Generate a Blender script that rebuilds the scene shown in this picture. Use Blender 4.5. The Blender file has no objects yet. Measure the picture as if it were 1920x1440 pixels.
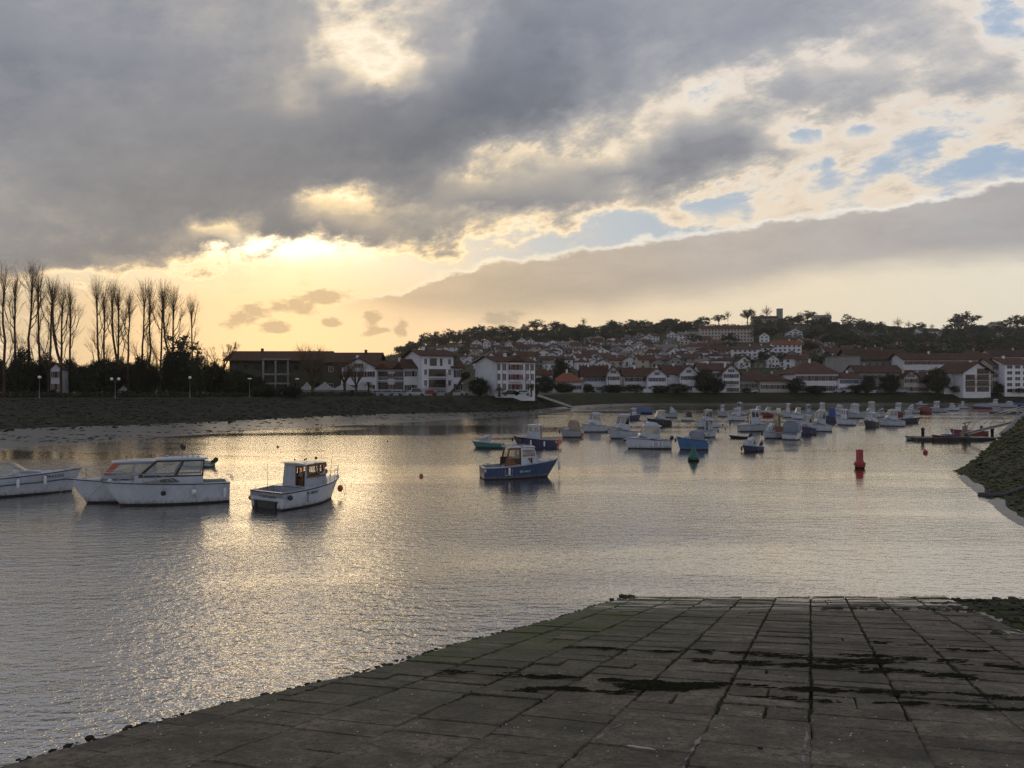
import bpy, bmesh, math, random
from mathutils import Vector, Matrix, noise
R = math.radians
random.seed(7)
scene = bpy.context.scene
COL = scene.collection

# ------------------------------------------------------------------ camera
F = 1450.0                      # focal length in pixels of the 1920 px wide photograph
HZ = 724.0                      # height of the horizon in the photograph
CAMZ = 7.0
cam_d = bpy.data.cameras.new('camera'); cam = bpy.data.objects.new('camera', cam_d); COL.objects.link(cam)
cam.location = (0, 0, CAMZ)
cam.rotation_euler = (R(90) + math.atan((HZ-720)/F), 0, 0)
cam_d.sensor_width = 36; cam_d.lens = F/1920*36
cam_d.clip_start = .1; cam_d.clip_end = 6000
scene.camera = cam
scene.view_settings.view_transform = 'Standard'
scene.view_settings.look = 'None'
scene.view_settings.exposure = 0.14
scene.view_settings.gamma = 1
scene.view_settings.use_curve_mapping = False
scene.cycles.max_bounces = 6
scene.cycles.diffuse_bounces = 2
scene.cycles.glossy_bounces = 3
scene.cycles.transparent_max_bounces = 8
scene.cycles.volume_bounces = 0
scene.cycles.sample_clamp_indirect = 4
scene.cycles.use_denoising = True; scene.cycles.denoising_input_passes = 'RGB_ALBEDO_NORMAL'; scene.cycles.denoising_prefilter = 'FAST'

SUN_AZ = math.atan((530-960)/F)       # left of the view axis
SUN_EL = R(10.0)

# ------------------------------------------------------------------ sky
world = bpy.data.worlds.new('World'); scene.world = world; world.use_nodes = True
WT = world.node_tree; WT.nodes.clear()

class N:
    """a node socket with arithmetic"""
    T = WT
    def __init__(s, sock): s.s = sock
    @staticmethod
    def math(op, *a, clamp=False):
        n = N.T.nodes.new('ShaderNodeMath'); n.operation = op; n.use_clamp = clamp
        for i, v in enumerate(a):
            if isinstance(v, N): N.T.links.new(v.s, n.inputs[i])
            else: n.inputs[i].default_value = v
        return N(n.outputs[0])
    def __add__(s, o): return N.math('ADD', s, o)
    __radd__ = __add__
    def __sub__(s, o): return N.math('SUBTRACT', s, o)
    def __rsub__(s, o): return N.math('SUBTRACT', o, s)
    def __mul__(s, o): return N.math('MULTIPLY', s, o)
    __rmul__ = __mul__
    def __truediv__(s, o): return N.math('DIVIDE', s, o)
    def __neg__(s): return s*-1.0
def sock(n, o=0): return N(n.outputs[o])
def clampn(v, a, b): return N.math('MINIMUM', N.math('MAXIMUM', v, a), b)
def sstep(v, a, b):
    n = N.T.nodes.new('ShaderNodeMapRange'); n.interpolation_type = 'SMOOTHSTEP'
    N.T.links.new(v.s, n.inputs[0]); n.inputs[1].default_value = a; n.inputs[2].default_value = b
    return N(n.outputs[0])
def lin(v, a, b, c=0., d=1.):
    n = N.T.nodes.new('ShaderNodeMapRange'); n.clamp = True
    N.T.links.new(v.s, n.inputs[0])
    for i, q in enumerate((a, b, c, d)): n.inputs[i+1].default_value = q
    return N(n.outputs[0])
def xyz(x, y, z):
    n = N.T.nodes.new('ShaderNodeCombineXYZ')
    for i, v in enumerate((x, y, z)):
        if isinstance(v, N): N.T.links.new(v.s, n.inputs[i])
        else: n.inputs[i].default_value = v
    return N(n.outputs[0])
def fbm(vec, scale, detail=5, rough=.55, lac=2.0, dist=0., dim='2D'):
    n = N.T.nodes.new('ShaderNodeTexNoise'); n.noise_dimensions = dim
    N.T.links.new(vec.s, n.inputs['Vector'])
    n.inputs['Scale'].default_value = scale; n.inputs['Detail'].default_value = detail
    n.inputs['Roughness'].default_value = rough; n.inputs['Lacunarity'].default_value = lac
    n.inputs['Distortion'].default_value = dist
    return N(n.outputs[0])
def ramp(v, stops, mode='LINEAR'):
    n = N.T.nodes.new('ShaderNodeValToRGB'); n.color_ramp.interpolation = mode
    e = n.color_ramp.elements
    N.T.links.new(v.s, n.inputs[0])
    while len(e) < len(stops): e.new(1.0)
    for el, (p, c) in zip(e, stops):
        el.position = min(max(p, 0), 1)
        el.color = (c, c, c, 1) if isinstance(c, (int, float)) else (*c, 1)
    return N(n.outputs[0])
def mixc(f, a, b, mode='MIX'):
    n = N.T.nodes.new('ShaderNodeMix'); n.data_type = 'RGBA'; n.blend_type = mode
    if isinstance(f, N): N.T.links.new(f.s, n.inputs[0])
    else: n.inputs[0].default_value = f
    for i, v in ((6, a), (7, b)):
        if isinstance(v, N): N.T.links.new(v.s, n.inputs[i])
        else: n.inputs[i].default_value = (*v, 1)
    return N(n.outputs[2])

tc = WT.nodes.new('ShaderNodeTexCoord')
sp = WT.nodes.new('ShaderNodeSeparateXYZ'); WT.links.new(tc.outputs['Generated'], sp.inputs[0])
dx, dy, dz = N(sp.outputs[0]), N(sp.outputs[1]), N(sp.outputs[2])
A = N.math('ARCTAN2', dx, dy)
hor = N.math('SQRT', dx*dx + dy*dy + 1e-6)
T_ = dz/hor
Ac = clampn(A, -.75, .75)
V0 = T_/N.math('COSINE', Ac)           # tangent height, the same scale everywhere in the frame
# cloud ceiling coordinates: distance along and across the drift of the cloud streets
zz = N.math('MAXIMUM', dz, 0.0) + .10
px_, py_ = dx/zz, dy/zz
ca, sa = math.cos(R(-24)), math.sin(R(-24))
along = px_*sa + py_*ca
across = px_*ca - py_*sa
P1 = xyz(across, along*.42, 0.0)
V1 = clampn(V0, -.2, 1.5)
Q = xyz(A + V1*.25, V1*1.7 - A*.35, 0.0)      # cloud texture leaning with the streets
n_big = fbm(P1, 1.1, 1, .5)
n_mid = fbm(P1, 3.2, 7, .62)
n_puf = fbm(Q, 9.0, 8, .66)
w1 = fbm(xyz(A, V1, 0.), 6.0, 4, .6)
we = fbm(xyz(A, V1*2.0, 0.), 26., 4, .55)
wl = fbm(xyz(A, V1*3.0, 0.), 9., 3, .6)
U = A + (w1-.5)*.10
V = V0 + (n_puf-.5)*.055 + (n_mid-.5)*.05
# position of the azimuth in the ramps: 0..1 over -0.66..0.66 rad
def xr(X): return (math.atan((X-960)/F)+.66)/1.32
Up = lin(U, -.66, .66)
rows = [
 (0,   [(0,.66),(120,.6),(360,.55),(480,.62),(545,.55),(600,.2),(660,.02),(720,.12),(780,.2),(840,.32),(900,.5),(960,.75),(1080,.72),(1320,.62),(1560,.5),(1680,.4),(1800,.15),(1870,-.05),(1920,.2)]),
 (60,  [(0,.75),(120,.66),(360,.52),(480,.6),(545,.5),(600,.12),(660,.05),(720,.2),(780,.42),(840,.5),(895,.38),(940,.75),(1020,.92),(1200,.72),(1440,.56),(1530,.5),(1610,.22),(1700,.4),(1790,.3),(1840,-.3),(1890,-.15),(1920,.1)]),
 (110, [(0,.86),(120,.8),(240,.7),(360,.6),(530,.58),(580,.22),(640,.1),(700,-.05),(760,.1),(820,.42),(880,.5),(940,.85),(1020,.95),(1100,.75),(1200,.56),(1440,.48),(1500,.12),(1570,.02),(1640,.3),(1740,.4),(1860,.25),(1920,-.15)]),
 (160, [(0,.76),(240,.66),(480,.6),(540,.42),(600,.58),(650,.35),(700,.12),(760,.4),(830,.75),(900,.95),(1020,1.),(1110,.78),(1200,.52),(1280,.2),(1340,.05),(1390,0.),(1430,.08),(1480,.4),(1570,.5),(1640,.42),(1690,.22),(1760,.38),(1840,.3),(1920,.22)]),
 (203, [(0,.7),(240,.66),(480,.62),(545,.45),(580,.52),(640,.72),(720,.85),(900,1.),(1020,1.),(1100,.7),(1160,.35),(1220,.15),(1280,.12),(1335,0.),(1375,.25),(1430,.08),(1520,.45),(1600,.4),(1680,.12),(1760,-.05),(1860,.1),(1920,.25)]),
 (250, [(0,.7),(240,.7),(480,.76),(720,.88),(900,.92),(1000,.78),(1060,.4),(1140,.1),(1200,0.),(1260,.3),(1320,.68),(1400,.74),(1450,.2),(1495,-.5),(1530,-.25),(1560,.1),(1610,-.18),(1660,.15),(1800,.1),(1920,.15)]),
 (290, [(0,.66),(240,.7),(480,.76),(720,.86),(860,.72),(920,.3),(1000,.22),(1080,.08),(1140,0.),(1200,.42),(1280,.78),(1380,.82),(1460,.55),(1520,.2),(1620,.3),(1700,-.02),(1740,-.2),(1790,-.05),(1870,-.32),(1920,-.35)]),
 (332, [(0,.66),(360,.76),(600,.8),(780,.7),(840,.34),(900,.18),(960,.35),(1040,.48),(1120,.62),(1200,.74),(1320,.66),(1400,.3),(1440,.05),(1520,.15),(1560,-.22),(1610,-.08),(1700,-.1),(1770,-.3),(1850,-.25),(1920,-.15)]),
 (383, [(0,.62),(240,.7),(480,.72),(545,.62),(575,.32),(620,.14),(690,.12),(730,.4),(800,.55),(900,.68),(1000,.72),(1100,.6),(1190,.25),(1250,.1),(1290,-.45),(1400,-.4),(1450,0.),(1520,.1),(1700,0.),(1920,.1)]),
 (428, [(0,.62),(240,.66),(330,.55),(375,.2),(430,.2),(480,.46),(550,.78),(620,.62),(690,.42),(760,.42),(820,.5),(900,.3),(960,.14),(1040,.12),(1100,-.3),(1190,-.42),(1260,.05),(1320,.1),(1500,0.),(1920,0.)]),
 (462, [(0,.62),(200,.6),(300,.5),(390,.62),(460,.42),(500,-.02),(570,-.04),(640,.08),(700,.0),(760,0.),(820,-.15),(900,-.25),(1100,-.4),(1920,-.4)]),
 (494, [(0,.56),(150,.55),(260,.3),(330,.1),(400,-.15),(480,-.4),(800,-.5),(1920,-.5)]),
 (524, [(0,.2),(100,-.05),(200,-.2),(300,-.35),(420,-.4),(1920,-.5)]),
 (550, [(0,-.3),(260,-.5),(1920,-.5)]),
]
vr = [(HZ-y)/F for y, _ in rows]
def mixf(f, a, b):
    n = N.T.nodes.new('ShaderNodeMix'); n.data_type = 'FLOAT'
    for i, v in ((0, f), (2, a), (3, b)): N.T.links.new(v.s, n.inputs[i])
    return N(n.outputs[0])
K = None
for i, (y, st) in enumerate(rows):
    c = ramp(Up, [(xr(x), (v+.6)/1.8) for x, v in st], 'EASE')
    K = c if K is None else mixf(lin(V, vr[i], vr[i-1], 1., 0.), K, c)
K = K*1.8 - .6
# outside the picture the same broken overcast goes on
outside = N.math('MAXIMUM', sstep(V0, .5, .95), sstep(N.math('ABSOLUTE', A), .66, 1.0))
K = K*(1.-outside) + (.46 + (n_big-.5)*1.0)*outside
amp = lin(K, -.1, .55, 1.25, .40)*lin(K, -.52, -.25, .12, 1.)
t = K - .035 + ((n_mid-.5)*1.0 + ((n_puf-.5)*.95 + (we-.5)*lin(K, .1, .5, .5, .12))*(1.-outside))*amp
tt = (t+.6)/1.8
def q(v): return (v+.6)/1.8
# direction to the sun
sdir = Vector((math.sin(SUN_AZ)*math.cos(SUN_EL), math.cos(SUN_AZ)*math.cos(SUN_EL), math.sin(SUN_EL)))
cs = dx*sdir.x + dy*sdir.y + dz*sdir.z
near = N.math('POWER', N.math('MAXIMUM', cs, 0.), 14.)
cool = ramp(tt, [(q(-.3),(.56,.58,.62)),(q(-.1),(.72,.68,.62)),(q(.08),(.70,.63,.56)),(q(.22),(.52,.50,.475)),(q(.42),(.37,.38,.405)),(q(.65),(.285,.30,.34)),(q(.9),(.178,.196,.238)),(q(1.2),(.115,.13,.17))])
warm = ramp(tt, [(q(-.3),(.95,.78,.50)),(q(-.08),(1.15,.98,.70)),(q(.1),(.88,.72,.48)),(q(.3),(.48,.43,.36)),(q(.6),(.25,.25,.265)),(q(1.),(.155,.168,.195)),(q(1.2),(.125,.138,.165))])
cloudc = mixc(near, cool, warm)
cloudc = mixc(1.0, cloudc, ramp(lin(V0, 0., .5), [(.2,(1.10,.93,.74)),(.42,(1.08,1.0,.88)),(.62,(1.04,1.0,.94)),(.85,(1.,1.,1.02))]), 'MULTIPLY')
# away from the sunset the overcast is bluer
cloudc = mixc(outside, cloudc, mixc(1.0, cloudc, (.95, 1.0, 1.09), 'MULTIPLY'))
# the clear air behind the clouds: the physical sky, tinted by the low haze
sky = WT.nodes.new('ShaderNodeTexSky'); sky.sky_type = 'NISHITA'; sky.sun_disc = False
sky.sun_elevation = SUN_EL; sky.sun_rotation = SUN_AZ; sky.dust_density = 2.0
skyc = mixc(1.0, sock(sky), (.05, .05, .05), 'MULTIPLY')
Ap = lin(A, -.66, .66)
horc = ramp(Ap, [(0,(.45,.36,.25)),(xr(0),(.66,.52,.33)),(xr(250),(.80,.56,.33)),(xr(560),(.87,.595,.32)),(xr(760),(.82,.58,.36)),(xr(1100),(.86,.68,.46)),(xr(1500),(.86,.74,.55)),(xr(1920),(.82,.75,.61))])
upc = ramp(Ap, [(xr(0),(.75,.66,.52)),(xr(560),(.92,.76,.50)),(xr(850),(.72,.65,.54)),(xr(1000),(.54,.56,.56)),(xr(1300),(.44,.51,.58)),(xr(1920),(.36,.46,.60))])
clear = mixc(sstep(V0 - lin(A, -.1, .6, 0., .075), .10, .17), horc, upc)
clear = mixc(.10, clear, skyc)
col = mixc(sstep(t, -.52, -.03), clear, cloudc)
# glare where the sun stands behind the thin edge of the cloud
du = A - math.atan((535-960)/F); dv = V0 - (HZ-462)/F
g1 = N.math('EXPONENT', -(du*du*120. + dv*dv*4200.))
thin = 1. - sstep(t, .1, .5)
col = mixc(1.0, col, xyz(g1*thin*1.1, g1*thin*.95, g1*thin*.65), 'ADD')
g2 = N.math('EXPONENT', -(du*du*9. + dv*dv*40.))*thin
col = mixc(1.0, col, xyz(g2*.05, g2*.03, g2*.0), 'ADD')

def curve(v, pts):
    """edge height (image rows) over azimuth"""
    lo, hi = -.05, .5
    return ramp(v, [(xr(x), ((HZ-y)/F-lo)/(hi-lo)) for x, y in pts], 'EASE')*(hi-lo) + lo
# the long roll cloud over the hill, lit along its upper edge
Ae = lin(A + (we-.5)*.012, -.66, .66)
top_e = curve(Ae, [(440,640),(600,592),(680,556),(745,546),(800,528),(860,505),(920,490),(960,486),(1100,464),(1200,450),(1350,428),(1500,405),(1650,388),(1800,362),(1920,336)])
bot_e = curve(Ap, [(440,660),(640,582),(800,588),(960,590),(1100,584),(1250,560),(1400,535),(1560,505),(1700,494),(1920,482)])
# beyond the frame the roll cloud runs on, then dissolves
dt = top_e - V0 + (we-.5)*.022
db = V0 - bot_e + (wl-.5)*.03
right_end = 1. - sstep(A, .75, 1.2)
al = sstep(dt, -.001, .006)*sstep(db, -.022, .026)*sstep(A, math.atan((560-960)/F), math.atan((760-960)/F))*right_end
bandc = ramp(Ap, [(xr(600),(.78,.55,.30)),(xr(800),(.60,.45,.29)),(xr(1000),(.52,.42,.31)),(xr(1300),(.47,.41,.355)),(xr(1600),(.42,.39,.37)),(xr(1920),(.37,.36,.37))])
shade = lin(wl, .3, .7, .93, 1.06)*lin(dt, .0, .06, 1.06, .97)
bandc = mixc(1.0, bandc, xyz(shade, shade, shade), 'MULTIPLY')
rim = 1. - sstep(N.math('ABSOLUTE', dt-.0015 + (wl-.5)*.004), .0, .0065)
col = mixc(al*.93, col, bandc)
rimc = ramp(Ap, [(xr(500),(1.0,.78,.42)),(xr(900),(1.0,.85,.6)),(xr(1300),(.85,.80,.71)),(xr(1920),(.78,.75,.70))])
col = mixc(rim*sstep(A, math.atan((560-960)/F), math.atan((700-960)/F))*right_end*lin(wl, .3, .6, .45, .9), col, rimc)
# small cumulus low over the river mouth
AV = xyz(A, V0, 0.)
r2 = None
for (X, Y, rx, ry) in ((452,597,40,17),(480,583,26,17),(515,614,30,13),(545,575,46,14),(605,558,48,13),(700,602,17,24),(712,622,24,10),(750,612,17,17),(935,598,28,18),(618,606,18,8)):
    a0 = math.atan((X-960)/F); v0 = (HZ-Y)/F; kx, ky = F/rx/1.2, F/ry/1.2
    m_ = WT.nodes.new('ShaderNodeVectorMath'); m_.operation = 'MULTIPLY_ADD'
    WT.links.new(AV.s, m_.inputs[0]); m_.inputs[1].default_value = (kx, ky, 0); m_.inputs[2].default_value = (-a0*kx, -v0*ky, 0)
    d_ = WT.nodes.new('ShaderNodeVectorMath'); d_.operation = 'LENGTH'; WT.links.new(m_.outputs[0], d_.inputs[0])
    d_ = N(d_.outputs['Value'])
    r2 = d_ if r2 is None else N.math('MINIMUM', r2, d_)
a_ = (1.-sstep(r2 + (we-.5)*2.2 + (n_puf-.5)*2.2, .45, 1.0))*.72
col = mixc(a_, col, ramp(Ap, [(xr(700),(.60,.43,.24)),(xr(900),(.50,.40,.27))]))
# the far haze under the horizon line
col = mixc(sstep(T_, -.03, -.001), (.20,.19,.18), col)
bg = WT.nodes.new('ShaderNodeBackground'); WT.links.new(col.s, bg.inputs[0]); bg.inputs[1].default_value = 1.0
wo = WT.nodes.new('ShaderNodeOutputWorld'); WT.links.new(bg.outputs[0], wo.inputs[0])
world.cycles.sampling_method = 'MANUAL'; world.cycles.sample_map_resolution = 512

# ------------------------------------------------------------------ sun, veiled by the cloud bank
sd = bpy.data.lights.new('sun', 'SUN'); sd.energy = .07; sd.angle = R(14); sd.color = (1, .78, .5)
sun = bpy.data.objects.new('sun', sd); COL.objects.link(sun)
sun.rotation_euler = sdir.to_track_quat('Z', 'Y').to_euler()

# ================================================================== helpers
class MB:
    """collects simple solids into one mesh"""
    def __init__(s): s.v = []; s.f = []; s.m = []; s.sm = []
    def add(s, vs, fs, mi=0, smooth=False, M=None):
        b = len(s.v)
        s.v += [tuple(M @ Vector(p)) for p in vs] if M is not None else [tuple(p) for p in vs]
        for f in fs: s.f.append(tuple(b+i for i in f)); s.m.append(mi); s.sm.append(smooth)
        return s
    def hexa(s, p, mi=0, M=None):
        return s.add(p, [(0,3,2,1),(4,5,6,7),(0,1,5,4),(1,2,6,5),(2,3,7,6),(3,0,4,7)], mi, M=M)
    def box(s, x0, x1, y0, y1, z0, z1, mi=0, M=None):
        return s.hexa([(x0,y0,z0),(x1,y0,z0),(x1,y1,z0),(x0,y1,z0),(x0,y0,z1),(x1,y0,z1),(x1,y1,z1),(x0,y1,z1)], mi, M)
    def tube(s, pts, r, n=5, mi=0, M=None, cap=True):
        pts = [Vector(p) for p in pts]; rs = r if isinstance(r, (list, tuple)) else [r]*len(pts)
        vs = []; fs = []
        for i, p in enumerate(pts):
            d = (pts[min(i+1, len(pts)-1)] - pts[max(i-1, 0)])
            if d.length < 1e-9: d = Vector((0,0,1))
            d.normalize()
            a = d.cross(Vector((0,0,1)) if abs(d.z) < .9 else Vector((1,0,0))).normalized(); b = d.cross(a)
            for k in range(n):
                t_ = 2*math.pi*k/n
                vs.append(p + (a*math.cos(t_) + b*math.sin(t_))*rs[i])
        for i in range(len(pts)-1):
            for k in range(n):
                k2 = (k+1) % n
                fs.append((i*n+k, i*n+k2, (i+1)*n+k2, (i+1)*n+k))
        if cap: fs += [tuple(range(n)), tuple((len(pts)-1)*n+k for k in reversed(range(n)))]
        return s.add(vs, fs, mi, n > 4, M)
    def lathe(s, prof, n=12, mi=0, M=None, smooth=True):
        vs = []; fs = []
        for r, z in prof:
            for k in range(n):
                t_ = 2*math.pi*k/n; vs.append((r*math.cos(t_), r*math.sin(t_), z))
        for i in range(len(prof)-1):
            for k in range(n):
                k2 = (k+1) % n; fs.append((i*n+k, i*n+k2, (i+1)*n+k2, (i+1)*n+k))
        fs += [tuple(range(n)), tuple((len(prof)-1)*n+k for k in reversed(range(n)))]
        return s.add(vs, fs, mi, smooth, M)
    def ball(s, c, r, n=10, mi=0, sz=1., sx=1.):
        prof = [(max(.001, r*math.sin(math.pi*i/6)), -r*sz*math.cos(math.pi*i/6)) for i in range(7)]
        return s.lathe(prof, n, mi, Matrix.Translation(c) @ Matrix.Diagonal((sx, 1, 1, 1)))
    def loft(s, rings, mi=0, closed=False, cap=False, smooth=True, M=None):
        n = len(rings[0]); vs = [p for r_ in rings for p in r_]; fs = []
        for i in range(len(rings)-1):
            for k in range(n if closed else n-1):
                k2 = (k+1) % n; fs.append((i*n+k, i*n+k2, (i+1)*n+k2, (i+1)*n+k))
        if cap: fs += [tuple(range(n)), tuple((len(rings)-1)*n+k for k in reversed(range(n)))]
        return s.add(vs, fs, mi, smooth, M)
    def prism(s, poly, off, mi=0, M=None):
        """polygon (3-D points) pushed along off"""
        n = len(poly); o = Vector(off)
        vs = [Vector(p) for p in poly] + [Vector(p)+o for p in poly]
        fs = [tuple(range(n))[::-1], tuple(range(n, 2*n))] + [(i, (i+1) % n, n+(i+1) % n, n+i) for i in range(n)]
        return s.add(vs, fs, mi, M=M)
    def mesh(s, name, mats):
        me = bpy.data.meshes.new(name); me.from_pydata(s.v, [], s.f)
        for m_ in (mats if isinstance(mats, (list, tuple)) else [mats]): me.materials.append(m_)
        me.polygons.foreach_set('material_index', s.m)
        me.polygons.foreach_set('use_smooth', s.sm)
        me.update(); return me
    def build(s, name, mats, parent=None, loc=None):
        return link(name, s.mesh(name, mats), parent, loc)
def link(name, data, parent=None, loc=None, rz=None, sc=None):
    o = bpy.data.objects.new(name, data); COL.objects.link(o)
    if parent is not None: o.parent = parent
    if loc is not None: o.location = loc
    if rz is not None: o.rotation_euler = (0, 0, rz)
    if sc is not None: o.scale = sc if isinstance(sc, (tuple, list)) else (sc, sc, sc)
    return o
def tag(o, label=None, cat=None, group=None, kind=None):
    for k_, v_ in (('label', label), ('category', cat), ('group', group), ('kind', kind)):
        if v_: o[k_] = v_
    return o
def thing(name, label, cat, loc=(0,0,0), rz=0., group=None):
    return tag(link(name, None, None, loc, rz), label, cat, group)

def at(X, Y, z=0.):
    """the place at height z that the photograph shows in column X, row Y"""
    d = (CAMZ - z)*F/(Y - HZ)
    return Vector(((X-960)/F*d, d, z))
def dist(Y, z=0.): return (CAMZ - z)*F/(Y - HZ)
def xat(X, d): return (X-960)/F*d

# ------------------------------------------------------------------ materials
def mat(name, col, rough=.6, spec=.5, metal=0., var=0., vscale=3., bump=0., bscale=20., col2=None, detail=4, stretch=(1,1,1), coord='Object', rnd=0., mlo=.35, mhi=.65):
    m = bpy.data.materials.new(name); m.use_nodes = True
    nt = m.node_tree; p = nt.nodes['Principled BSDF']
    p.inputs['Base Color'].default_value = (*col, 1); p.inputs['Roughness'].default_value = rough
    p.inputs['Specular IOR Level'].default_value = spec; p.inputs['Metallic'].default_value = metal
    L = nt.links.new; src = None
    if var or col2 or bump:
        tcn = nt.nodes.new('ShaderNodeTexCoord'); mp = nt.nodes.new('ShaderNodeMapping'); mp.inputs['Scale'].default_value = stretch
        L(tcn.outputs[coord], mp.inputs[0])
    if var or col2:
        n = nt.nodes.new('ShaderNodeTexNoise'); n.inputs['Scale'].default_value = vscale; n.inputs['Detail'].default_value = detail; n.inputs['Roughness'].default_value = .65
        L(mp.outputs[0], n.inputs['Vector'])
        r_ = nt.nodes.new('ShaderNodeValToRGB'); e = r_.color_ramp.elements
        e[0].position = mlo; e[1].position = mhi
        c2 = col2 or tuple(c*(1-var) for c in col); c1 = col if col2 else tuple(min(1, c*(1+var)) for c in col)
        e[0].color = (*c2, 1); e[1].color = (*c1, 1)
        L(n.outputs[0], r_.inputs[0]); src = r_.outputs[0]
    if rnd:
        oi = nt.nodes.new('ShaderNodeObjectInfo'); mr = nt.nodes.new('ShaderNodeMapRange')
        mr.inputs[3].default_value = 1-rnd; mr.inputs[4].default_value = 1+rnd; L(oi.outputs['Random'], mr.inputs[0])
        mx = nt.nodes.new('ShaderNodeVectorMath'); mx.operation = 'SCALE'
        if src: L(src, mx.inputs[0])
        else: mx.inputs[0].default_value = col
        L(mr.outputs[0], mx.inputs['Scale']); src = mx.outputs[0]
    if src: L(src, p.inputs['Base Color'])
    if bump:
        n2 = nt.nodes.new('ShaderNodeTexNoise'); n2.inputs['Scale'].default_value = bscale; n2.inputs['Detail'].default_value = 4
        L(mp.outputs[0], n2.inputs['Vector'])
        b = nt.nodes.new('ShaderNodeBump'); b.inputs['Strength'].default_value = 1; b.inputs['Distance'].default_value = bump
        L(n2.outputs[0], b.inputs['Height']); L(b.outputs[0], p.inputs['Normal'])
    return m

M_ = {}
M_['gel_white'] = mat('white_gelcoat', (.34,.365,.415), .28, var=.10, vscale=1.5, rnd=.16)
M_['gel_grey'] = mat('grey_gelcoat', (.24,.26,.30), .3, var=.1, vscale=1.5, rnd=.2)
M_['gel_cream'] = mat('cream_gelcoat', (.46,.44,.38), .3, var=.1)
M_['blue'] = mat('blue_hull_paint', (.014,.036,.105), .35, var=.2)
M_['midblue'] = mat('mid_blue_hull_paint', (.03,.10,.24), .4, var=.2)
M_['navy'] = mat('navy_hull_paint', (.02,.022,.06), .35)
M_['black'] = mat('black_hull_paint', (.015,.015,.018), .4)
M_['green'] = mat('green_hull_paint', (.03,.13,.11), .4)
M_['palegreen'] = mat('pale_green_hull_paint', (.28,.42,.36), .4)
M_['red'] = mat('red_hull_paint', (.17,.025,.02), .45, var=.2)
M_['orange'] = mat('orange_plastic', (.40,.075,.03), .5, var=.15)
M_['buoy_red'] = mat('red_buoy_paint', (.36,.022,.028), .55, col2=(.17,.02,.02), vscale=3.5, detail=6, stretch=(2,2,.6))
M_['buoy_green'] = mat('green_buoy_paint', (.010,.12,.080), .55, col2=(.012,.055,.04), vscale=3.5, detail=6, stretch=(2,2,.6))
M_['dark'] = mat('dark_trim', (.02,.02,.022), .5)
M_['antifoul'] = mat('dark_antifouling', (.025,.022,.03), .8)
M_['redfoul'] = mat('red_antifouling', (.16,.03,.025), .8)
M_['rubber'] = mat('black_rubber', (.018,.018,.02), .7)
M_['fender'] = mat('fender_vinyl', (.55,.55,.56), .5)
M_['steel'] = mat('stainless_tube', (.35,.35,.36), .3, metal=.8)
M_['wood'] = mat('varnished_wood', (.14,.05,.02), .4, var=.3, vscale=4, stretch=(1,6,6))
M_['canvas'] = mat('grey_canvas', (.16,.18,.22), .85, var=.15, bump=.01, bscale=5)
M_['canvas_blue'] = mat('blue_canvas', (.04,.06,.20), .85, var=.15)
M_['canvas_tan'] = mat('tan_canvas', (.24,.18,.13), .85, var=.15)
M_['canvas_red'] = mat('red_canvas', (.13,.03,.03), .85, var=.15)
M_['interior'] = mat('dark_cabin_interior', (.05,.035,.025), .8)
M_['rope'] = mat('mooring_rope', (.25,.22,.17), .9)
M_['letter'] = mat('dark_lettering', (.015,.02,.05), .6)
M_['letter_light'] = mat('pale_lettering', (.35,.55,.60), .6)
def grime(m):
    nt = m.node_tree; p = nt.nodes['Principled BSDF']; L = nt.links.new; old = p.inputs['Base Color'].links[0].from_socket
    tcn = nt.nodes.new('ShaderNodeTexCoord'); sp = nt.nodes.new('ShaderNodeSeparateXYZ'); L(tcn.outputs['Object'], sp.inputs[0])
    mp = nt.nodes.new('ShaderNodeMapping'); mp.inputs['Scale'].default_value = (3.5, 3.5, .7); L(tcn.outputs['Object'], mp.inputs[0])
    n = nt.nodes.new('ShaderNodeTexNoise'); n.inputs['Scale'].default_value = 1.6; n.inputs['Detail'].default_value = 6; L(mp.outputs[0], n.inputs['Vector'])
    a = nt.nodes.new('ShaderNodeMath'); a.operation = 'MULTIPLY_ADD'; L(n.outputs[0], a.inputs[0]); a.inputs[1].default_value = .9; L(sp.outputs[2], a.inputs[2])
    r = nt.nodes.new('ShaderNodeMapRange'); L(a.outputs[0], r.inputs[0]); r.inputs[1].default_value = .50; r.inputs[2].default_value = .80; r.inputs[3].default_value = .75; r.inputs[4].default_value = 0
    n2 = nt.nodes.new('ShaderNodeMapRange'); L(n.outputs[0], n2.inputs[0]); n2.inputs[1].default_value = .56; n2.inputs[2].default_value = .74; n2.inputs[3].default_value = 0; n2.inputs[4].default_value = .35
    mxx = nt.nodes.new('ShaderNodeMath'); mxx.operation = 'MAXIMUM'; L(r.outputs[0], mxx.inputs[0]); L(n2.outputs[0], mxx.inputs[1])
    mx = nt.nodes.new('ShaderNodeMix'); mx.data_type = 'RGBA'; L(mxx.outputs[0], mx.inputs[0]); L(old, mx.inputs[6]); mx.inputs[7].default_value = (.14,.13,.10,1)
    L(mx.outputs[2], p.inputs['Base Color'])
for k_ in ('gel_white', 'gel_grey', 'gel_cream', 'blue', 'midblue'): grime(M_[k_])
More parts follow.
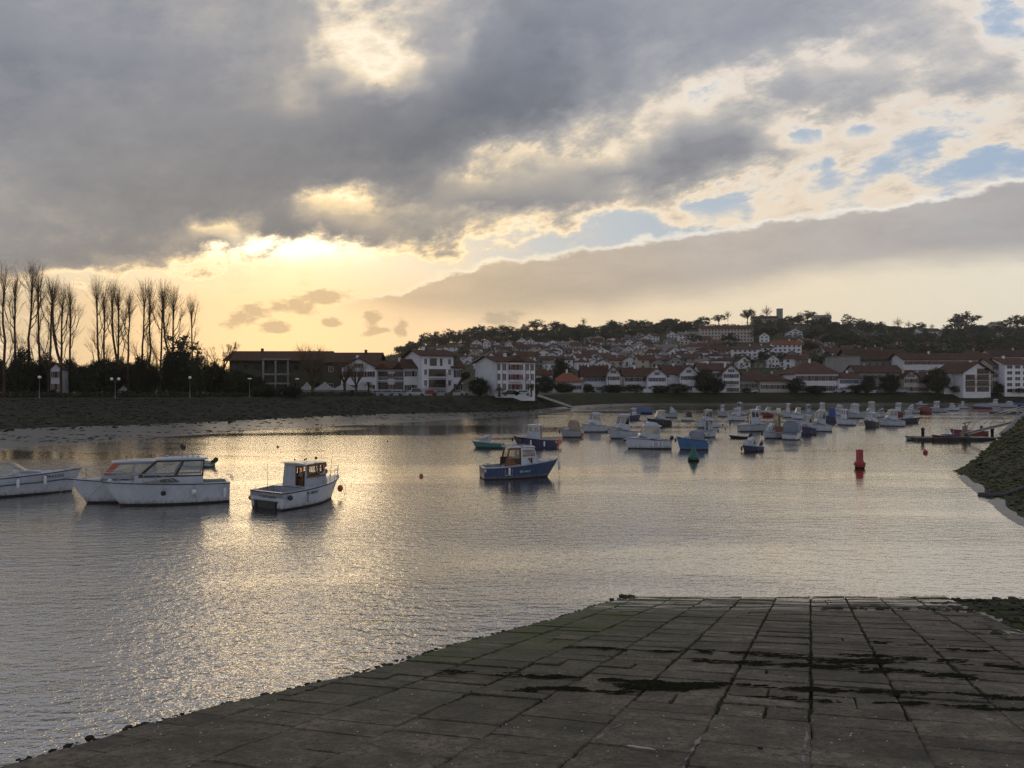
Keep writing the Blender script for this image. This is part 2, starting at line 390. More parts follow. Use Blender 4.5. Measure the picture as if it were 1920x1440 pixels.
def glass_mat(name, tint, alpha):
    m = bpy.data.materials.new(name); m.use_nodes = True; nt = m.node_tree; nt.nodes.clear()
    o = nt.nodes.new('ShaderNodeOutputMaterial'); g = nt.nodes.new('ShaderNodeBsdfGlossy'); t_ = nt.nodes.new('ShaderNodeBsdfTransparent')
    g.inputs['Roughness'].default_value = .05; g.inputs['Color'].default_value = (.9,.9,.9,1); t_.inputs[0].default_value = (*tint, 1)
    mx = nt.nodes.new('ShaderNodeMixShader'); mx.inputs[0].default_value = alpha
    nt.links.new(t_.outputs[0], mx.inputs[1]); nt.links.new(g.outputs[0], mx.inputs[2]); nt.links.new(mx.outputs[0], o.inputs[0]); return m
M_['glass'] = glass_mat('clear_glazing', (.75,.75,.72), .15)
M_['tinted'] = glass_mat('tinted_glazing', (.10,.12,.14), .22)
M_['orange_glass'] = glass_mat('orange_tinted_glazing', (.75,.35,.18), .12)

M_['foliage'] = mat('evergreen_foliage', (.075,.080,.042), .7, .2, col2=(.034,.040,.022), vscale=.35, detail=3, rnd=.3, coord='Object')
M_['foliage_olive'] = mat('olive_foliage', (.115,.105,.055), .7, .2, col2=(.050,.052,.03), vscale=.35, detail=3, rnd=.3)
M_['hedge'] = mat('hedge_foliage', (.040,.040,.016), .8, .2, col2=(.015,.018,.01), vscale=.5, detail=3, rnd=.25)
M_['bark'] = mat('poplar_bark', (.085,.056,.034), .9, .1, var=.35, vscale=1.5, stretch=(1,1,.3))
M_['twig'] = mat('bare_twigs', (.12,.080,.050), .9, .1)
M_['wall_dark'] = mat('dim_brown_cladding', (.085,.075,.055), .9, .1, var=.2, vscale=.4)
M_['wall_white'] = mat('white_render', (.63,.63,.67), .9, .1, var=.08, vscale=.4, rnd=.08)
M_['wall_cream'] = mat('cream_render', (.44,.39,.34), .9, .1, var=.1, vscale=.4, rnd=.1)
M_['wall_grey'] = mat('weathered_grey_render', (.24,.235,.23), .9, .1, var=.12, vscale=.3, rnd=.12)
M_['roof_red'] = mat('red_clay_tiles', (.092,.048,.037), .9, .1, col2=(.055,.034,.028), vscale=1.2, rnd=.25, bump=.05, bscale=5, stretch=(1,3,1))
M_['roof_orange'] = mat('orange_clay_tiles', (.21,.075,.038), .9, .1, col2=(.13,.05,.03), vscale=1.2, rnd=.15, bump=.05, bscale=5)
M_['roof_brown'] = mat('brown_clay_tiles', (.085,.045,.030), .9, .1, col2=(.045,.028,.022), vscale=1.2, rnd=.25, bump=.05, bscale=5, stretch=(1,3,1))
M_['roof_grey'] = mat('grey_roof', (.16,.14,.13), .9, .1, var=.15)
M_['shutter_red'] = mat('red_painted_wood', (.10,.018,.018), .7)
M_['shutter_green'] = mat('green_painted_wood', (.02,.05,.035), .7)
M_['shutter_blue'] = mat('blue_painted_wood', (.05,.09,.16), .7)
M_['frame_white'] = mat('white_window_frame', (.5,.5,.5), .6)
M_['pane'] = mat('dark_window_pane', (.018,.02,.025), .12, .6, rnd=.5)
M_['concrete'] = mat('pale_concrete', (.30,.29,.27), .9, .2, var=.15, vscale=.8)
M_['lamp_post'] = mat('grey_lamp_post', (.20,.20,.20), .6)
M_['opal'] = mat('opal_lamp_globe', (.75,.75,.72), .3)

# ================================================================== water
def water_material():
    m = bpy.data.materials.new('estuary_water'); m.use_nodes = True; nt = m.node_tree; p = nt.nodes['Principled BSDF']; L = nt.links.new
    geo = nt.nodes.new('ShaderNodeNewGeometry')
    sep = nt.nodes.new('ShaderNodeSeparateXYZ'); L(geo.outputs['Position'], sep.inputs[0])
    def noise_(scale, stretch, detail, rough, rot=0.):
        mp = nt.nodes.new('ShaderNodeMapping'); mp.inputs['Scale'].default_value = stretch; mp.inputs['Rotation'].default_value = (0,0,rot)
        L(geo.outputs['Position'], mp.inputs[0])
        n = nt.nodes.new('ShaderNodeTexNoise'); n.noise_dimensions = '2D'; n.inputs['Scale'].default_value = scale; n.inputs['Detail'].default_value = detail; n.inputs['Roughness'].default_value = rough
        L(mp.outputs[0], n.inputs['Vector']); return n.outputs[0]
    def mth(op, a, b):
        n = nt.nodes.new('ShaderNodeMath'); n.operation = op
        for i, v in ((0, a), (1, b)):
            if isinstance(v, (int, float)): n.inputs[i].default_value = v
            else: L(v, n.inputs[i])
        return n.outputs[0]
    rip = noise_(4.6, (.62, 1.05, 1), 3, .62, R(5))
    chop = noise_(1.7, (.45, 1.3, 1), 3, .55, R(-7))
    patch = noise_(.030, (.5, 1.9, 1), 3, .6, R(4))       # cat's-paws: rippled and calm lanes
    pr = nt.nodes.new('ShaderNodeMapRange'); L(patch, pr.inputs[0]); pr.inputs[1].default_value = .40; pr.inputs[2].default_value = .60; pr.inputs[3].default_value = .35; pr.inputs[4].default_value = 1.15
    h = mth('ADD', mth('MULTIPLY', rip, .052), mth('MULTIPLY', chop, .075))
    # in the sheltered reach beyond, the surface is calmer
    far = nt.nodes.new('ShaderNodeMapRange'); far.interpolation_type = 'SMOOTHSTEP'; L(sep.outputs[1], far.inputs[0]); far.inputs[1].default_value = 18; far.inputs[2].default_value = 50; far.inputs[3].default_value = 1.25; far.inputs[4].default_value = .36
    h = mth('MULTIPLY', mth('MULTIPLY', h, pr.outputs[0]), far.outputs[0])
    b = nt.nodes.new('ShaderNodeBump'); b.inputs['Strength'].default_value = 1.; b.inputs['Distance'].default_value = 1.0
    L(h, b.inputs['Height']); nt.nodes.remove(p)
    gl = nt.nodes.new('ShaderNodeBsdfGlossy'); gl.inputs['Color'].default_value = (1.,.96,.89,1); gl.inputs['Roughness'].default_value = .04
    df = nt.nodes.new('ShaderNodeBsdfDiffuse'); df.inputs['Color'].default_value = (.030,.040,.040,1)
    fr = nt.nodes.new('ShaderNodeFresnel'); fr.inputs['IOR'].default_value = 2.5
    for q_ in (gl, df, fr): L(b.outputs[0], q_.inputs['Normal'])
    fm = nt.nodes.new('ShaderNodeMapRange'); L(fr.outputs[0], fm.inputs[0]); fm.inputs[1].default_value = .22; fm.inputs[2].default_value = .62; fm.inputs[3].default_value = .62; fm.inputs[4].default_value = 1.0
    ms = nt.nodes.new('ShaderNodeMixShader'); L(fm.outputs[0], ms.inputs[0]); L(df.outputs[0], ms.inputs[1]); L(gl.outputs[0], ms.inputs[2])
    L(ms.outputs[0], nt.nodes['Material Output'].inputs[0])
    return m
M_['water'] = water_material()
w_ = MB(); w_.add([(-900,-60,0),(900,-60,0),(900,420,0),(-900,420,0)], [(0,1,2,3)])
tag(w_.build('water', M_['water']), 'calm rippled estuary water reflecting the evening sky', kind='structure')

# ================================================================== far shore, town ground, hill
shore = [(-2200,60,100,120),(-900,66,108,132),(-300,78,120,150),(0,87.5,112,160),(240,102,124,166),(430,117,138,171),(600,134,160,181),(700,144,172,189),(850,161,184,198),(960,180,194,205),(1005,196,206,214),(1060,226,236,252),(1130,262,268,282),(1220,281,288,298),(1920,284,290,300),(2600,284,290,300),(4200,290,300,310)]
def interp(tab, x):
    if x <= tab[0][0]: return tab[0][1:]
    for a, b in zip(tab, tab[1:]):
        if x <= b[0]:
            t_ = (x-a[0])/(b[0]-a[0]); return tuple(p+(q_-p)*t_ for p, q_ in zip(a[1:], b[1:]))
    return tab[-1][1:]
crest_px = [(-2200,716),(-300,712),(300,712),(560,700),(640,684),(700,672),(740,662),(790,655),(860,640),(960,628),(1060,622),(1200,616),(1300,610),(1400,606),(1460,603),(1550,605),(1620,612),(1700,618),(1800,622),(1920,622),(2300,625),(4200,640)]
def bf(x): return max(0., min(1., x))
def H(x, y):
    """ground height"""
    u = x/max(y, 1.)*F + 960
    ds, df, dtp = interp(shore, u)
    top = 4.5
    if y < ds: return -.02*(ds-y) - .01
    if y < df:
        t_ = (y-ds)/(df-ds)
        n = noise.noise(Vector((x*.045, y*.16, 0)))*.30 + noise.noise(Vector((x*.15, y*.5, 4)))*.10
        return .75*t_**1.6 + n*math.sin(math.pi*min(1, t_*1.0))*.55*(1-t_*.4) + .03
    if y < dtp:
        t_ = (y-df)/(dtp-df)
        return .75 + (top-.75)*t_ + noise.noise(Vector((x*.5, y*.5, 2)))*.25*math.sin(math.pi*t_)
    Yc, = interp(crest_px, u)
    hc = (HZ-Yc)/F*850 + CAMZ - 2.
    h0 = 330.
    if y <= h0: return top
    t_ = (y-h0)/(850-h0)
    if t_ <= 1:
        prof = t_**1.05
        n = (noise.noise(Vector((x*.012, y*.012, 7)))*4.)*math.sin(math.pi*t_)
        return top + max(0, hc-top)*prof + n*min(1, max(0, hc-top)/40)
    return top + max(0, hc-top)*(1 - (t_-1)*.9)
def sheet(name, m, rows_, us, label):
    mb = MB(); nu = len(us); vs = []; fs = []
    for j, rowf in enumerate(rows_):
        for u in us:
            y = rowf(u); x = (u-960)/F*y
            vs.append((x, y, H(x, y)))
    for j in range(len(rows_)-1):
        for i in range(nu-1): fs.append((j*nu+i, j*nu+i+1, (j+1)*nu+i+1, (j+1)*nu+i))
    mb.add(vs, fs, 0, True)
    return tag(mb.build(name, m), label, kind='structure')
def urange(a, b, st): return [a+st*i for i in range(int((b-a)/st)+1)]
def frac(k0, k1, t_):
    return lambda u: (lambda s_: s_[k0]+(s_[k1]-s_[k0])*t_)(interp(shore, u))
M_['mud'] = mat('wet_tidal_mud', (.082,.072,.062), .36, .6, col2=(.045,.038,.03), vscale=.12, detail=6, stretch=(.35,1.6,1), coord='Generated' if 0 else 'Object', bump=.05, bscale=1.5)
M_['bank'] = mat('weedy_stone_bank', (.040,.037,.026), .9, .1, col2=(.014,.016,.009), vscale=.35, detail=6, bump=.5, bscale=.9)
M_['grass'] = mat('rough_grass_bank', (.034,.036,.016), .9, .1, col2=(.018,.018,.010), vscale=.2, detail=5, stretch=(.3,1,1), bump=.2, bscale=1.5)
M_['lawn'] = mat('lawn_and_yards', (.05,.085,.025), .9, .1, col2=(.04,.05,.025), vscale=.08, detail=4)
M_['hill'] = mat('wooded_hillside', (.055,.052,.030), .95, .1, col2=(.025,.030,.018), vscale=.03, detail=6, bump=1.0, bscale=.2)
us = urange(-600, 2360, 8)
sheet('mudflat', M_['mud'], [lambda u: interp(shore, u)[0]-4] + [frac(0, 1, k/22) for k in range(23)], us, 'grey tidal mudflat with wet streaks along the left shore')
ul = urange(-600, 1064, 8); ur = urange(1064, 2360, 8)
sheet('river_bank', M_['bank'], [frac(1, 2, k/9) for k in range(10)], ul, 'dark rubble river bank below the promenade trees')
sheet('grass_bank', M_['grass'], [frac(1, 2, k/9) for k in range(10)], ur, 'long grassy river bank below the waterside houses')
sheet('town_ground', M_['lawn'], [frac(1, 2, 1.), lambda u: max(interp(shore, u)[2]+8, 240), lambda u: max(interp(shore, u)[2]+12, 330)], us, 'level ground of lawns, yards and streets behind the bank')
sheet('hill', M_['hill'], [lambda u, k=k: 330+(k/26)*520 if k else max(interp(shore, u)[2]+12, 330) for k in range(27)] + [lambda u: 870, lambda u: 920, lambda u: 1100], urange(-600, 2360, 16), 'wooded hill rising behind the town')
# ground beyond the picture on both sides, so that the land reaches the horizon
g_ = MB()
for sx in (-1, 1): g_.add([(sx*1400, 300, 2), (sx*420, 300, 2), (sx*420, 1300, 2), (sx*1400, 1300, 2)], [(0,1,2,3)])
g_.add([(-420,1090,2),(420,1090,2),(420,1300,2),(-420,1300,2)], [(0,1,2,3)])
tag(g_.build('far_ground', M_['hill']), 'flat country stretching away beyond the hill', kind='structure')

# pale footpath slanting down the bank beside the white block
g_ = MB()
pa, pb = Vector((xat(1003,214), 214, H(xat(1003,214),214)+.35)), Vector((xat(1072,232), 232, .9))
pn = Vector((.55,-.8,0))*1.1
g_.prism([pa-pn, pa+pn, pb+pn, pb-pn], (0,0,-.6))
g_.tube([pa-pn+Vector((0,0,.25)), pb-pn+Vector((0,0,.25))], .18, 4)
tag(g_.build('ramp', M_['concrete']), 'pale concrete ramp slanting down the bank right of the white block', kind='structure')

# rubble on the left bank: irregular boulders
def rock_mesh(seed):
    rr = random.Random(seed); bm = bmesh.new(); bmesh.ops.create_icosphere(bm, subdivisions=1, radius=.5)
    for v in bm.verts: v.co *= 1 + rr.uniform(-.28, .22)
    vs = [tuple(v.co) for v in bm.verts]; fs = [tuple(w.index for w in f.verts) for f in bm.faces]; bm.free(); return vs, fs
ROCKS = [rock_mesh(i) for i in range(6)]
def scatter_rocks(mb, pts, smin, smax, mi=0, flat=.65):
    for p in pts:
        vs, fs = random.choice(ROCKS); s = smin + (smax-smin)*random.random()**2
        M = Matrix.Translation(p) @ Matrix.Rotation(random.uniform(0, 6.3), 4, 'Z') @ Matrix.Diagonal((s*random.uniform(.8,1.4), s, s*flat, 1))
        mb.add(vs, fs, mi, False, M)
M_['rock'] = mat('weathered_rubble', (.070,.064,.052), .9, .1, col2=(.016,.017,.011), vscale=.6, detail=5, bump=.05, bscale=4)
mb = MB(); pts = []
for _ in range(3400):
    u = random.uniform(-260, 1010); t_ = random.random()**.8
    if u > 330 and random.random() < .35: continue
    s_ = interp(shore, u); y = s_[1]-4 + (s_[2]-s_[1]+2)*t_; x = (u-960)/F*y
    pts.append(Vector((x, y, H(x, y)+.05)))
scatter_rocks(mb, pts, .25, .9, flat=.5)
tag(mb.build('bank_rubble', M_['rock']), 'loose boulders heaped along the left river bank', kind='stuff')
# weed and stones left on the mud
mb = MB(); pts = []
for _ in range(1500):
    u = random.uniform(-200, 1150); s_ = interp(shore, u); t_ = random.random()
    y = s_[0] + (s_[1]-s_[0])*t_; x = (u-960)/F*y
    if noise.noise(Vector((x*.06, y*.25, 9))) > .02: pts.append(Vector((x, y, H(x, y))))
scatter_rocks(mb, pts, .25, .9, flat=.25)
tag(mb.build('mudflat_weed', M_['bank']), 'dark weed and stones strewn over the mudflat', kind='stuff')

# ================================================================== right-hand embankment
toe = [(1779,884),(1786,893),(1800,906),(1822,925),(1846,944),(1872,968),(1896,984),(1920,995),(1990,1030),(2100,1075)]
toeP = [at(X, Y) for X, Y in toe]
def emb(s_, t_):
    """s_ along the toe, t_ metres up the slope"""
    i = min(int(s_), len(toeP)-2); p = toeP[i].lerp(toeP[i+1], s_-i)
    z = -.15 + .10*t_ if t_ < 3.0 else .15 + (t_-3.0)*.33
    return p + Vector((t_*.80, t_*.60, z))
M_['moss_stone'] = mat('mossy_riprap', (.080,.078,.040), .9, .15, col2=(.036,.040,.018), vscale=.5, detail=6, bump=.25, bscale=1.6)
M_['moss_rock'] = mat('mossy_riprap_stone', (.115,.108,.066), .9, .15, col2=(.045,.050,.022), vscale=.8, detail=5, bump=.06, bscale=5, rnd=.2)
M_['wet_ledge'] = mat('wet_concrete_ledge', (.10,.095,.09), .35, .5, col2=(.05,.048,.045), vscale=.8, detail=5, bump=.03, bscale=6)
mb = MB(); ns_, nt_ = 60, 24
vs = []; fs = []
for i in range(ns_+1):
    for j in range(nt_+1):
        s_ = i/ns_*(len(toeP)-1.001); t_ = j/nt_*16.2
        p = emb(s_, t_)
        if t_ > 3.2: p.z += noise.noise(p*1.3)*.25
        # the nose of the embankment is rounded off to the water on its far side
        vs.append(p)
for i in range(ns_):
    for j in range(nt_): fs.append((i*(nt_+1)+j, (i+1)*(nt_+1)+j, (i+1)*(nt_+1)+j+1, i*(nt_+1)+j+1))
base = [vs[j].copy() for j in range(nt_+1)]
far_row = [Vector((p.x+3+ .6*j, p.y + 4 + .9*j, -.5)) for j, p in enumerate(base)]
b0 = len(vs); vs += far_row
for j in range(nt_): fs.append((b0+j, j, j+1, b0+j+1))
mb.add(vs, fs, 0, True)
emb_o = tag(mb.build('embankment', [M_['moss_stone']]), 'mossy stone embankment sloping into the water at the right edge', kind='structure')
ledge = MB(); vs = []; fs = []
for i in range(120):
    s_ = 1.2 + i/119*7.6
    w_in = 2.3 + noise.noise(Vector((s_*1.3, 0, 3)))*1.6
    if 3.3 < s_ < 3.9: w_in *= .25
    w_out = .1 + noise.noise(Vector((s_*4.1, 5, 3)))*.35 + noise.noise(Vector((s_*11, 5, 3)))*.15
    for k in range(5):
        p = emb(s_, w_out + (w_in-w_out)*k/4); p.z += (.05, .10, .11, .10, -.12)[k] + noise.noise(p*2)*.03; vs.append(p)
for i in range(119):
    for k in range(4): fs.append((i*5+k, (i+1)*5+k, (i+1)*5+k+1, i*5+k+1))
ledge.add(vs, fs)
ledge.build('ledge', M_['wet_ledge'], emb_o)
# capping kerb on the crest, which shows as the pale edge at the right
cap = MB(); a_, b_ = emb(0., 16.1), emb(8.9, 16.1)
c0 = emb(.0, 10.4)
cap.tube([c0+Vector((0,0,.1)), emb(0., 16.1)+Vector((0,0,.15))], .28, 4)
cap.tube([emb(0., 16.1)+Vector((0,0,.15)), b_+Vector((0,0,.15))], .28, 4)
cap.build('kerb', M_['concrete'], emb_o)
# dark drain step cutting the slope
st = MB(); pts = [emb(3.3+.35*k, .6+k*1.25) for k in range(10)]
st.tube([p+Vector((0,0,.05)) for p in pts], [.25]+[.22]*9, 5)
st.build('drain_pipe', M_['dark'], emb_o)
mb = MB(); pts = []
for _ in range(2400):
    s_ = random.uniform(0, 8.9); t_ = random.uniform(2.6, 16.); pts.append(emb(s_, t_)+Vector((0,0,.03)))
for j in range(150):
    s_ = random.uniform(0, 1.1); t_ = random.uniform(0, 3.2); pts.append(emb(s_, t_))
for j in range(260):
    s_ = random.uniform(0, 8.9); pts.append(emb(s_, random.uniform(2.6, 4.2)))
scatter_rocks(mb, pts, .2, .6, flat=.38)
tag(mb.build('riprap', M_['moss_rock']), 'mossy broken stones covering the right-hand embankment', kind='stuff')
# top of the embankment behind
g_ = MB(); a_, b_ = emb(0., 16.1), emb(8.9, 16.1)
g_.add([a_, b_, b_+Vector((60,0,0)), a_+Vector((60,30,0))], [(0,1,2,3)])
tag(g_.build('quay', M_['concrete']), 'quay surface above the right-hand embankment', kind='structure')
# low mud shelf behind the nose of the embankment
g_ = MB(); vs = []; fs = []
for i in range(25):
    for j in range(9):
        X = 1838 + i*7; Y = 840 - j*3.6 - 3; p = at(X, Y)
        e = min(i/5, 1)*math.sin(math.pi*min(1, (j+.6)/8.6)); p.z = -.12 + .30*e + noise.noise(Vector((X*.04, Y*.09, 3)))*.12
        vs.append(p)
for i in range(24):
    for j in range(8): fs.append((i*9+j, (i+1)*9+j, (i+1)*9+j+1, i*9+j+1))
g_.add(vs, fs, 0, True); tag(g_.build('mud', M_['mud']), 'low mud shelf between the pontoon and the embankment', kind='structure')

# ================================================================== slipway in front
SL = .19; Y0 = 25.75
def zs(x, y): return SL*(Y0 - y)
edge_px = [(0,1440),(330,1340),(700,1255),(860,1205),(1060,1155),(1130,1131),(1190,1118)]
def slip_at(X, Y):
    d = (CAMZ - SL*Y0)/((Y-HZ)/F - SL); return (X-960)/F*d, d
edge = [slip_at(*p) for p in edge_px]
edge = [(-10.5, -6.), (-7.2, 1.0)] + edge + [(6.0, 29.5)]
def edge_x(y):
    for (xa, ya), (xb, yb) in zip(edge, edge[1:]):
        if ya <= y <= yb: return xa + (xb-xa)*(y-ya)/(yb-ya)
    return edge[0][0] if y < edge[0][1] else edge[-1][0]
def right_x(y): return max(9.2, 9.6 + (y-14.3)*.36)
def slab_material():
    m = bpy.data.materials.new('algae_stained_concrete'); m.use_nodes = True; nt = m.node_tree; p = nt.nodes['Principled BSDF']; L = nt.links.new
    geo = nt.nodes.new('ShaderNodeNewGeometry'); sep = nt.nodes.new('ShaderNodeSeparateXYZ'); L(geo.outputs['Position'], sep.inputs[0])
    def nz(scale, det, rough=.6, st=(1,1,1)):
        mp = nt.nodes.new('ShaderNodeMapping'); mp.inputs['Scale'].default_value = st; L(geo.outputs['Position'], mp.inputs[0])
        n = nt.nodes.new('ShaderNodeTexNoise'); n.inputs['Scale'].default_value = scale; n.inputs['Detail'].default_value = det; n.inputs['Roughness'].default_value = rough
        L(mp.outputs[0], n.inputs['Vector']); return n.outputs[0]
    def mr(v, a, b, c=0., d=1.):
        n = nt.nodes.new('ShaderNodeMapRange'); n.inputs[1].default_value = a; n.inputs[2].default_value = b; n.inputs[3].default_value = c; n.inputs[4].default_value = d
        L(v, n.inputs[0]); return n.outputs[0]
    def mx(f, a, b, mode='MIX'):
        n = nt.nodes.new('ShaderNodeMix'); n.data_type = 'RGBA'; n.blend_type = mode
        if hasattr(f, 'links'): L(f, n.inputs[0])
        else: n.inputs[0].default_value = f
        for i, v in ((6, a), (7, b)):
            if isinstance(v, tuple): n.inputs[i].default_value = (*v, 1)
            else: L(v, n.inputs[i])
        return n.outputs[2]
    def mt(op, a, b):
        n = nt.nodes.new('ShaderNodeMath'); n.operation = op
        for i, v in ((0, a), (1, b)):
            if isinstance(v, (int, float)): n.inputs[i].default_value = v
            else: L(v, n.inputs[i])
        return n.outputs[0]
    base = mx(mr(nz(2.1, 8, .7), .36, .64), (.058,.046,.034), (.190,.156,.116))
    base = mx(mr(nz(11., 6, .75), .52, .40), base, (.066,.056,.042))
    speck = mr(nz(38., 3, .7), .60, .72)
    base = mx(mr(nz(26., 5, .8), .44, .36), base, (.030,.026,.020))
    base = mx(mt('MULTIPLY', speck, .75), base, (.24,.22,.19))
    pits = mr(nz(22., 4, .7), .40, .30)
    base = mx(mt('MULTIPLY', pits, .7), base, (.022,.02,.018))
    oi = nt.nodes.new('ShaderNodeObjectInfo')
    rv = mr(oi.outputs['Random'], 0, 1, .70, 1.32)
    sc = nt.nodes.new('ShaderNodeVectorMath'); sc.operation = 'SCALE'; L(base, sc.inputs[0]); L(rv, sc.inputs['Scale']); base = sc.outputs[0]
    # green algae near the left edge and low on the ramp
    ex = mt('SUBTRACT', sep.outputs[0], mt('MULTIPLY', mt('SUBTRACT', sep.outputs[1], 16.5), .46))   # distance from the edge line
    g_ = mt('MULTIPLY', mr(ex, 5.0, .2), mr(sep.outputs[1], 8., 15.))
    g_ = mt('MULTIPLY', g_, mr(nz(.9, 5, .65), .38, .6, .15, 1.))
    base = mx(mt('MULTIPLY', g_, 1.0), base, (.060,.080,.014))
    olive = mt('MULTIPLY', mr(nz(.5, 4), .4, .7), .45)
    base = mx(olive, base, (.055,.058,.035))
    L(base, p.inputs['Base Color'])
    # wet and shiny near the waterline
    wet = mt('MULTIPLY', mr(sep.outputs[2], 1.0, .25), mr(nz(1.2, 4, .6, (.35,1.7,1)), .46, .54))
    L(mr(wet, 0, 1, .82, .06), p.inputs['Roughness'])
    L(mr(wet, 0, 1, .3, 1.), p.inputs['Specular IOR Level'])
    L(wet, p.inputs['Coat Weight']); p.inputs['Coat IOR'].default_value = 1.9; p.inputs['Coat Roughness'].default_value = .04
    b = nt.nodes.new('ShaderNodeBump'); b.inputs['Distance'].default_value = .05; L(mr(wet, 0, 1, 1., .12), b.inputs['Strength'])
    hh = mt('ADD', nz(14., 6, .7), mt('MULTIPLY', nz(3., 3), .8)); L(hh, b.inputs['Height']); L(b.outputs[0], p.inputs['Normal'])
    return m
M_['slab'] = slab_material()
M_['joint'] = mat('weedy_joint_bed', (.018,.018,.012), .95, .1, col2=(.040,.050,.014), vscale=1.1, detail=5, bump=.03, bscale=14, coord='Object', mlo=.5, mhi=.35)
M_['weed'] = mat('black_seaweed', (.008,.008,.006), .9, .05, col2=(.018,.017,.010), vscale=2.5, mlo=.7, mhi=.5)
M_['pebbly'] = mat('pebbly_wet_mud', (.075,.066,.058), .28, .6, col2=(.025,.023,.02), vscale=1.6, detail=6, bump=.06, bscale=5)
# bed of the slipway under the slabs, with its side wall going down into the water
mb = MB(); vs = []; fs = []
ys = [-6+.75*k for k in range(48)]; ys = [y for y in ys if y <= 29.2]
prof = [None]*0
for y in ys:
    xe = edge_x(y) + noise.noise(Vector((0, y*1.7, 0)))*.10; xr_ = right_x(y)+14
    zt = zs(0, y) - .055
    vs += [(xe-.75-.25*max(0, zt), y+.35, -.9), (xe-.10, y, zt-.10), (xe+.03, y, zt+.02), (xe+.35, y, zt), (xr_, y, zt)]
for j in range(len(ys)-1):
    for k in range(4): fs.append((j*5+k, j*5+k+1, (j+1)*5+k+1, (j+1)*5+k))
mb.add(vs, fs)
slip = tag(mb.build('slipway', M_['joint']), 'sloping concrete slab slipway running down into the water', kind='structure')
an = R(21.1); ex_ = (math.cos(an), -math.sin(an)); ey_ = (math.sin(an), math.cos(an))   # across, along
def clip(poly, px, py, nx, ny):
    out = []
    for i, a in enumerate(poly):
        b = poly[(i+1) % len(poly)]
        da = (a[0]-px)*nx+(a[1]-py)*ny; db = (b[0]-px)*nx+(b[1]-py)*ny
        if da >= 0: out.append(a)
        if (da >= 0) != (db >= 0):
            t_ = da/(da-db); out.append((a[0]+(b[0]-a[0])*t_, a[1]+(b[1]-a[1])*t_))
    return out
slabs = []
rs = random.Random(11)
W = 1.05
for ci in range(-22, 26):
    q_ = -9 + rs.uniform(0, .2); ph = rs.uniform(-.05, .05)
    while q_ < 36:
        Lh = rs.choice((.36, .44, .52, .58, .64, .72))
        p0, p1 = ci*W, (ci+1)*W
        corners = [(p0, q_), (p1, q_), (p1, q_+Lh), (p0, q_+Lh)]
        cxm = (p0+p1)/2*ex_[0] + (q_+Lh/2)*ey_[0]; cym = (p0+p1)/2*ex_[1] + (q_+Lh/2)*ey_[1]
        near_ = cym < 9.3 + .7*math.sin(cxm*1.3)
        g = (.006 if near_ else .044)*rs.uniform(.7, 1.5); gy = (.002 if near_ else .016)*rs.uniform(.4, 1.9)
        half = [corners] if rs.random() > .10 or cym < 9 else None
        if half is None:
            m0 = p0 + W*rs.uniform(.4, .6) - .03
            half = [[(p0, q_), (m0, q_), (m0, q_+Lh), (p0, q_+Lh)], [(m0-.02, q_), (p1, q_), (p1, q_+Lh), (m0-.02, q_+Lh)]]
        for cc in half:
            c2 = [(cc[0][0]+g*.5, cc[0][1]+gy), (cc[1][0]-g*.5, cc[1][1]+gy), (cc[2][0]-g*.5, cc[2][1]-gy), (cc[3][0]+g*.5, cc[3][1]-gy)]
            c2 = [(a+rs.uniform(-.010, .010), b+rs.uniform(-.010, .010)) for a, b in c2]
            poly = [(a*ex_[0]+b*ey_[0], a*ex_[1]+b*ey_[1]) for a, b in c2]
            cx_ = sum(a for a, b in poly)/4; cy_ = sum(b for a, b in poly)/4
            if cy_ < -5 or cy_ > 28.3 or cx_ > right_x(cy_)+.3 or cx_ < edge_x(min(max(cy_,-6),29.4))-1.5: continue
            ya, yb = cy_-.6, cy_+.6; xa, xb = edge_x(max(ya,-6)), edge_x(min(yb, 29.4))
            l_ = math.hypot(xb-xa, yb-ya); poly = clip(poly, xa, ya, (yb-ya)/l_, -(xb-xa)/l_)
            if len(poly) < 3: continue
            ar = abs(sum(a[0]*b[1]-b[0]*a[1] for a, b in zip(poly, poly[1:]+poly[:1])))/2
            if ar < .05: continue
            fine = []
            for i_, a_ in enumerate(poly):
                b_ = poly[(i_+1) % len(poly)]; nseg = 4 if cy_ < 16 else 2
                for k_ in range(nseg):
                    t_ = k_/nseg; jx = 0 if k_ == 0 else rs.uniform(-.013, .013); jy = 0 if k_ == 0 else rs.uniform(-.010, .010)
                    fine.append((a_[0]+(b_[0]-a_[0])*t_+jx, a_[1]+(b_[1]-a_[1])*t_+jy))
            slabs.append((cx_, cy_, fine, near_))
        q_ += Lh
def slab_geo(cx_, cy_, poly, near_):
    n = len(poly); tx, ty, dz_ = rs.uniform(-.012,.012), rs.uniform(-.014,.014), rs.uniform(-.012,.016)*(.5 if near_ else 1)
    def P(a, b, dz, ins):
        xx = cx_+(a-cx_)*(1-ins); yy = cy_+(b-cy_)*(1-ins); return (xx, yy, zs(xx, yy)+dz+dz_+tx*(xx-cx_)+ty*(yy-cy_))
    vs = [P(a, b, -.07, -.02) for a, b in poly] + [P(a, b, -.014, 0) for a, b in poly] + [P(a, b, 0, .028) for a, b in poly]
    fs = [(i, (i+1) % n, n+(i+1) % n, n+i) for i in range(n)] + [(n+i, n+(i+1) % n, 2*n+(i+1) % n, 2*n+i) for i in range(n)] + [tuple(range(2*n, 3*n))]
    return vs, fs
def inview(x, y):
    if y < 5: return False
    X = 960 + x/y*F; return -60 < X < 1980
slabs.sort(key=lambda s_: (not inview(s_[0], s_[1]), s_[1]))
rest = MB()
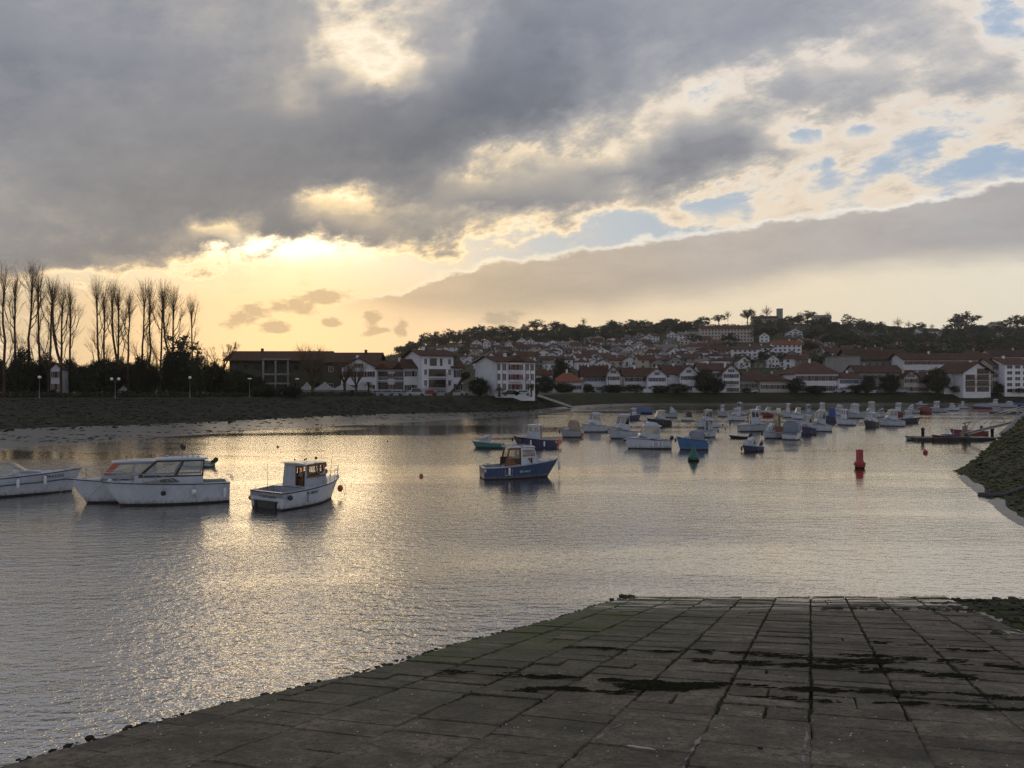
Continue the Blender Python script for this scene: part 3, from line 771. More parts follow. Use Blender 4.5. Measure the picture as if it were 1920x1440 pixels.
for k, s_ in enumerate(slabs):
    vs, fs = slab_geo(*s_)
    if k < 300 and inview(s_[0], s_[1]):
        b_ = MB(); b_.add([(a-s_[0], b-s_[1], c-zs(s_[0], s_[1])) for a, b, c in vs], fs)
        b_.build('slab', M_['slab'], slip, (s_[0], s_[1], zs(s_[0], s_[1])))
    else: rest.add(vs, fs)
tag(rest.build('slab_field', M_['slab'], slip), kind='stuff')
# torn lip of stones and weed along the left and lower edge
mb = MB(); pts = []
for k in range(620):
    y = random.uniform(6, 26.2); pts.append(Vector((edge_x(y)+random.uniform(-.28,.06), y, zs(0, y)-.05)))
scatter_rocks(mb, pts, .03, .11, flat=.5)
tag(mb.build('edge_rubble', M_['rock']), 'broken stones along the left lip of the slipway', kind='stuff')
# wrack lines of seaweed
def weed_tuft(mb, p, s):
    for _ in range(random.randint(4, 8)):
        a = random.gauss(-.06, .22) + (math.pi if random.random() < .5 else 0); l_ = s*random.uniform(.8, 3.0)
        q0 = p + Vector((random.gauss(0, s*.9), random.gauss(0, s*.16), 0)); q0.z = zs(q0.x, q0.y)+.008
        q1 = q0 + Vector((math.cos(a)*l_, math.sin(a)*l_*.4, 0)); q1.z = zs(q1.x, q1.y)+.012
        mm = q0.lerp(q1, .5) + Vector((0, 0, random.uniform(.004, .022)*min(1, s*6)))
        w = random.uniform(.006, .022)*(1+s*2); o = Vector((-math.sin(a)*w, math.cos(a)*w, .004))
        mb.add([q0, mm+o, q1, mm-o, mm+Vector((0,0,.012))], [(0,3,4),(3,2,4),(2,1,4),(1,0,4)])
mb = MB()
lines_px = [([(820,1262),(960,1268),(1100,1272),(1240,1284),(1400,1285),(1560,1296),(1700,1300),(1920,1310)], 1.0, .10, 620),
            ([(1080,1215),(1240,1222),(1360,1222),(1480,1232),(1560,1240),(1680,1240)], .8, .16, 420),
            ([(1300,1240),(1440,1244),(1560,1252),(1700,1260),(1800,1270),(1920,1285)], .9, .18, 480),
            ([(1560,1228),(1650,1232),(1780,1240),(1860,1248),(1920,1255)], .6, .14, 260),
            ([(1150,1285),(1240,1292),(1320,1290)], 1.0, .12, 130),
            ([(960,1296),(1060,1292),(1180,1300)], .5, .08, 90),
            ([(1400,1307),(1520,1314),(1700,1320),(1900,1332)], .5, .06, 110),
            ([(1640,1205),(1720,1212),(1850,1225)], .4, .12, 90)]
for px, dens, sp_, cnt in lines_px:
    for _ in range(int(cnt*.42)):
        f_ = random.random()*(len(px)-1); i = min(int(f_), len(px)-2); a, b = px[i], px[i+1]; t_ = f_-i
        X = a[0]+(b[0]-a[0])*t_; Y = a[1]+(b[1]-a[1])*t_
        if noise.noise(Vector((X*.021, Y*.02, 5))) < -.12: continue
        x, y = slip_at(X, Y + random.gauss(0, 1.3)); weed_tuft(mb, Vector((x, y+random.gauss(0, sp_*.6), 0)), random.uniform(.02, .10))
for _ in range(6):
    x, y = slip_at(random.uniform(500, 1920), random.uniform(1150, 1420))
    if x > edge_x(y)+.2: weed_tuft(mb, Vector((x, y, 0)), random.uniform(.01, .035))
tag(mb.build('seaweed', M_['weed']), 'dark lines of stranded seaweed across the slipway', kind='stuff')
# moss in the joints
M_['moss'] = mat('joint_moss', (.05,.065,.018), .9, .1, col2=(.02,.025,.01), vscale=4)
mb = MB()
for _ in range(2600):
    ci = random.randint(-8, 12); q_ = random.uniform(8, 27)
    p_ = ci*W + random.gauss(0, .025)
    if noise.noise(Vector((ci*.9, q_*.35, 1))) < -.05: continue
    x = p_*ex_[0]+q_*ey_[0]; y = p_*ex_[1]+q_*ey_[1]
    if y < 9.5 or y > 25.6 or x < edge_x(y)+.1 or x > right_x(y): continue
    s = random.uniform(.012, .03); z = zs(x, y) - .012
    mb.add([(x-s, y-s*.6, z), (x+s, y-s*.8, z), (x+s*.8, y+s, z), (x-s, y+s*.7, z), (x, y, z+s*.75)], [(0,1,4),(1,2,4),(2,3,4),(3,0,4)])
tag(mb.build('joint_moss', M_['moss']), 'green moss growing in the slab joints', kind='stuff')
# bits of shell, grit and driftwood
M_['shell'] = mat('bleached_debris', (.42,.40,.36), .8)
mb = MB()
for _ in range(330):
    x, y = slip_at(random.uniform(100, 1920), random.uniform(1165, 1440))
    if x < edge_x(y)+.15 or x > right_x(y): continue
    s = random.uniform(.006, .020); z = zs(x, y)+.006
    vs, fs = random.choice(ROCKS); mb.add(vs, fs, 0, False, Matrix.Translation((x, y, z)) @ Matrix.Rotation(random.uniform(0,6), 4, 'Z') @ Matrix.Diagonal((s*random.uniform(1,2.4), s, s*.7, 1)))
tag(mb.build('grit', M_['shell']), 'pale shells and grit scattered over the slabs', kind='stuff')
def stick(X0, Y0, X1, Y1, label):
    a, b = slip_at(X0, Y0), slip_at(X1, Y1); mb = MB()
    pts = [Vector((a[0]+(b[0]-a[0])*k/5, a[1]+(b[1]-a[1])*k/5, 0)) for k in range(6)]
    for k, p in enumerate(pts): p.z = zs(p.x, p.y)+.018; p.y += .006*math.sin(k*2.1)
    mb.tube(pts, [.007,.010,.011,.010,.008,.005], 6)
    tag(mb.build('driftwood_stick', M_['shell']), label, 'stick')
stick(1176, 1401, 1228, 1408, 'thin pale stick lying on the slabs near the bottom of the picture')
# pale mortar smears in the nearest joints
M_['mortar'] = mat('pale_mortar', (.20,.195,.18), .9, .2, var=.3, vscale=12, bump=.01, bscale=30)
mb = MB()
for (pl, w) in (([(1325,1370),(1312,1385),(1300,1402),(1285,1425),(1280,1440)], .030), ([(1510,1365),(1513,1380),(1508,1400),(1505,1418),(1508,1440)], .034), ([(1165,1358),(1140,1368),(1110,1392)], .02), ([(1850,1345),(1862,1352)], .05)):
    pts = [slip_at(*p) for p in pl]
    L_ = []
    for i in range(len(pts)-1):
        for k in range(6):
            t_ = k/6; L_.append((pts[i][0]+(pts[i+1][0]-pts[i][0])*t_, pts[i][1]+(pts[i+1][1]-pts[i][1])*t_))
    L_.append(pts[-1]); vs = []; fs = []
    for k, (x, y) in enumerate(L_):
        ww = w*max(.02, noise.noise(Vector((k*.35, x*3, 0)))*2.2+.35)*(.6+.8*random.random()); vs += [(x-ww, y, zs(x,y)+.001), (x, y, zs(x,y)+.011), (x+ww*.9, y, zs(x,y)+.001)]
    for k in range(len(L_)-1):
        for j in range(2): fs.append((k*3+j, k*3+j+1, (k+1)*3+j+1, (k+1)*3+j))
    mb.add(vs, fs)
tag(mb.build('mortar_smear', M_['mortar'], slip), kind='stuff')
# pebbly mud at the right end of the slipway
mb = MB(); vs = []; fs = []
nx_, ny_ = 40, 40
for i in range(nx_+1):
    for j in range(ny_+1):
        y = 5 + 21.8*j/ny_; x = right_x(y) + .1 + 13*i/nx_
        z = zs(x, y) - .02 - .02*min(i, 3) + noise.noise(Vector((x*.9, y*.9, 2)))*.05 + noise.noise(Vector((x*3, y*3, 2)))*.02
        if y > 22: z -= max(0, (y-22))*.012*i/8
        vs.append((x, y, z))
for i in range(nx_):
    for j in range(ny_): fs.append((i*(ny_+1)+j, (i+1)*(ny_+1)+j, (i+1)*(ny_+1)+j+1, i*(ny_+1)+j+1))
mb.add(vs, fs, 0, True); tag(mb.build('shingle', M_['pebbly']), 'wet pebbly mud beside the right end of the slipway', kind='structure')
mb = MB(); pts = []
for _ in range(900):
    y = random.uniform(15, 26.6); x = right_x(y) + random.random()*9 - .6; pts.append(Vector((x, y, zs(x, y)-.03)))
for _ in range(60):
    X = random.uniform(1540, 1920); x, y = slip_at(X, 1141+random.gauss(0, 1.5)); pts.append(Vector((x, y, zs(x, y)+.01)))
for _ in range(14):
    x, y = slip_at(random.uniform(1150, 1196), 1119+random.gauss(0, 1.)); pts.append(Vector((x-.1, y, .02)))
scatter_rocks(mb, pts, .06, .30, flat=.5)
tag(mb.build('shore_stones', M_['rock']), 'small dark stones scattered over the wet mud and waterline', kind='stuff')

# ================================================================== boats
def panel(mb, bl, br, tr, tl, th, openings, mi=0):
    """a wall between four corners with openings (u0,u1,v0,v1), th thick; returns the corner points of each opening"""
    bl, br, tr, tl = map(Vector, (bl, br, tr, tl))
    n = (br-bl).cross(tl-bl).normalized()*th
    def P(u, v): return bl.lerp(br, u).lerp(tl.lerp(tr, u), v)
    us_ = sorted({0., 1.} | {o[0] for o in openings} | {o[1] for o in openings}); vs_ = sorted({0., 1.} | {o[2] for o in openings} | {o[3] for o in openings})
    for i in range(len(us_)-1):
        for j in range(len(vs_)-1):
            um, vm = (us_[i]+us_[i+1])/2, (vs_[j]+vs_[j+1])/2
            if any(o[0] < um < o[1] and o[2] < vm < o[3] for o in openings): continue
            q_ = [P(us_[i], vs_[j]), P(us_[i+1], vs_[j]), P(us_[i+1], vs_[j+1]), P(us_[i], vs_[j+1])]
            mb.add(q_ + [p-n for p in q_], [(0,1,2,3),(7,6,5,4),(0,4,5,1),(1,5,6,2),(2,6,7,3),(3,7,4,0)], mi)
    return [[P(o[0], o[2])-n*.5, P(o[1], o[2])-n*.5, P(o[1], o[3])-n*.5, P(o[0], o[3])-n*.5] for o in openings]

def lettering(body, size, ext, m, parent, loc, rot):
    cu = bpy.data.curves.new('lettering', 'FONT'); cu.body = body; cu.size = size; cu.extrude = ext; cu.align_x = 'CENTER'; cu.align_y = 'CENTER'; cu.resolution_u = 3
    t_ = bpy.data.objects.new('tmp', cu); COL.objects.link(t_); me = bpy.data.meshes.new_from_object(t_); bpy.data.objects.remove(t_)
    me.materials.clear(); me.materials.append(m); me.name = 'lettering'
    o = link('lettering', me, parent, loc); o.rotation_euler = rot; o['kind'] = 'thing'; del o['kind']; return o
class Boat:
    """local frame: bow towards +x, keel on y=0, z=0 at the waterline"""
    def __init__(s, label, L, B, hs, hb, hull='gel_white', stripe='dark', rake=.75, deckm='gel_white', group=None, transom_in=0., name='motor_boat', cat='boat', foul='antifoul', deck_from=.1, fine=1.0):
        s.root = thing(name, label, cat, group=group); s.L, s.B, s.hs, s.hb = L, B, hs, hb
        s.rake = rake; s.fine = fine; NS = 13
        s.xs = [-L/2 + (L - rake*.62)*(i/(NS-1)) for i in range(NS)]
        rings = []; low = []; rail = []; inner = []
        for i in range(NS):
            t_ = i/(NS-1); b = s.half(t_); h = s.sheer(t_)
            bw = b*(.90 - .45*t_**2.2) * (1 if t_ < .98 else .0); rk = rake*max(0, (t_-.45)/.55)**1.6
            def X(z): return s.xs[i] + rk*(z/h if h else 0)
            kd = -.34*(1-t_**6)
            right = [(X(h), -b, h), (X(h*.62), -(b*.62+bw*.38)*.995, h*.62), (X(h*.22), -(b*.2+bw*.8), h*.22), (X(.10), -bw*1.005, .12)]
            rings.append(right); low.append([(X(.10), -bw*1.005, .12), (X(-.1), -bw*.9, -.14), (X(-.2), 0, kd-.02)])
            rail.append((X(h), b, h)); inner.append((X(h), b, h))
        s.t = [i/(NS-1) for i in range(NS)]
        s.railpts = rail
        mb = MB()
        mir = lambda ps: [(x, -y, z) for x, y, z in ps]
        mb.loft(rings); mb.loft([mir(r_) for r_ in rings][::-1])
        tr_ = rings[0] ; mb.add(list(tr_) + mir(tr_)[::-1], [tuple(range(7, -1, -1))])
        mb.build('hull', M_[hull], s.root)
        mb = MB(); mb.loft(low); mb.loft([mir(r_) for r_ in low][::-1])
        mb.add(low[0] + mir(low[0])[:2][::-1], [tuple(range(4, -1, -1))])
        mb.build('bottom', M_[foul], s.root)
        # rub rail
        mb = MB(); rr_ = .028 if L > 4 else .022
        mb.tube([(x, y+.012, z-.02) for x, y, z in rail], rr_, 5); mb.tube([(x, -y-.012, z-.02) for x, y, z in rail], rr_, 5)
        mb.tube([(rail[0][0]-.01, -rail[0][1], rail[0][2]-.02), (rail[0][0]-.01, rail[0][1], rail[0][2]-.02)], rr_, 5)
        mb.build('rub_rail', M_[stripe], s.root)
        # deck forward of the cockpit, cockpit liner aft
        k0 = max(1, min(NS-3, round(deck_from*(NS-1)))); s.k0 = k0
        mb = MB(); rg = []
        for i in range(k0, NS):
            x, y, z = rail[i]; rg.append([(x, -y, z+.015), (x, -y*.5, z+.045), (x, 0, z+.06), (x, y*.5, z+.045), (x, y, z+.015)])
        mb.loft(rg)
        fl = max(.12, hs*.32); w_ = .14
        for sg in (-1, 1):
            o_ = [Vector((rail[i][0], sg*rail[i][1], rail[i][2]+.015)) for i in range(0, k0+1)]
            in_ = [Vector((p.x, sg*max(.05, abs(p.y)-w_), p.z+.02)) for p in o_]; fl_ = [Vector((p.x, p.y*.97, fl)) for p in in_]
            mb.loft([o_, in_, fl_], smooth=False)
        x0, y0, z0 = rail[0]; xk, yk, zk = rail[k0]
        mb.hexa([(x0,-y0,z0-.3),(x0+w_,-y0,z0-.3),(x0+w_,y0,z0-.3),(x0,y0,z0-.3),(x0,-y0,z0+.018),(x0+w_,-y0,z0+.018),(x0+w_,y0,z0+.018),(x0,y0,z0+.018)])
        mb.add([(x0+w_,-y0+w_,fl),(xk,-yk+w_,fl),(xk,yk-w_,fl),(x0+w_,y0-w_,fl)], [(0,1,2,3)])
        mb.add([(xk,-yk,fl),(xk,yk,fl),(xk,yk,zk+.02),(xk,-yk,zk+.02)], [(0,1,2,3)])
        mb.build('deck', M_[deckm], s.root)
    def half(s, t_):
        f = 1 - max(0, (t_-.35)/.65)**(2.3*s.fine); return max(.01, s.B/2*(.88 + .12*min(1, t_/.35))*f**.9)
    def sheer(s, t_): return s.hs + (s.hb-s.hs)*t_**1.8
    def pt(s, t_, side=1, inset=0., dz=0.):
        f_ = t_*(len(s.railpts)-1); i = min(int(f_), len(s.railpts)-2); a, b = Vector(s.railpts[i]), Vector(s.railpts[i+1]); p = a.lerp(b, f_-i)
        return Vector((p.x, side*max(.0, p.y-inset), p.z+dz))
    def tx(s, x):
        """rail parameter for a given x"""
        for i in range(len(s.railpts)-1):
            if s.railpts[i][0] <= x <= s.railpts[i+1][0]: return (i + (x-s.railpts[i][0])/(s.railpts[i+1][0]-s.railpts[i][0]))/(len(s.railpts)-1)
        return 0. if x < 0 else 1.
    def dz(s, x): return s.pt(s.tx(x)).z
    def house(s, xa, xf, wa, wf, z1, sill, ra=.1, rf=.45, inn=.10, side=((.08,.46),(.54,.93)), front=((.05,.48),(.52,.95)), back='open', wall='gel_white', roof='gel_white', glass='glass', over=.12, za=None, zf=None, name='wheelhouse', roof_t=.06, frame=None, camber=.05):
        """a cabin from xa (aft) to xf (fore), half widths wa, wf; sill and z1 are heights above the waterline"""
        za = s.dz(xa) if za is None else za; zf = s.dz(xf) if zf is None else zf
        xt_a, xt_f = xa+ra, xf-rf
        A0, A1 = Vector((xa,-wa,za)), Vector((xt_a,-wa+inn,z1)); F0, F1 = Vector((xf,-wf,zf)), Vector((xt_f,-wf+inn*.8,z1))
        m = lambda v: Vector((v.x, -v.y, v.z))
        mb = MB(); panes = []
        sv = lambda z0_: max(.02, (sill-z0_)/(z1-z0_))
        s0 = (sv(za)+sv(zf))/2
        ops = [(a, b, s0, .90) for a, b in side]
        panes += panel(mb, A0, F0, F1, A1, .035, ops)
        panes += panel(mb, m(F0), m(A0), m(A1), m(F1), .035, [(1-b, 1-a, c, d) for a, b, c, d in ops])
        panes += panel(mb, F0, m(F0), m(F1), F1, .035, [(a, b, sv(zf), .90) for a, b in front])
        if back == 'wall': panes += panel(mb, m(A0), A0, A1, m(A1), .035, [(.08,.40,.5,.9),(.5,.92,.02,.9)])
        elif back == 'window': panes += panel(mb, m(A0), A0, A1, m(A1), .035, [(.07,.42,.45,.9),(.5,.93,.45,.9)])
        elif back == 'solid': panel(mb, m(A0), A0, A1, m(A1), .035, [])
        elif back == 'door': panes += panel(mb, m(A0), A0, A1, m(A1), .035, [(.56,.92,.02,.92)]); panes.pop()
        mb.build(name, M_[frame or wall], s.root)
        r_ = MB(); rings = []
        for k in range(6):
            x = xt_a-over + (xt_f+over*.9-xt_a+over)*k/5; w = (wa-inn)+( (wf-inn*.8)-(wa-inn))*k/5 + over*.6
            cz = camber*(1-((k-2.2)/3.5)**2)
            top = [(x, w*math.sin(math.pi/2*q_/3) if 0 else w*q_/3, z1+roof_t+cz-.06*(q_/3)**2) for q_ in range(-3, 4)]
            rings.append(top + [(x, w, z1), (x, -w, z1)])
        r_.loft(rings, closed=True, cap=True, smooth=False); ro = r_.build('roof', M_[roof], s.root)
        for q_ in panes:
            g = MB(); g.add(q_, [(0,1,2,3)]); g.build('window', M_[glass], s.root)
        s.roof_z = z1 + roof_t + camber; s.roof_x = (xt_a, xt_f); s.roof_w = wa-inn
        return ro
    def trunk(s, xa, xf, wa, wf, h, rf=.9, wins=((.1,.5),(.55,.9)), wall='gel_white', glass='tinted', name='trunk_cabin', inn=.12, taper=.5):
        za, zf = s.dz(xa), s.dz(xf); mb = MB(); panes = []
        A0, A1 = Vector((xa,-wa,za)), Vector((xa+.05,-wa+inn,za+h)); F0, F1 = Vector((xf,-wf,zf)), Vector((xf-rf,-wf+.05,max(zf+.05, zf+h*taper)))
        m = lambda v: Vector((v.x, -v.y, v.z))
        ops = [(a, b, .32, .82) for a, b in wins]
        panes += panel(mb, A0, F0, F1, A1, .03, ops); panes += panel(mb, m(F0), m(A0), m(A1), m(F1), .03, [(1-b, 1-a, c, d) for a, b, c, d in ops])
        panel(mb, F0, m(F0), m(F1), F1, .03, []); panel(mb, m(A0), A0, A1, m(A1), .03, [(.38,.62,.05,.95)])
        rg = [[(p.x, p.y*q_, p.z+.05*(1-q_*q_)) for q_ in (1, .5, 0, -.5, -1)] for p in (A1, A1.lerp(F1, .5)+Vector((0,-.03,.02)), F1)]
        mb.loft(rg); mb.build(name, M_[wall], s.root)
        for q_ in panes:
            g = MB(); g.add(q_, [(0,1,2,3)]); g.build('window', M_[glass], s.root)
    def rails(s, t0=.5, t1=.995, h=.5, n=4, r=.014, inset=.06, mid=True):
        mb = MB()
        top = [s.pt(t0 + (t1-t0)*k/8, 1, inset, h*(.35+.65*min(1, k/2))) for k in range(9)]
        top += [Vector((p.x, -p.y, p.z)) for p in reversed(top)]
        top[8].x += .08; top[9].x += .08
        mb.tube(top, r, 4)
        if mid: mb.tube([p - Vector((0,0,h*.45)) for p in top[2:-2]], r*.7, 4)
        for k in range(n+1):
            t_ = t0 + (t1-t0)*(k+.6)/(n+.6)
            for sd_ in (1, -1): a = s.pt(t_, sd_, inset); mb.tube([a, a+Vector((.03,0,h*(.6 + .4*min(1, k)))) ], r, 4)
        mb.build('bow_rail', M_['steel'], s.root)
    def fender(s, t_, side, kind='long', col='fender', drop=.12):
        p = s.pt(t_, side, -.09, -drop); mb = MB()
        if kind == 'ball': mb.ball(Vector((p.x, p.y+side*.06, p.z-.22)), .15, 10)
        else: mb.lathe([(.02,0),(.08,-.05),(.09,-.12),(.09,-.48),(.07,-.55),(.02,-.6)][::-1], 8, 0, Matrix.Translation(p))
        o = mb.build('fender', M_[col], s.root)
        r_ = MB(); r_.tube([p+Vector((0,0,-.05)), s.pt(t_, side, .05, .03)], .008, 3); r_.build('line', M_['rope'], o)
    def bowfender(s, col='rubber', k=.55):
        p = s.pt(1, 1, 0, 0); mb = MB(); mb.lathe([(.02,-.55*k*1.6),(.09,-.5*k*1.6),(.10,-.1),(.03,0)], 8, 0, Matrix.Translation((p.x+.10, 0, p.z-.15)))
        mb.build('bow_fender', M_[col], s.root)
    def antenna(s, x, y, z, h, lean=(0,0), r=.010, name='antenna', m='dark'):
        mb = MB(); mb.tube([(x,y,z-.04),(x,y,z+.12)], r*2.2, 4); mb.tube([(x,y,z+.05),(x+lean[0],y+lean[1],z+h)], [r, r*.6], 4); return mb.build(name, M_[m], s.root)
    def outboard(s, y=0., up=0.):
        x = s.railpts[0][0]; z = s.hs; mb = MB()
        M = Matrix.Translation((x-.12, y, z+.02)) @ Matrix.Rotation(-up, 4, 'Y')
        rg = [[(-.20*k_+c, w*k_, zz) for (c, w, k_) in ((0,.11,1),(.18,.13,.0),(.0,-.11,1),(-.14,0,1.2))] for zz, k_ in ((.0,.7),(.1,1),(.35,1),(.45,.7))]
        for i, zz in enumerate((-.02,.08,.34,.46)): pass
        mb.lathe([(.06,-.02),(.15,.06),(.17,.2),(.15,.38),(.08,.46)], 10, 0, M @ Matrix.Diagonal((1.25,.85,1,1)))
        mb.box(-.06,.06,-.04,.04,-.75,.02, 0, M); mb.box(-.2,.05,-.12,.12,-.62,-.59, 0, M)
        mb.box(.0,.2,-.1,.1,-.3,.02, 0, M)
        mb.build('outboard_motor', M_['dark'], s.root)
    def text(s, body, size, t_, side, z, m='letter'):
        p = s.pt(t_, side, -.012); a = s.pt(max(0, t_-.06), side); b = s.pt(min(1, t_+.06), side)
        d = (b-a); 
        ang = math.atan2(d.y, d.x) if side < 0 else math.atan2(-d.y, -d.x)
        h = s.sheer(t_); flare = math.atan((s.half(t_)*.38*(1-.9+.45*t_**2.2))/(h*.38+1e-6))
        f = 1 - z/h; bw = .90-.45*t_**2.2; bb = s.half(t_); yy = bb*(1 - f*(1-bw)*1.0) + .022
        lettering(body, size, .004, M_[m], s.root, (p.x - (s.rake*max(0,(t_-.45)/.55)**1.6)*(1-z/h), side*yy, z), (R(90)+flare*.6, 0, ang))
    def canopy(s, xa, xf, w, z0, z1, m='canvas', win=True, fwd=.35, aft=.1):
        """a cloth shelter stretched over hoops"""
        rings = []; n = 9
        for k in range(5):
            t_ = k/4; x = xa + (xf-xa)*t_; wz = 1 - .06*abs(t_-.5)*2; zt = z0+(z1-z0)*(1-.10*(2*t_-1)**2); ww = w*(1-.12*t_)
            x2 = lambda q_: x + (aft if k == 0 else (-fwd if k == 4 else 0))*q_
            ring = []
            for j in range(n):
                a = math.pi*j/(n-1); c_, s_ = math.cos(a), math.sin(a)
                yy = ww*(abs(c_)**.55)*(1 if c_ > 0 else -1); zz = z0 + (zt-z0)*(s_**.6); ring.append((x2((zz-z0)/(z1-z0)), yy, zz))
            rings.append(ring)
        mb = MB(); mb.loft(rings, smooth=True); mb.add(rings[4], [tuple(range(n))])
        if not win: mb.add(rings[0], [tuple(range(n))[::-1]])
        mb.build('canopy', M_[m], s.root)
        fr = MB()
        for k in (0, 4): fr.tube(rings[k], .02, 4)
        fr.build('canopy_frame', M_['dark'], s.root)
    def mooring(s, dx_=1.6, dy_=.4):
        mb = MB()
        for k in (-.12, .12): p = s.pt(1, 1, 0, -.05); mb.tube([(p.x-.1, k, p.z), (p.x+dx_*.4, k+dy_*.3, p.z*.5), (p.x+dx_*.6, k*.3+dy_*.4, -.2)], .013, 4)
        mb.build('mooring_line', M_['rope'], s.root)
    def cleats(s):
        for t_ in (.06, .5, .9):
            for sd_ in (1, -1):
                p = s.pt(t_, sd_, .08, .03); mb = MB(); mb.tube([p+Vector((-.1,0,.05)), p+Vector((.1,0,.05))], .014, 4); mb.tube([p, p+Vector((0,0,.05))], .018, 4); mb.build('cleat', M_['steel'], s.root)
    def place(s, X, Y, yaw):
        d = dist(Y); s.root.location = (xat(X, d), d, 0); s.root.rotation_euler = (0, 0, R(yaw)); s.root['_a'] = 0; del s.root['_a']
        mr = random.Random(int(X*7+Y)); s.root.rotation_euler[0] = R(mr.uniform(-1.2, 1.2)); s.root.rotation_euler[1] = R(mr.uniform(-.6, .6))

# ---- the six boats that show in detail
# open-backed sports cruiser cut by the left edge; bow to the right
b = Boat('white open sports cruiser cut off by the left edge, its bow pointing right', 8.6, 2.8, 1.05, 1.55, rake=.55, deck_from=.42, fine=1.3)
b.trunk(.6, 3.2, 1.0, .45, .30, rf=1.0, wins=((.2,.7),), taper=.15)
mb = MB(); g = MB()
ws = [(-.9,-1.22,1.28),(.1,-1.16,1.32),(1.35,-.70,1.42),(1.7,0,1.46),(1.35,.70,1.42),(.1,1.16,1.32),(-.9,1.22,1.28)]
wt = [(-1.2,-1.05,1.62),(-.35,-.98,1.98),(.45,-.60,2.05),(.75,0,2.06),(.45,.60,2.05),(-.35,.98,1.98),(-1.2,1.05,1.62)]
mb.tube(wt, .03, 5); mb.tube(ws, .025, 5)
for k in (0,1,2,4,5,6): mb.tube([ws[k], wt[k]], .022, 4)
mb.build('windscreen_frame', M_['steel'], b.root); g.loft([ws, wt]); g.build('windscreen', M_['glass'], b.root)
b.rails(.55, .99, .32, 5); b.fender(.62, -1, 'long'); b.fender(.30, -1, 'long', 'rubber'); b.fender(.78, -1, 'long')
b.text('BAA5333', .30, .845, -1, 1.15)
mb = MB(); mb.tube([b.pt(.0, -1, -.012, -.38), b.pt(.25, -1, -.012, -.42), b.pt(.5, -1, -.02, -.46), b.pt(.75, -1, -.01, -.52), b.pt(.97, -1, .0, -.6)], .035, 4); mb.build('side_stripe', M_['blue'], b.root)
b.mooring(); b.cleats(); b.place(1, 929.5, 34)
# front cruiser of the pair
b = Boat('white hard-top cabin cruiser in front of its twin, bow to the left', 6.5, 2.6, 1.18, 1.42, rake=.95, deck_from=.34, fine=1.1)
b.trunk(-.75, 2.6, 1.06, .42, .40, rf=1.0, wins=(), taper=.2)
for sd_ in (1, -1):
    g = MB(); y_ = 1.20
    g.add([(-.5,sd_*1.085,1.34),(-.12,sd_*1.085,1.60),(.6,sd_*1.085,1.53),(.6,sd_*1.085,1.34),(1.6,sd_*.765,1.37)], [(0,1,2,3),(3,2,4)] if sd_ > 0 else [(3,2,1,0),(4,2,3)])
    g.build('side_window', M_['tinted'], b.root)
b.house(-1.75, 1.75, 1.06, .74, 2.62, 1.74, ra=-.10, rf=1.05, inn=.16, side=((.03,.42),(.47,.97)), front=((.03,.32),(.35,.65),(.68,.97)), back='none', frame='dark', roof='gel_white', over=.16, za=1.62, zf=1.66, camber=.08, roof_t=.10)
mb = MB(); mb.prism([(-1.75,-1.06,1.22),(.6,-1.06,1.22),(1.95,-.62,1.22),(1.95,.62,1.22),(.6,1.06,1.22),(-1.75,1.06,1.22)], (0,0,.42)); mb.build('coach_roof', M_['gel_white'], b.root)
mb = MB(); mb.tube([(-1.6,-.6,2.78),(-.8,-.6,2.82),(.0,-.55,2.80)], .015, 4); mb.tube([(-1.6,.6,2.78),(-.8,.6,2.82),(.0,.55,2.80)], .015, 4)
mb.build('roof_rail', M_['steel'], b.root)
for x in (-1.5, -1.2, -.9, -.6): b.antenna(x, .75, 2.78, .28, (-.15, 0), .012, 'rod_holder', 'steel')
mb = MB(); mb.ball((.2,0,2.82), .12, 8, sz=.6); mb.build('dome_light', M_['gel_white'], b.root)
b.rails(.52, .99, .55, 5); b.fender(.60, 1, 'ball', 'rubber', .30); b.fender(.34, 1, 'ball', 'fender', .22); b.fender(.05, 1, 'long', 'fender', .25)
mb = MB()
for y_ in (-.9, 0, .9): mb.tube([(-3.45,y_,1.2),(-3.45,y_,1.5)], .015, 4)
mb.tube([(-3.2,-1.05,1.5),(-3.45,-.9,1.5),(-3.45,.9,1.5),(-3.2,1.05,1.5)], .016, 4); mb.build('stern_rail', M_['steel'], b.root)
b.antenna(-.5, .3, 2.80, .95, (.0, .0), .010, 'flagpole', 'steel')
mb = MB(); mb.add([(-.5,.3,3.55),(-.82,.33,3.42),(-.78,.3,3.12),(-.5,.3,3.28)], [(0,1,2,3),(3,2,1,0)]); mb.build('flag', M_['dark'], b.root)
b.mooring(); b.cleats(); b.place(320, 943.0, 205)
# its twin behind
b = Boat('white pilothouse cruiser half hidden behind the black-framed hard-top cruiser', 6.2, 2.7, 1.15, 1.5, rake=1.0, deck_from=.34, fine=1.1)
b.trunk(-.2, 2.5, .98, .45, .26, rf=.7, wins=((.2,.6),), taper=.2)
b.house(-1.3, 1.75, 1.06, .84, 2.38, 1.62, ra=.05, rf=.72, inn=.14, side=((.05,.45),(.50,.95)), front=((.04,.48),(.52,.96)), back='none', over=.18, za=1.32, zf=1.5, camber=.1)
mb = MB(); mb.box(-1.3,1.2,-1.1,1.1,1.15,1.34); mb.build('coach_roof', M_['gel_white'], b.root)
mb = MB(); mb.add([(1.02,.9,2.4),(1.6,.90,1.75),(1.35,.97,1.7),(.75,.98,2.38)], [(0,1,2,3),(3,2,1,0)]); mb.build('windscreen_curtain', M_['orange'], b.root)
for x, h in ((.4,.25),(.1,.35),(-.3,.28),(-1.,.2)): b.antenna(x, -.3, 2.6, h)
b.rails(.5, .99, .65, 4); b.fender(.72, 1, 'ball', 'fender', -.25)
b.mooring(.9); b.cleats(); b.place(250, 938.6, 206)
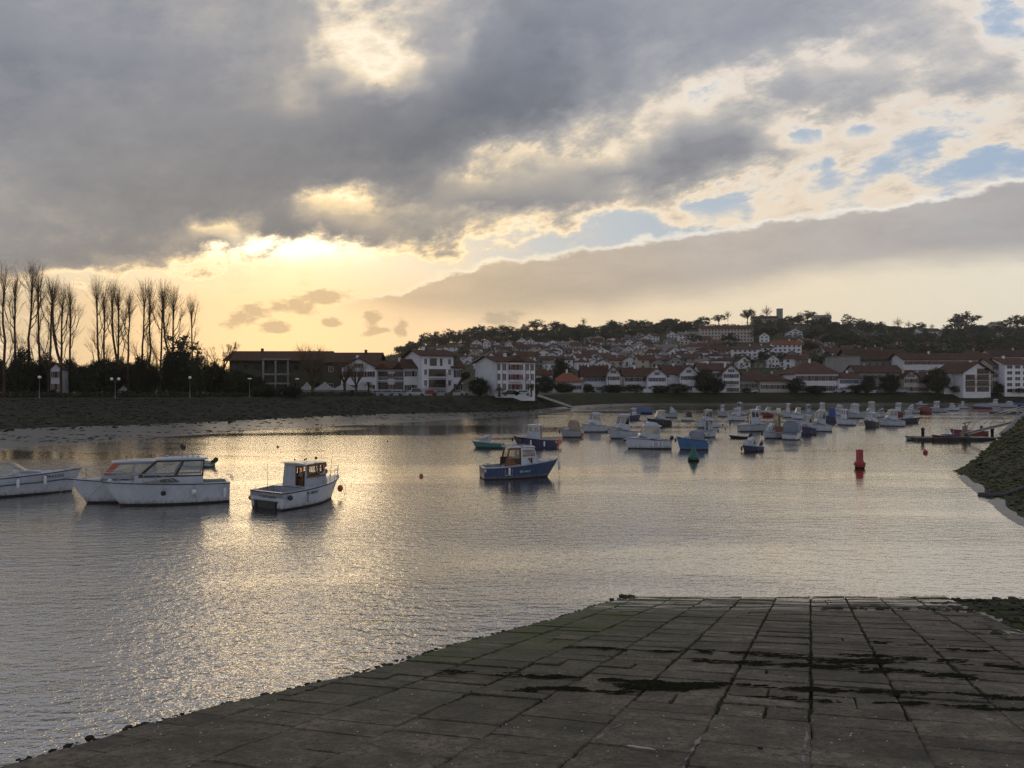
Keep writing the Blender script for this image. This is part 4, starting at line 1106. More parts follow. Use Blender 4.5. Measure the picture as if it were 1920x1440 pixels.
# small tender beyond
b = Boat('little pale green open dinghy behind the front cruiser with tilted dark outboard', 2.9, 1.35, .42, .60, hull='palegreen', rake=.35, deck_from=.75)
b.outboard(0, .8); b.place(368, 875, 176)
# white fishing boat, stern quarter towards us
b = Boat('white fishing boat with brown wheelhouse door and name across its stern, bow to the right', 5.7, 3.0, 1.00, 1.38, rake=.62, deck_from=.30, fine=1.25, stripe='dark', foul='antifoul')
b.house(-.75, 1.25, .98, .78, 2.40, 1.72, ra=.12, rf=.28, inn=.08, side=((.10,.60),(.68,.94)), front=((.06,.47),(.53,.94)), back='door', wall='gel_white', roof='gel_cream', frame='gel_white', over=.20, za=.75, zf=1.2)
mb = MB(); mb.box(-.72,-.66,-.67,-.60,.80,2.28); mb.box(-.72,-.66,-.14,-.07,.80,2.28); mb.box(-.72,-.66,-.67,-.07,2.2,2.28); mb.box(-.72,-.66,-.67,-.07,.8,.86); mb.build('door_frame', M_['wood'], b.root)
mb = MB(); mb.add([(-.62,-.62,1.65),(-.62,-.16,1.65),(-.60,-.16,2.2),(-.60,-.62,2.2)], [(0,1,2,3)]); mb.build('door_pane', M_['orange_glass'], b.root)
mb = MB(); mb.box(-.60,1.0,-.75,.75,.9,1.45); mb.box(.5,.75,-.3,.3,1.4,1.7); mb.box(-.62,-.58,-.60,-.14,.85,1.5); mb.build('cabin_interior', M_['interior'], b.root)
mb = MB(); mb.box(-.72,.9,-.95,-.93,1.62,1.72); mb.box(-.62,-.50,-.96,-.925,1.7,2.34); mb.box(.34,.46,-.90,-.87,1.7,2.34); mb.box(-.66,.95,-.955,-.915,2.30,2.42); mb.build('window_trim', M_['wood'], b.root)
for x, y_, r_ in ((-.4,.3,.05),(-.1,-.2,.06),(.35,.1,.05),(.75,-.3,.09)):
    mb = MB(); mb.ball((x,y_,2.56+r_), r_, 8); mb.build('roof_lamp', M_['dark'], b.root)
b.rails(.62, .995, .62, 3); b.antenna(2.35, .0, 1.35, 1.55, (.18,0), .014, 'bow_pole'); b.antenna(-1.9, .95, 1.02, 1.5, (0,0), .016, 'stern_pole')
mb = MB()
for k in range(7): mb.ball((1.25+.10*(k%2), -.55+.13*(k%3), 1.42+.13*k), .12, 7, sz=1.3)
mb.build('life_jackets', M_['orange'], b.root)
b.fender(.04, 1, 'ball', 'orange', .25); b.fender(.06, -1, 'ball', 'rubber', .05)
p = b.pt(1); mb = MB(); mb.ball((p.x-.05, -.22, .55), .18, 10, sz=1.25); mb.build('bow_buoy', M_['orange'], b.root)
lettering('P.Y BERTSARIAK', .19, .003, M_['letter'], b.root, (b.railpts[0][0]-.014, -.05, .72), (R(90), 0, R(-90)))
b.text('BL 88997', .24, .40, -1, .82)
mb = MB(); mb.box(-2.90,-2.81,-.80,.95,.14,.46); mb.box(-3.02,-2.80,-.9,1.02,.46,.50); mb.box(-2.95,-2.80,-.74,-.68,.05,.46); mb.box(-2.95,-2.80,.78,.84,.05,.46); mb.build('bathing_platform', M_['dark'], b.root)
for y_ in (-.3,.45): mb = MB(); mb.box(-2.822,-2.808,y_-.11,y_+.11,.88,.935); mb.build('scupper', M_['dark'], b.root)
b.mooring(); b.cleats(); b.place(568, 943, 61)
# blue pilothouse boat
b = Boat('blue and white open-backed pilothouse boat alone in mid river, bow to the right', 5.7, 2.2, .92, 1.35, hull='blue', rake=.85, deck_from=.36, stripe='gel_white', fine=1.15)
b.trunk(1.3, 2.2, .66, .35, .22, rf=.6, wins=(), taper=.3)
b.house(-1.25, 1.5, .88, .66, 2.34, 1.58, ra=.30, rf=.42, inn=.10, side=((.06,.42),(.50,.95)), front=((.05,.48),(.52,.95)), back='none', wall='gel_white', frame='wood', roof='gel_grey', over=.12, za=1.0, zf=1.15)
mb = MB(); panel(mb, (-.0,-.93,1.0), (1.46,-.72,1.12), (1.10,-.62,2.30), (-.0,-.80,2.34), .03, [(.10,.92,.50,.90)]); mb.build('cabin_side', M_['gel_white'], b.root); mb = MB(); panel(mb, (1.46,.72,1.12), (-.0,.93,1.0), (-.0,.80,2.34), (1.10,.62,2.30), .03, [(.08,.9,.50,.90)]); mb.build('cabin_side', M_['gel_white'], b.root)
mb = MB(); mb.box(-1.25,.9,-.8,-.74,.95,1.56); mb.box(-1.25,.9,.74,.8,.95,1.56); mb.box(.1,.75,-.7,.7,.9,1.5); mb.build('cockpit_lining', M_['interior'], b.root)
mb = MB()
for k in range(7): mb.ball((-1.1+.32*k, (-.5,.2,-.1,.5,-.4,.3,0)[k], 2.46), .06, 6)
mb.tube([(-1.2,-.5,2.5),(.7,-.4,2.5)], .02, 4); mb.tube([(-1.2,.5,2.5),(.7,.4,2.5)], .02, 4); mb.build('roof_rack', M_['gel_grey'], b.root)
b.rails(.60, 1.0, .62, 4); b.fender(.36, -1, 'long', 'fender', .05)
b.text('BA 6417', .25, .60, -1, .58, 'letter_light'); b.bowfender('fender', .8)
for y_ in (-.65, .15): mb = MB(); mb.tube([(-2.5,y_,1.14),(-2.2,y_-.08,1.12)], .02, 4); mb.tube([(-2.4,y_,.85),(-2.4,y_,1.14)], .02, 4); mb.build('rod_holder', M_['dark'], b.root)
mb = MB(); mb.tube([(-1.3,-1.12,.80),(-1.3,-1.08,.35),(-.75,-1.09,.35),(-.75,-1.13,.82)], .015, 4); mb.build('boarding_ladder', M_['fender'], b.root)
mb = MB(); mb.tube([b.pt(1,1,0,-.15), (3.15,-.25,.35), (3.25,-.3,-.1)], .012, 4); mb.build('anchor_line', M_['rope'], b.root)
b.cleats(); b.place(972, 895.5, 14)

# ---- the moored fleet
def fleet(kind, X, Y, wpx, Ytop, yaw, label, hull='gel_white', **k):
    d = dist(Y); vis = wpx*d/F; th = R(yaw)
    c_, s_ = abs(math.cos(th)), abs(math.sin(th))
    # the yaw is meant as seen by the eye; add the direction of the line of sight
    Lb = max(2.6, (vis - .5*s_)/(c_ + .34*s_)); Lb = min(Lb, 8.5); B = .34*Lb + .5
    Ht = (Y-Ytop)*d/F; hs = k.pop('hs', min(.95, max(.5, Ht*.36))); hb = hs*1.38
    b = Boat(label, Lb, B, hs, hb, hull=hull, rake=k.pop('rake', .12*Lb), deck_from=k.pop('deck', .42 if kind not in ('open','rib') else .80), stripe=k.pop('stripe', 'dark'), foul=k.pop('foul', 'antifoul'), name=k.pop('name', 'moored_boat'))
    L = Lb; W_ = B/2
    if kind == 'cruiser':
        b.trunk(-.02*L, .36*L, W_*.78, W_*.35, .30, rf=.12*L, wins=((.15,.5),), taper=.25)
        b.house(-.22*L, .20*L, W_*.80, W_*.62, Ht, Ht-(Ht-hb)*.62, ra=.02*L, rf=.13*L, inn=.1, back=k.pop('back', 'window'), glass=k.pop('glass', 'tinted'), zf=hb+.15, side=((.06,.46),(.52,.95)))
    elif kind == 'pilot':
        b.house(-.10*L, .22*L, W_*.74, W_*.58, Ht, Ht-(Ht-hb)*.55, ra=.0, rf=.05*L, inn=.06, back=k.pop('back', 'wall'), glass=k.pop('glass', 'tinted'), wall=k.pop('wall', 'gel_white'), roof=k.pop('roof', 'gel_white'), side=((.10,.48),(.56,.92)))
        b.trunk(.22*L, .40*L, W_*.5, W_*.3, .18, rf=.3, wins=(), taper=.4)
    elif kind == 'cuddy':
        b.trunk(-.05*L, .36*L, W_*.8, W_*.40, max(.35, Ht-hs-.1), rf=.14*L, wins=((.08,.34),(.40,.66),(.72,.9)), taper=.55, wall=k.pop('wall', 'gel_white'))
    elif kind == 'fly':
        z1 = hs + (Ht-hs)*.66
        b.trunk(-.02*L, .38*L, W_*.82, W_*.4, .34, rf=.13*L, wins=((.1,.45),), taper=.3)
        b.house(-.26*L, .20*L, W_*.84, W_*.66, z1, z1-(z1-hb)*.62, ra=.02*L, rf=.12*L, inn=.1, back='window', glass='tinted', zf=hb+.15, over=.22, side=((.05,.48),(.55,.95)))
        mb = MB(); zz = z1+.08
        rg = [[(x, -w, zz), (x+dx_, -w*.92, zz+h_), (x+dx_, w*.92, zz+h_), (x, w, zz)] for x, w, h_, dx_ in ((-.24*L,W_*.66,.10,0),(-.18*L,W_*.68,.34,.0),(-.02*L,W_*.62,.42,-.05),(.08*L,W_*.45,.30,-.12),(.10*L,W_*.3,.02,0))]
        mb.loft(rg, smooth=False, cap=True); mb.build('flybridge', M_['gel_white'], b.root)
        mb = MB(); mb.loft([[(.07*L,-W_*.45,zz+.28),(.10*L,0,zz+.28),(.07*L,W_*.45,zz+.28)], [(.03*L,-W_*.42,zz+.5),(.05*L,0,zz+.52),(.03*L,W_*.42,zz+.5)]]); mb.build('wind_deflector', M_['tinted'], b.root)
    elif kind == 'canopy':
        b.trunk(.06*L, .38*L, W_*.76, W_*.4, .28, rf=.12*L, wins=((.1,.5),), taper=.4)
        b.canopy(-.38*L, .12*L, W_*.84, hs+.02, Ht, k.pop('cm', 'canvas'), win=k.pop('win', False))
    elif kind == 'open':
        b.canopy(-.02*L, .22*L, W_*.45, hs+.02, Ht, k.pop('cm', 'canvas'), win=False); b.outboard(0, .2)
        mb = MB(); mb.box(-.25*L,-.17*L,-W_*.7,W_*.7,hs*.6,hs*.95); mb.build('thwart', M_['wood'], b.root)
    elif kind == 'cover':
        mb = MB(); rg = []
        for i in range(9):
            t_ = i/8*.96; p = b.pt(t_); zt = hs + (Ht-hs)*math.sin(math.pi*min(1, .12+t_*.85))**.7
            rg.append([(p.x,-p.y-.03,p.z-.1),(p.x,-p.y*.9,p.z+.06),(p.x,0,max(zt,p.z+.08)),(p.x,p.y*.9,p.z+.06),(p.x,p.y+.03,p.z-.1)])
        mb.loft(rg, cap=True, smooth=False); mb.build('cover', M_[k.pop('cm', 'canvas')], b.root)
    elif kind == 'rib': b.outboard(0, .3)
    if kind in ('cruiser', 'fly', 'cuddy', 'pilot', 'canopy') and d < 190: b.rails(.55, .99, .42, 3, r=.013 if d < 100 else .018, mid=False)
    if kind in ('cruiser', 'fly', 'pilot') :
        b.antenna(b.roof_x[0]+.3, .25, getattr(b, 'roof_z', Ht)-.02, k.pop('ah', .7), (-.1,0), .012 if d < 130 else .018)
        mb = MB(); mb.box(b.roof_x[0]+.3, b.roof_x[0]+.6, -.28, -.05, b.roof_z-.05, b.roof_z+.10); mb.build('radar_box', M_['gel_white'], b.root)
    for (t_, sd_, kd, cl) in k.pop('fend', ()): b.fender(t_, sd_, kd, cl, .15)
    if k.pop('bf', False): b.bowfender(k.pop('bfc', 'rubber'))
    if k.pop('ob', False): b.outboard(0, .4)
    if k.pop('buoys', False):
        for q_ in range(3):
            mb = MB(); mb.ball((-L/2-.15+.22*q_*.3, (-.5,.0,.5)[q_], hs*.75-.1*q_), .26, 9, sz=1.1); mb.build('fender_buoy', M_['orange'], b.root)
    look = math.degrees(math.atan2(xat(X, d), d))
    b.place(X, Y, yaw - look*(1 if kind else 0)); return b
F_ = fleet
F_('pilot', 1006, 839, 86, 797, 170, 'dark navy boat with high white wheelhouse and roof radar, just behind the blue pilothouse boat', 'navy', glass='glass', fend=((.62,1,'long','fender'),(.30,1,'long','fender'),(.85,1,'ball','buoy_red')), buoys=True, bf=True, foul='navy')
F_('cuddy', 916, 840, 60, 815, 172, 'small green-hulled cuddy boat, farthest left of the boats in mid river', 'green', fend=())
F_('canopy', 1070, 820, 44, 787, 205, 'small boat with brown-edged clear canopy and red buoys at its stern', 'gel_grey', cm='canvas_tan', win=True, buoys=True, bf=True, hs=.85)
F_('cruiser', 1114, 810, 54, 775, 205, 'white cruiser with an orange buoy at its stern, left of the grey-hulled cruiser', 'gel_white', buoys=True, back='open')
F_('cruiser', 1166, 822, 60, 778, 208, 'grey-white cruiser with three dark windows, partly behind the flybridge cruiser', 'gel_grey', bf=True)
F_('fly', 1214, 841, 90, 786, 190, 'large white flybridge motor cruiser with hanging white fenders behind the green cone buoy', 'gel_white', fend=((.45,1,'long','fender'),(.32,1,'long','fender'),(.24,1,'long','fender'),(.97,1,'ball','rubber')), ob=True)
F_('canopy', 1298, 843, 60, 806, 196, 'bright blue open boat with grey cockpit cover right behind the green cone buoy', 'midblue', cm='canvas', bf=True, hs=1.05)
F_('pilot', 1327, 820, 42, 787, 30, 'white wheelhouse boat with bow to the right, directly behind the bright blue boat', 'gel_white', bf=True, back='door')
F_('cruiser', 1325, 802, 44, 769, 205, 'white cruiser with dark windscreen, behind the white wheelhouse boat beside the blue one', 'gel_white')
F_('cruiser', 1236, 797, 48, 770, 198, 'black-hulled cabin boat above the flybridge cruiser', 'black', glass='tinted')
F_('cuddy', 1258, 783, 28, 762, 10, 'small pale boat with antenna just above the black-hulled cabin boat', 'gel_grey')
F_('pilot', 1186, 787, 34, 766, 20, 'dark boat with pale wheelhouse and red stern, behind the grey-white cruiser with dark windows', 'navy', roof='gel_white', fend=((.1,-1,'ball','buoy_red'),))
F_('cover', 1204, 776, 40, 765, 178, 'low boat under a blue tarpaulin by the far mud', 'navy', cm='canvas_blue')
F_('canopy', 1287, 789, 26, 771, 200, 'small pale boat with black hood, alone between black-hulled boat and white cruisers', 'gel_cream', cm='dark', hs=.7)
F_('pilot', 1356, 781, 22, 760, 165, 'small white boat with upright cabin, left of the white cuddy cruiser', 'gel_grey')
F_('cruiser', 1379, 789, 36, 766, 205, 'white cuddy cruiser showing its bow, in front of the boat with tall white awning', 'gel_white', back='open')
F_('pilot', 1388, 778, 24, 755, 150, 'white boat with tall pale awning behind the white cuddy cruiser', 'gel_white')
F_('pilot', 1412, 809, 58, 769, 15, 'white boat with arched dark cabin hood, stern turned to the left', 'gel_grey', back='wall', glass='tinted')
F_('cuddy', 1447, 822, 36, 794, 215, 'small white cuddy boat just left of the wide stern with grey cover', 'gel_white', bf=True)
F_('canopy', 1488, 823, 46, 786, 78, 'wide white cruiser seen from its stern under a blue-grey cockpit cover', 'gel_white', cm='canvas', hs=.95)
F_('pilot', 1458, 812, 36, 777, 160, 'boat with square brown wooden wheelhouse behind the small white cuddy boat', 'wood', wall='canvas_tan', roof='canvas_tan')
F_('cruiser', 1512, 815, 30, 779, 220, 'dark-hulled cruiser squeezed right behind the wide covered stern', 'navy')
F_('cruiser', 1536, 809, 46, 770, 205, 'white cruiser with brown cabin top, right of the wide covered stern', 'gel_white', glass='glass', buoys=False)
F_('cuddy', 1409, 846, 48, 820, 228, 'low dark navy open boat with white gunwale, nearest of the crowded group', 'navy', stripe='gel_white', bf=True, ob=True, deckm=None) if 0 else F_('cuddy', 1409, 846, 48, 820, 228, 'low dark navy open boat with white gunwale, nearest of the crowded group', 'navy', stripe='gel_white', bf=True, ob=True)
F_('rib', 1386, 822, 24, 814, 170, 'tiny black inflatable floating behind the low navy boat', 'rubber', hs=.3, name='inflatable')
F_('pilot', 1585, 797, 38, 768, 160, 'grey-white wheelhouse boat with two big clear windows in mid fleet', 'gel_white')
F_('cruiser', 1631, 801, 36, 774, 245, 'black-hulled boat with white cabin pointing its bow at the viewer', 'black', back='open')
F_('cruiser', 1670, 799, 50, 769, 200, 'white cruiser with pale cabin top and bow to the left, right of the black-hulled bow', 'gel_white', glass='glass', fend=((.9,1,'ball','fender'),))
F_('cruiser', 1704, 793, 40, 771, 15, 'dark boat with pale deck and green fender at the right front of the fleet', 'black', fend=((.85,-1,'long','green'),))
back_row = [
 ('cruiser',1439,781,22,764,200,'dark-red hulled cabin boat beside a square white tarpaulin in the back of the fleet','redfoul'),
 ('canopy',1456,780,22,765,185,'boat under a square white tarpaulin in the back of the fleet','gel_cream'),
 ('pilot',1479,783,24,757,160,'tall pale wheelhouse boat right of the square white tarpaulin','gel_white'),
 ('cruiser',1495,786,26,765,200,'white boat with black cabin opening in front of the tall pale wheelhouse','gel_white'),
 ('pilot',1514,783,24,759,20,'grey boat with thin mast behind the cruiser with brown cabin top','gel_grey'),
 ('cruiser',1540,784,28,756,195,'white cruiser with dark window band behind the brown cabin top','gel_white'),
 ('canopy',1556,790,24,764,170,'blue-hooded boat left of the wheelhouse boat with two clear windows','navy'),
 ('fly',1572,779,30,757,190,'pale boat with white screen behind the wheelhouse boat with two clear windows','gel_white'),
 ('fly',1600,784,40,752,175,'big blue-grey flybridge cruiser with black canopy in the back middle of the fleet','gel_grey'),
 ('cruiser',1632,783,34,754,195,'white cruiser with large black windscreen behind the black-hulled bow','gel_white'),
 ('cuddy',1655,782,26,765,185,'low white cuddy boat above the white cruiser with pale cabin top','gel_white'),
 ('pilot',1686,780,32,756,165,'blue-white pilothouse boat with dark red hull side, behind the fleet right front','redfoul'),
 ('cuddy',1711,775,24,758,190,'small grey boat left of the boat under dark red cover','gel_grey'),
 ('cover',1733,775,26,762,178,'boat under a dark red peaked cover in front of a blue-grey pilothouse','redfoul'),
 ('pilot',1758,773,32,753,170,'blue-grey pilothouse boat with dark open cabin right of the red cover','gel_grey'),
 ('cruiser',1786,770,26,757,15,'white boat with pale square screen right of the blue-grey pilothouse','gel_white'),
 ('pilot',1806,766,16,753,170,'tiny white wheelhouse boat at the right end of the back row','gel_white'),
 ('cover',1841,766,34,756,178,'dark red hull under a grey tarpaulin, alone toward the right edge','red'),
 ('pilot',1868,762,26,749,170,'small white boat beyond the red hull with grey tarpaulin','gel_white'),
 ('fly',1890,764,30,752,185,'grey cruiser far behind the gangway railing','gel_grey'),
 ('cover',1912,762,22,755,178,'dark covered hull at the right edge behind the gangway','navy'),
 ('cuddy',1728,760,20,752,180,'tiny white boat against the far bank, between red cover and bank','gel_white'),
 ('cruiser',1421,776,18,762,200,'little pale boat between the tall awning and the square white tarpaulin','gel_grey'),
]
for kd, X, Y, wp, Yt, yw, lb, hl in back_row:
    F_(kd, X, Y, wp, Yt, yw, lb, hl, **({'cm': {'redfoul': 'canvas_red', 'red': 'canvas', 'gel_cream': 'gel_cream', 'navy': 'canvas_blue'}.get(hl, 'canvas')} if kd in ('cover', 'canopy') else {}))

# ------------------------------------------------------------------ buoys and floats
def buoy_can():
    r = thing('channel_buoy', 'red can-shaped channel buoy standing alone in front of the fleet', 'buoy', at(1612, 878))
    mb = MB(); mb.lathe([(.20,-.5),(.26,-.1),(.34,.02),(.47,.36),(.47,.42),(.43,.46)], 16); mb.build('float', M_['buoy_red'], r)
    mb = MB(); mb.lathe([(.43,.46),(.34,.58),(.29,.62),(.28,1.52),(.25,1.56),(.04,1.57)], 16); mb.build('tower', M_['buoy_red'], r)
    mb = MB(); mb.lathe([(.30,-.12),(.375,.03),(.40,.12),(.37,.14)], 16); mb.build('weed_band', M_['weed'], r)
    mb = MB()
    for k in range(4):
        a = k*math.pi/2+.4; mb.tube([(.47*math.cos(a),.47*math.sin(a),.40),(.56*math.cos(a),.56*math.sin(a),.30),(.50*math.cos(a),.50*math.sin(a),.12)], .02, 4)
    mb.build('lifting_lugs', M_['dark'], r)
    r.scale = (1.02,)*3; r.rotation_euler = (R(1), R(-1.5), 0)
buoy_can()
r = thing('channel_buoy', 'green cone-shaped channel buoy in front of the bright blue boat', 'buoy', at(1300, 864))
mb = MB(); mb.lathe([(.12,-.5),(.38,-.15),(.50,.05),(.53,.22),(.50,.34)], 16); mb.build('float', M_['buoy_green'], r)
mb = MB(); mb.lathe([(.50,.34),(.40,.58),(.10,1.30),(.06,1.42),(.02,1.44)], 16); mb.build('cone', M_['buoy_green'], r)
mb = MB(); mb.lathe([(.46,-.05),(.515,.05),(.538,.14),(.52,.16)], 16); mb.build('weed_band', M_['weed'], r)
r.rotation_euler = (R(-1), R(2), 0)
for X, Y, rad, m_, lb in ((790,894,.16,'orange','orange and white mooring ball left of the blue pilothouse boat'),(521,839,.14,'buoy_red','small dark red mooring ball above the white fishing boat'),(1735,850,.24,'buoy_red','dark red mooring ball right of the red can buoy'),
    (1041,804,.18,'dark','black mooring ball left of the boat with brown-edged canopy'),(1355,797,.14,'dark','left one of two small dark floats beside the white cuddy cruiser'),(1369,795,.22,'dark','right one of two small dark floats beside the white cuddy cruiser'),(1360,805,.14,'dark','lone small dark float below the pair beside the cuddy cruiser'),(727,828,.10,'dark','tiny dark float in open water above the mooring ball')):
    r = thing('mooring_ball', lb, 'buoy', at(X, Y)); mb = MB(); mb.ball((0,0,rad*.55), rad, 12); mb.build('ball', M_[m_], r)
    mb = MB(); mb.tube([(0,0,rad*1.4),(0,0,rad*1.85)], rad*.16, 5); mb.build('ring', M_['dark'], r)

# ------------------------------------------------------------------ pontoon, gangway and workboats
def Pz(X, Y, z): return at(X, Y, z)
dp = dist(823)
M_['pontoon'] = mat('weathered_pontoon_deck', (.15,.13,.115), .8, var=.3, vscale=2)
pt_ = thing('pontoon', 'grey floating pontoon with piles below the gangway', 'pontoon', (xat(1780, 99), 99, 0))
mb = MB()
for k in range(5): mb.box(-4.7+k*2.0, -2.8+k*2.0, -1.2, 1.6, -.2, .42)
mb.build('float', M_['dark'], pt_)
for k in range(24):
    mb = MB(); mb.box(-4.8+k*.42, -4.41+k*.42, -1.3, 1.7, .42, .48+.004*(k%3)); mb.build('plank', M_['pontoon'], pt_)
for x, h in ((-3.3, 1.3), (5.6, 1.35)):
    mb = MB(); mb.lathe([(.18,-1),(.18,h),(.22,h),(.24,h+.25),(.05,h+.42)], 10, 0, Matrix.Translation((x, .2, 0))); mb.build('pile', M_['dark'], pt_)
mb = MB()
for x in (-.8, .1): mb.tube([(x,.4,.4),(x,.4,1.55),(x+.12,.4,1.72),(x+.5,.4,1.72),(x+.62,.4,1.5),(x+.62,.4,.4)], .035, 5)
mb.build('ladder_hoop', M_['steel'], pt_)
mb = MB(); mb.box(2.0,2.9,.3,.9,.45,1.15); mb.box(2.15,2.5,.3,.9,1.15,1.9); mb.tube([(2.6,.5,1.1),(2.2,.5,2.3)], .07, 5); mb.tube([(2.0,.6,2.2),(3.0,.6,2.4)], .06, 5); mb.build('winch', M_['canvas_tan'], pt_)
gw = thing('gangway', 'thin steel truss gangway rising right from the pontoon to the quay', 'gangway')
A0, A1 = Vector((xat(1812, 99), 99.2, .75)), Vector((xat(1990, 80), 80, 4.4))
for sd_ in (0, 1.2):
    off = Vector((.0, sd_, 0)); mb = MB(); mb.tube([A0+off, A1+off], .075, 5); mb.build('lower_chord', M_['steel'], gw)
    up = Vector((0,0,1.35)); mb = MB(); mb.tube([A0.lerp(A1,.04)+off+up, A1+off+up], .05, 5); mb.build('upper_chord', M_['steel'], gw)
    n = 4
    for k in range(n):
        a, c_, e = A0.lerp(A1, .02+k/n*.96)+off, A0.lerp(A1, .02+(k+.5)/n*.96)+off, A0.lerp(A1, .02+(k+1)/n*.96)+off
        mb = MB(); mb.tube([a, c_+up], .035, 4); mb.tube([c_+up, e], .035, 4); mb.build('brace', M_['steel'], gw)
for k in range(40):
    mb = MB(); p = A0.lerp(A1, k/40); q_ = A0.lerp(A1, (k+.85)/40); mb.prism([p, q_, q_+Vector((0,1.2,0)), p+Vector((0,1.2,0))], (0,0,.05)); mb.build('tread', M_['pontoon'], gw)
b = Boat('low red workboat moored against the front of the pontoon', 4.6, 1.6, .55, .85, hull='red', rake=.5, deck_from=.8, stripe='wood'); b.outboard(0, .2)
mb = MB(); mb.box(-.9,.6,-.6,.6,.5,.85); mb.build('cover', M_['canvas_blue'], b.root); b.place(1780, 827, 188)
b = Boat('longer red workboat lying at the right end of the pontoon', 4.9, 1.8, .75, 1.05, hull='red', rake=.5, deck_from=.6, stripe='dark'); b.place(1815, 818, 182)
mb = MB(); mb.ball((-1.9,0,1.25), .2, 8, sz=1.4); mb.build('engine_cover', M_['dark'], b.root)
b = Boat('dull blue-grey punt at the left end of the pontoon', 4.0, 1.5, .5, .6, hull='canvas', rake=.3, deck_from=.8, stripe='wood'); b.place(1728, 826, 178)
r = thing('pontoon', 'long low grey pontoon far behind the gangway at the right edge', 'pontoon', (xat(1912, 196), 196, 0))
mb = MB(); mb.box(-7,16,-1.2,1.2,-.2,.5); mb.build('float', M_['dark'], r); mb = MB(); mb.box(-7.1,16,-1.3,1.3,.5,.62); mb.build('deck', M_['pontoon'], r)

# ================================================================== buildings
WALLS = {'d': 'wall_dark', 'w': 'wall_white', 'c': 'wall_cream', 'g': 'wall_grey'}
ROOFS = {'r': 'roof_red', 'o': 'roof_orange', 'b': 'roof_brown', 'g': 'roof_grey'}
SHUT = {'r': 'shutter_red', 'g': 'shutter_green', 'b': 'shutter_blue', 'd': 'dark'}
_wcache = {}
def window_meshes(w, h, sh):
    k = (round(w, 1), round(h, 1), sh)
    if k not in _wcache:
        w, h = k[0], k[1]
        f = MB(); t_ = .09
        f.box(-w/2-t_, w/2+t_, -.07, .0, -h/2-t_, -h/2); f.box(-w/2-t_, w/2+t_, -.07, 0, h/2, h/2+t_)
        f.box(-w/2-t_, -w/2, -.07, 0, -h/2, h/2); f.box(w/2, w/2+t_, -.07, 0, -h/2, h/2); f.box(-.03, .03, -.06, 0, -h/2, h/2)
        p = MB(); p.box(-w/2, w/2, -.035, -.01, -h/2, h/2)
        s = MB(); s.box(-w/4, w/4, -.11, -.03, -h/2-.05, h/2+.05)
        _wcache[k] = (f.mesh('window', M_['frame_white']), p.mesh('pane', M_['pane']), s.mesh('shutter', M_[SHUT[sh]]) if sh else None)
    return _wcache[k]
def put_window(root, x, y, z, w, h, sh=None, rot=0., pane_only=False):
    f, p, s = window_meshes(w, h, sh)
    if pane_only: o = link('window', p, root, (x, y, z), rot); return o
    o = link('window', f, root, (x, y, z), rot); link('pane', p, o, (0, 0, 0))
    if s:
        for sg in (-1, 1): link('shutter', s, o, (sg*(w*.75+.12), 0, 0))
    return o
def walls_roof(root, x0, x1, y0, y1, z0, ze, zr, kind, wm, rm, over=.6, timber=None):
    """one block: kind g = gable to the front, s = ridge across, h = hipped, f = flat"""
    mb = MB(); xm, ym = (x0+x1)/2, (y0+y1)/2; r_ = MB(); th = .22
    if kind == 'g':
        mb.prism([(x0,y0,z0),(x1,y0,z0),(x1,y0,ze),(xm,y0,zr),(x0,y0,ze)], (0, y1-y0, 0))
        sl = (zr-ze)/max(.1, (x1-xm)); ov = over
        for sg, xe in ((-1, x0), (1, x1)):
            e = (xe+sg*ov, ze-sl*ov)
            r_.prism([(xm, y0-ov, zr+.05), (xm, y0-ov, zr+th+.05), (e[0], y0-ov, e[1]+th+.05), (e[0], y0-ov, e[1]+.05)], (0, y1-y0+2*ov, 0))
    elif kind == 's':
        mb.prism([(x0,y0,z0),(x0,y1,z0),(x0,y1,ze),(x0,ym,zr),(x0,y0,ze)], (x1-x0, 0, 0))
        sl = (zr-ze)/max(.1, (y1-ym)); ov = over
        for sg, ye in ((-1, y0), (1, y1)):
            r_.prism([(x0-ov, ym, zr+.05), (x0-ov, ym, zr+th+.05), (x0-ov, ye+sg*ov, ze-sl*ov+th+.05), (x0-ov, ye+sg*ov, ze-sl*ov+.05)], (x1-x0+2*ov, 0, 0))
    elif kind == 'h':
        mb.box(x0, x1, y0, y1, z0, ze); ov = over; d_ = min((x1-x0), (y1-y0))*.45
        a = [(x0-ov,y0-ov,ze), (x1+ov,y0-ov,ze), (x1+ov,y1+ov,ze), (x0-ov,y1+ov,ze)]; b_ = [(x0-ov,y0-ov,ze+.18), (x1+ov,y0-ov,ze+.18), (x1+ov,y1+ov,ze+.18), (x0-ov,y1+ov,ze+.18)]
        if (x1-x0) >= (y1-y0): t_ = [(x0+d_, ym, zr), (x1-d_, ym, zr)]; fs = [(4,5,9,8),(5,6,9),(6,7,8,9),(7,4,8)]
        else: t_ = [(xm, y0+d_, zr), (xm, y1-d_, zr)]; fs = [(4,5,8),(5,6,9,8),(6,7,9),(7,4,8,9)]
        r_.add(a+b_+t_, [(3,2,1,0),(0,1,5,4),(1,2,6,5),(2,3,7,6),(3,0,4,7)]+fs)
    else:
        mb.box(x0, x1, y0, y1, z0, ze); r_.box(x0-.2, x1+.2, y0-.2, y1+.2, ze+.01, max(zr, ze+.25))
    mb.build('wall', wm, root); return r_.build('roof', rm, root)
def grid_windows(root, x0, x1, y, zs_, nx, w, h, sh=None, skip=(), rot=0., pane_only=False):
    for i in range(nx):
        if i in skip: continue
        x = x0 + (x1-x0)*(i+.5)/nx
        for z in zs_: put_window(root, x, y, z, w, h, sh, rot, pane_only)
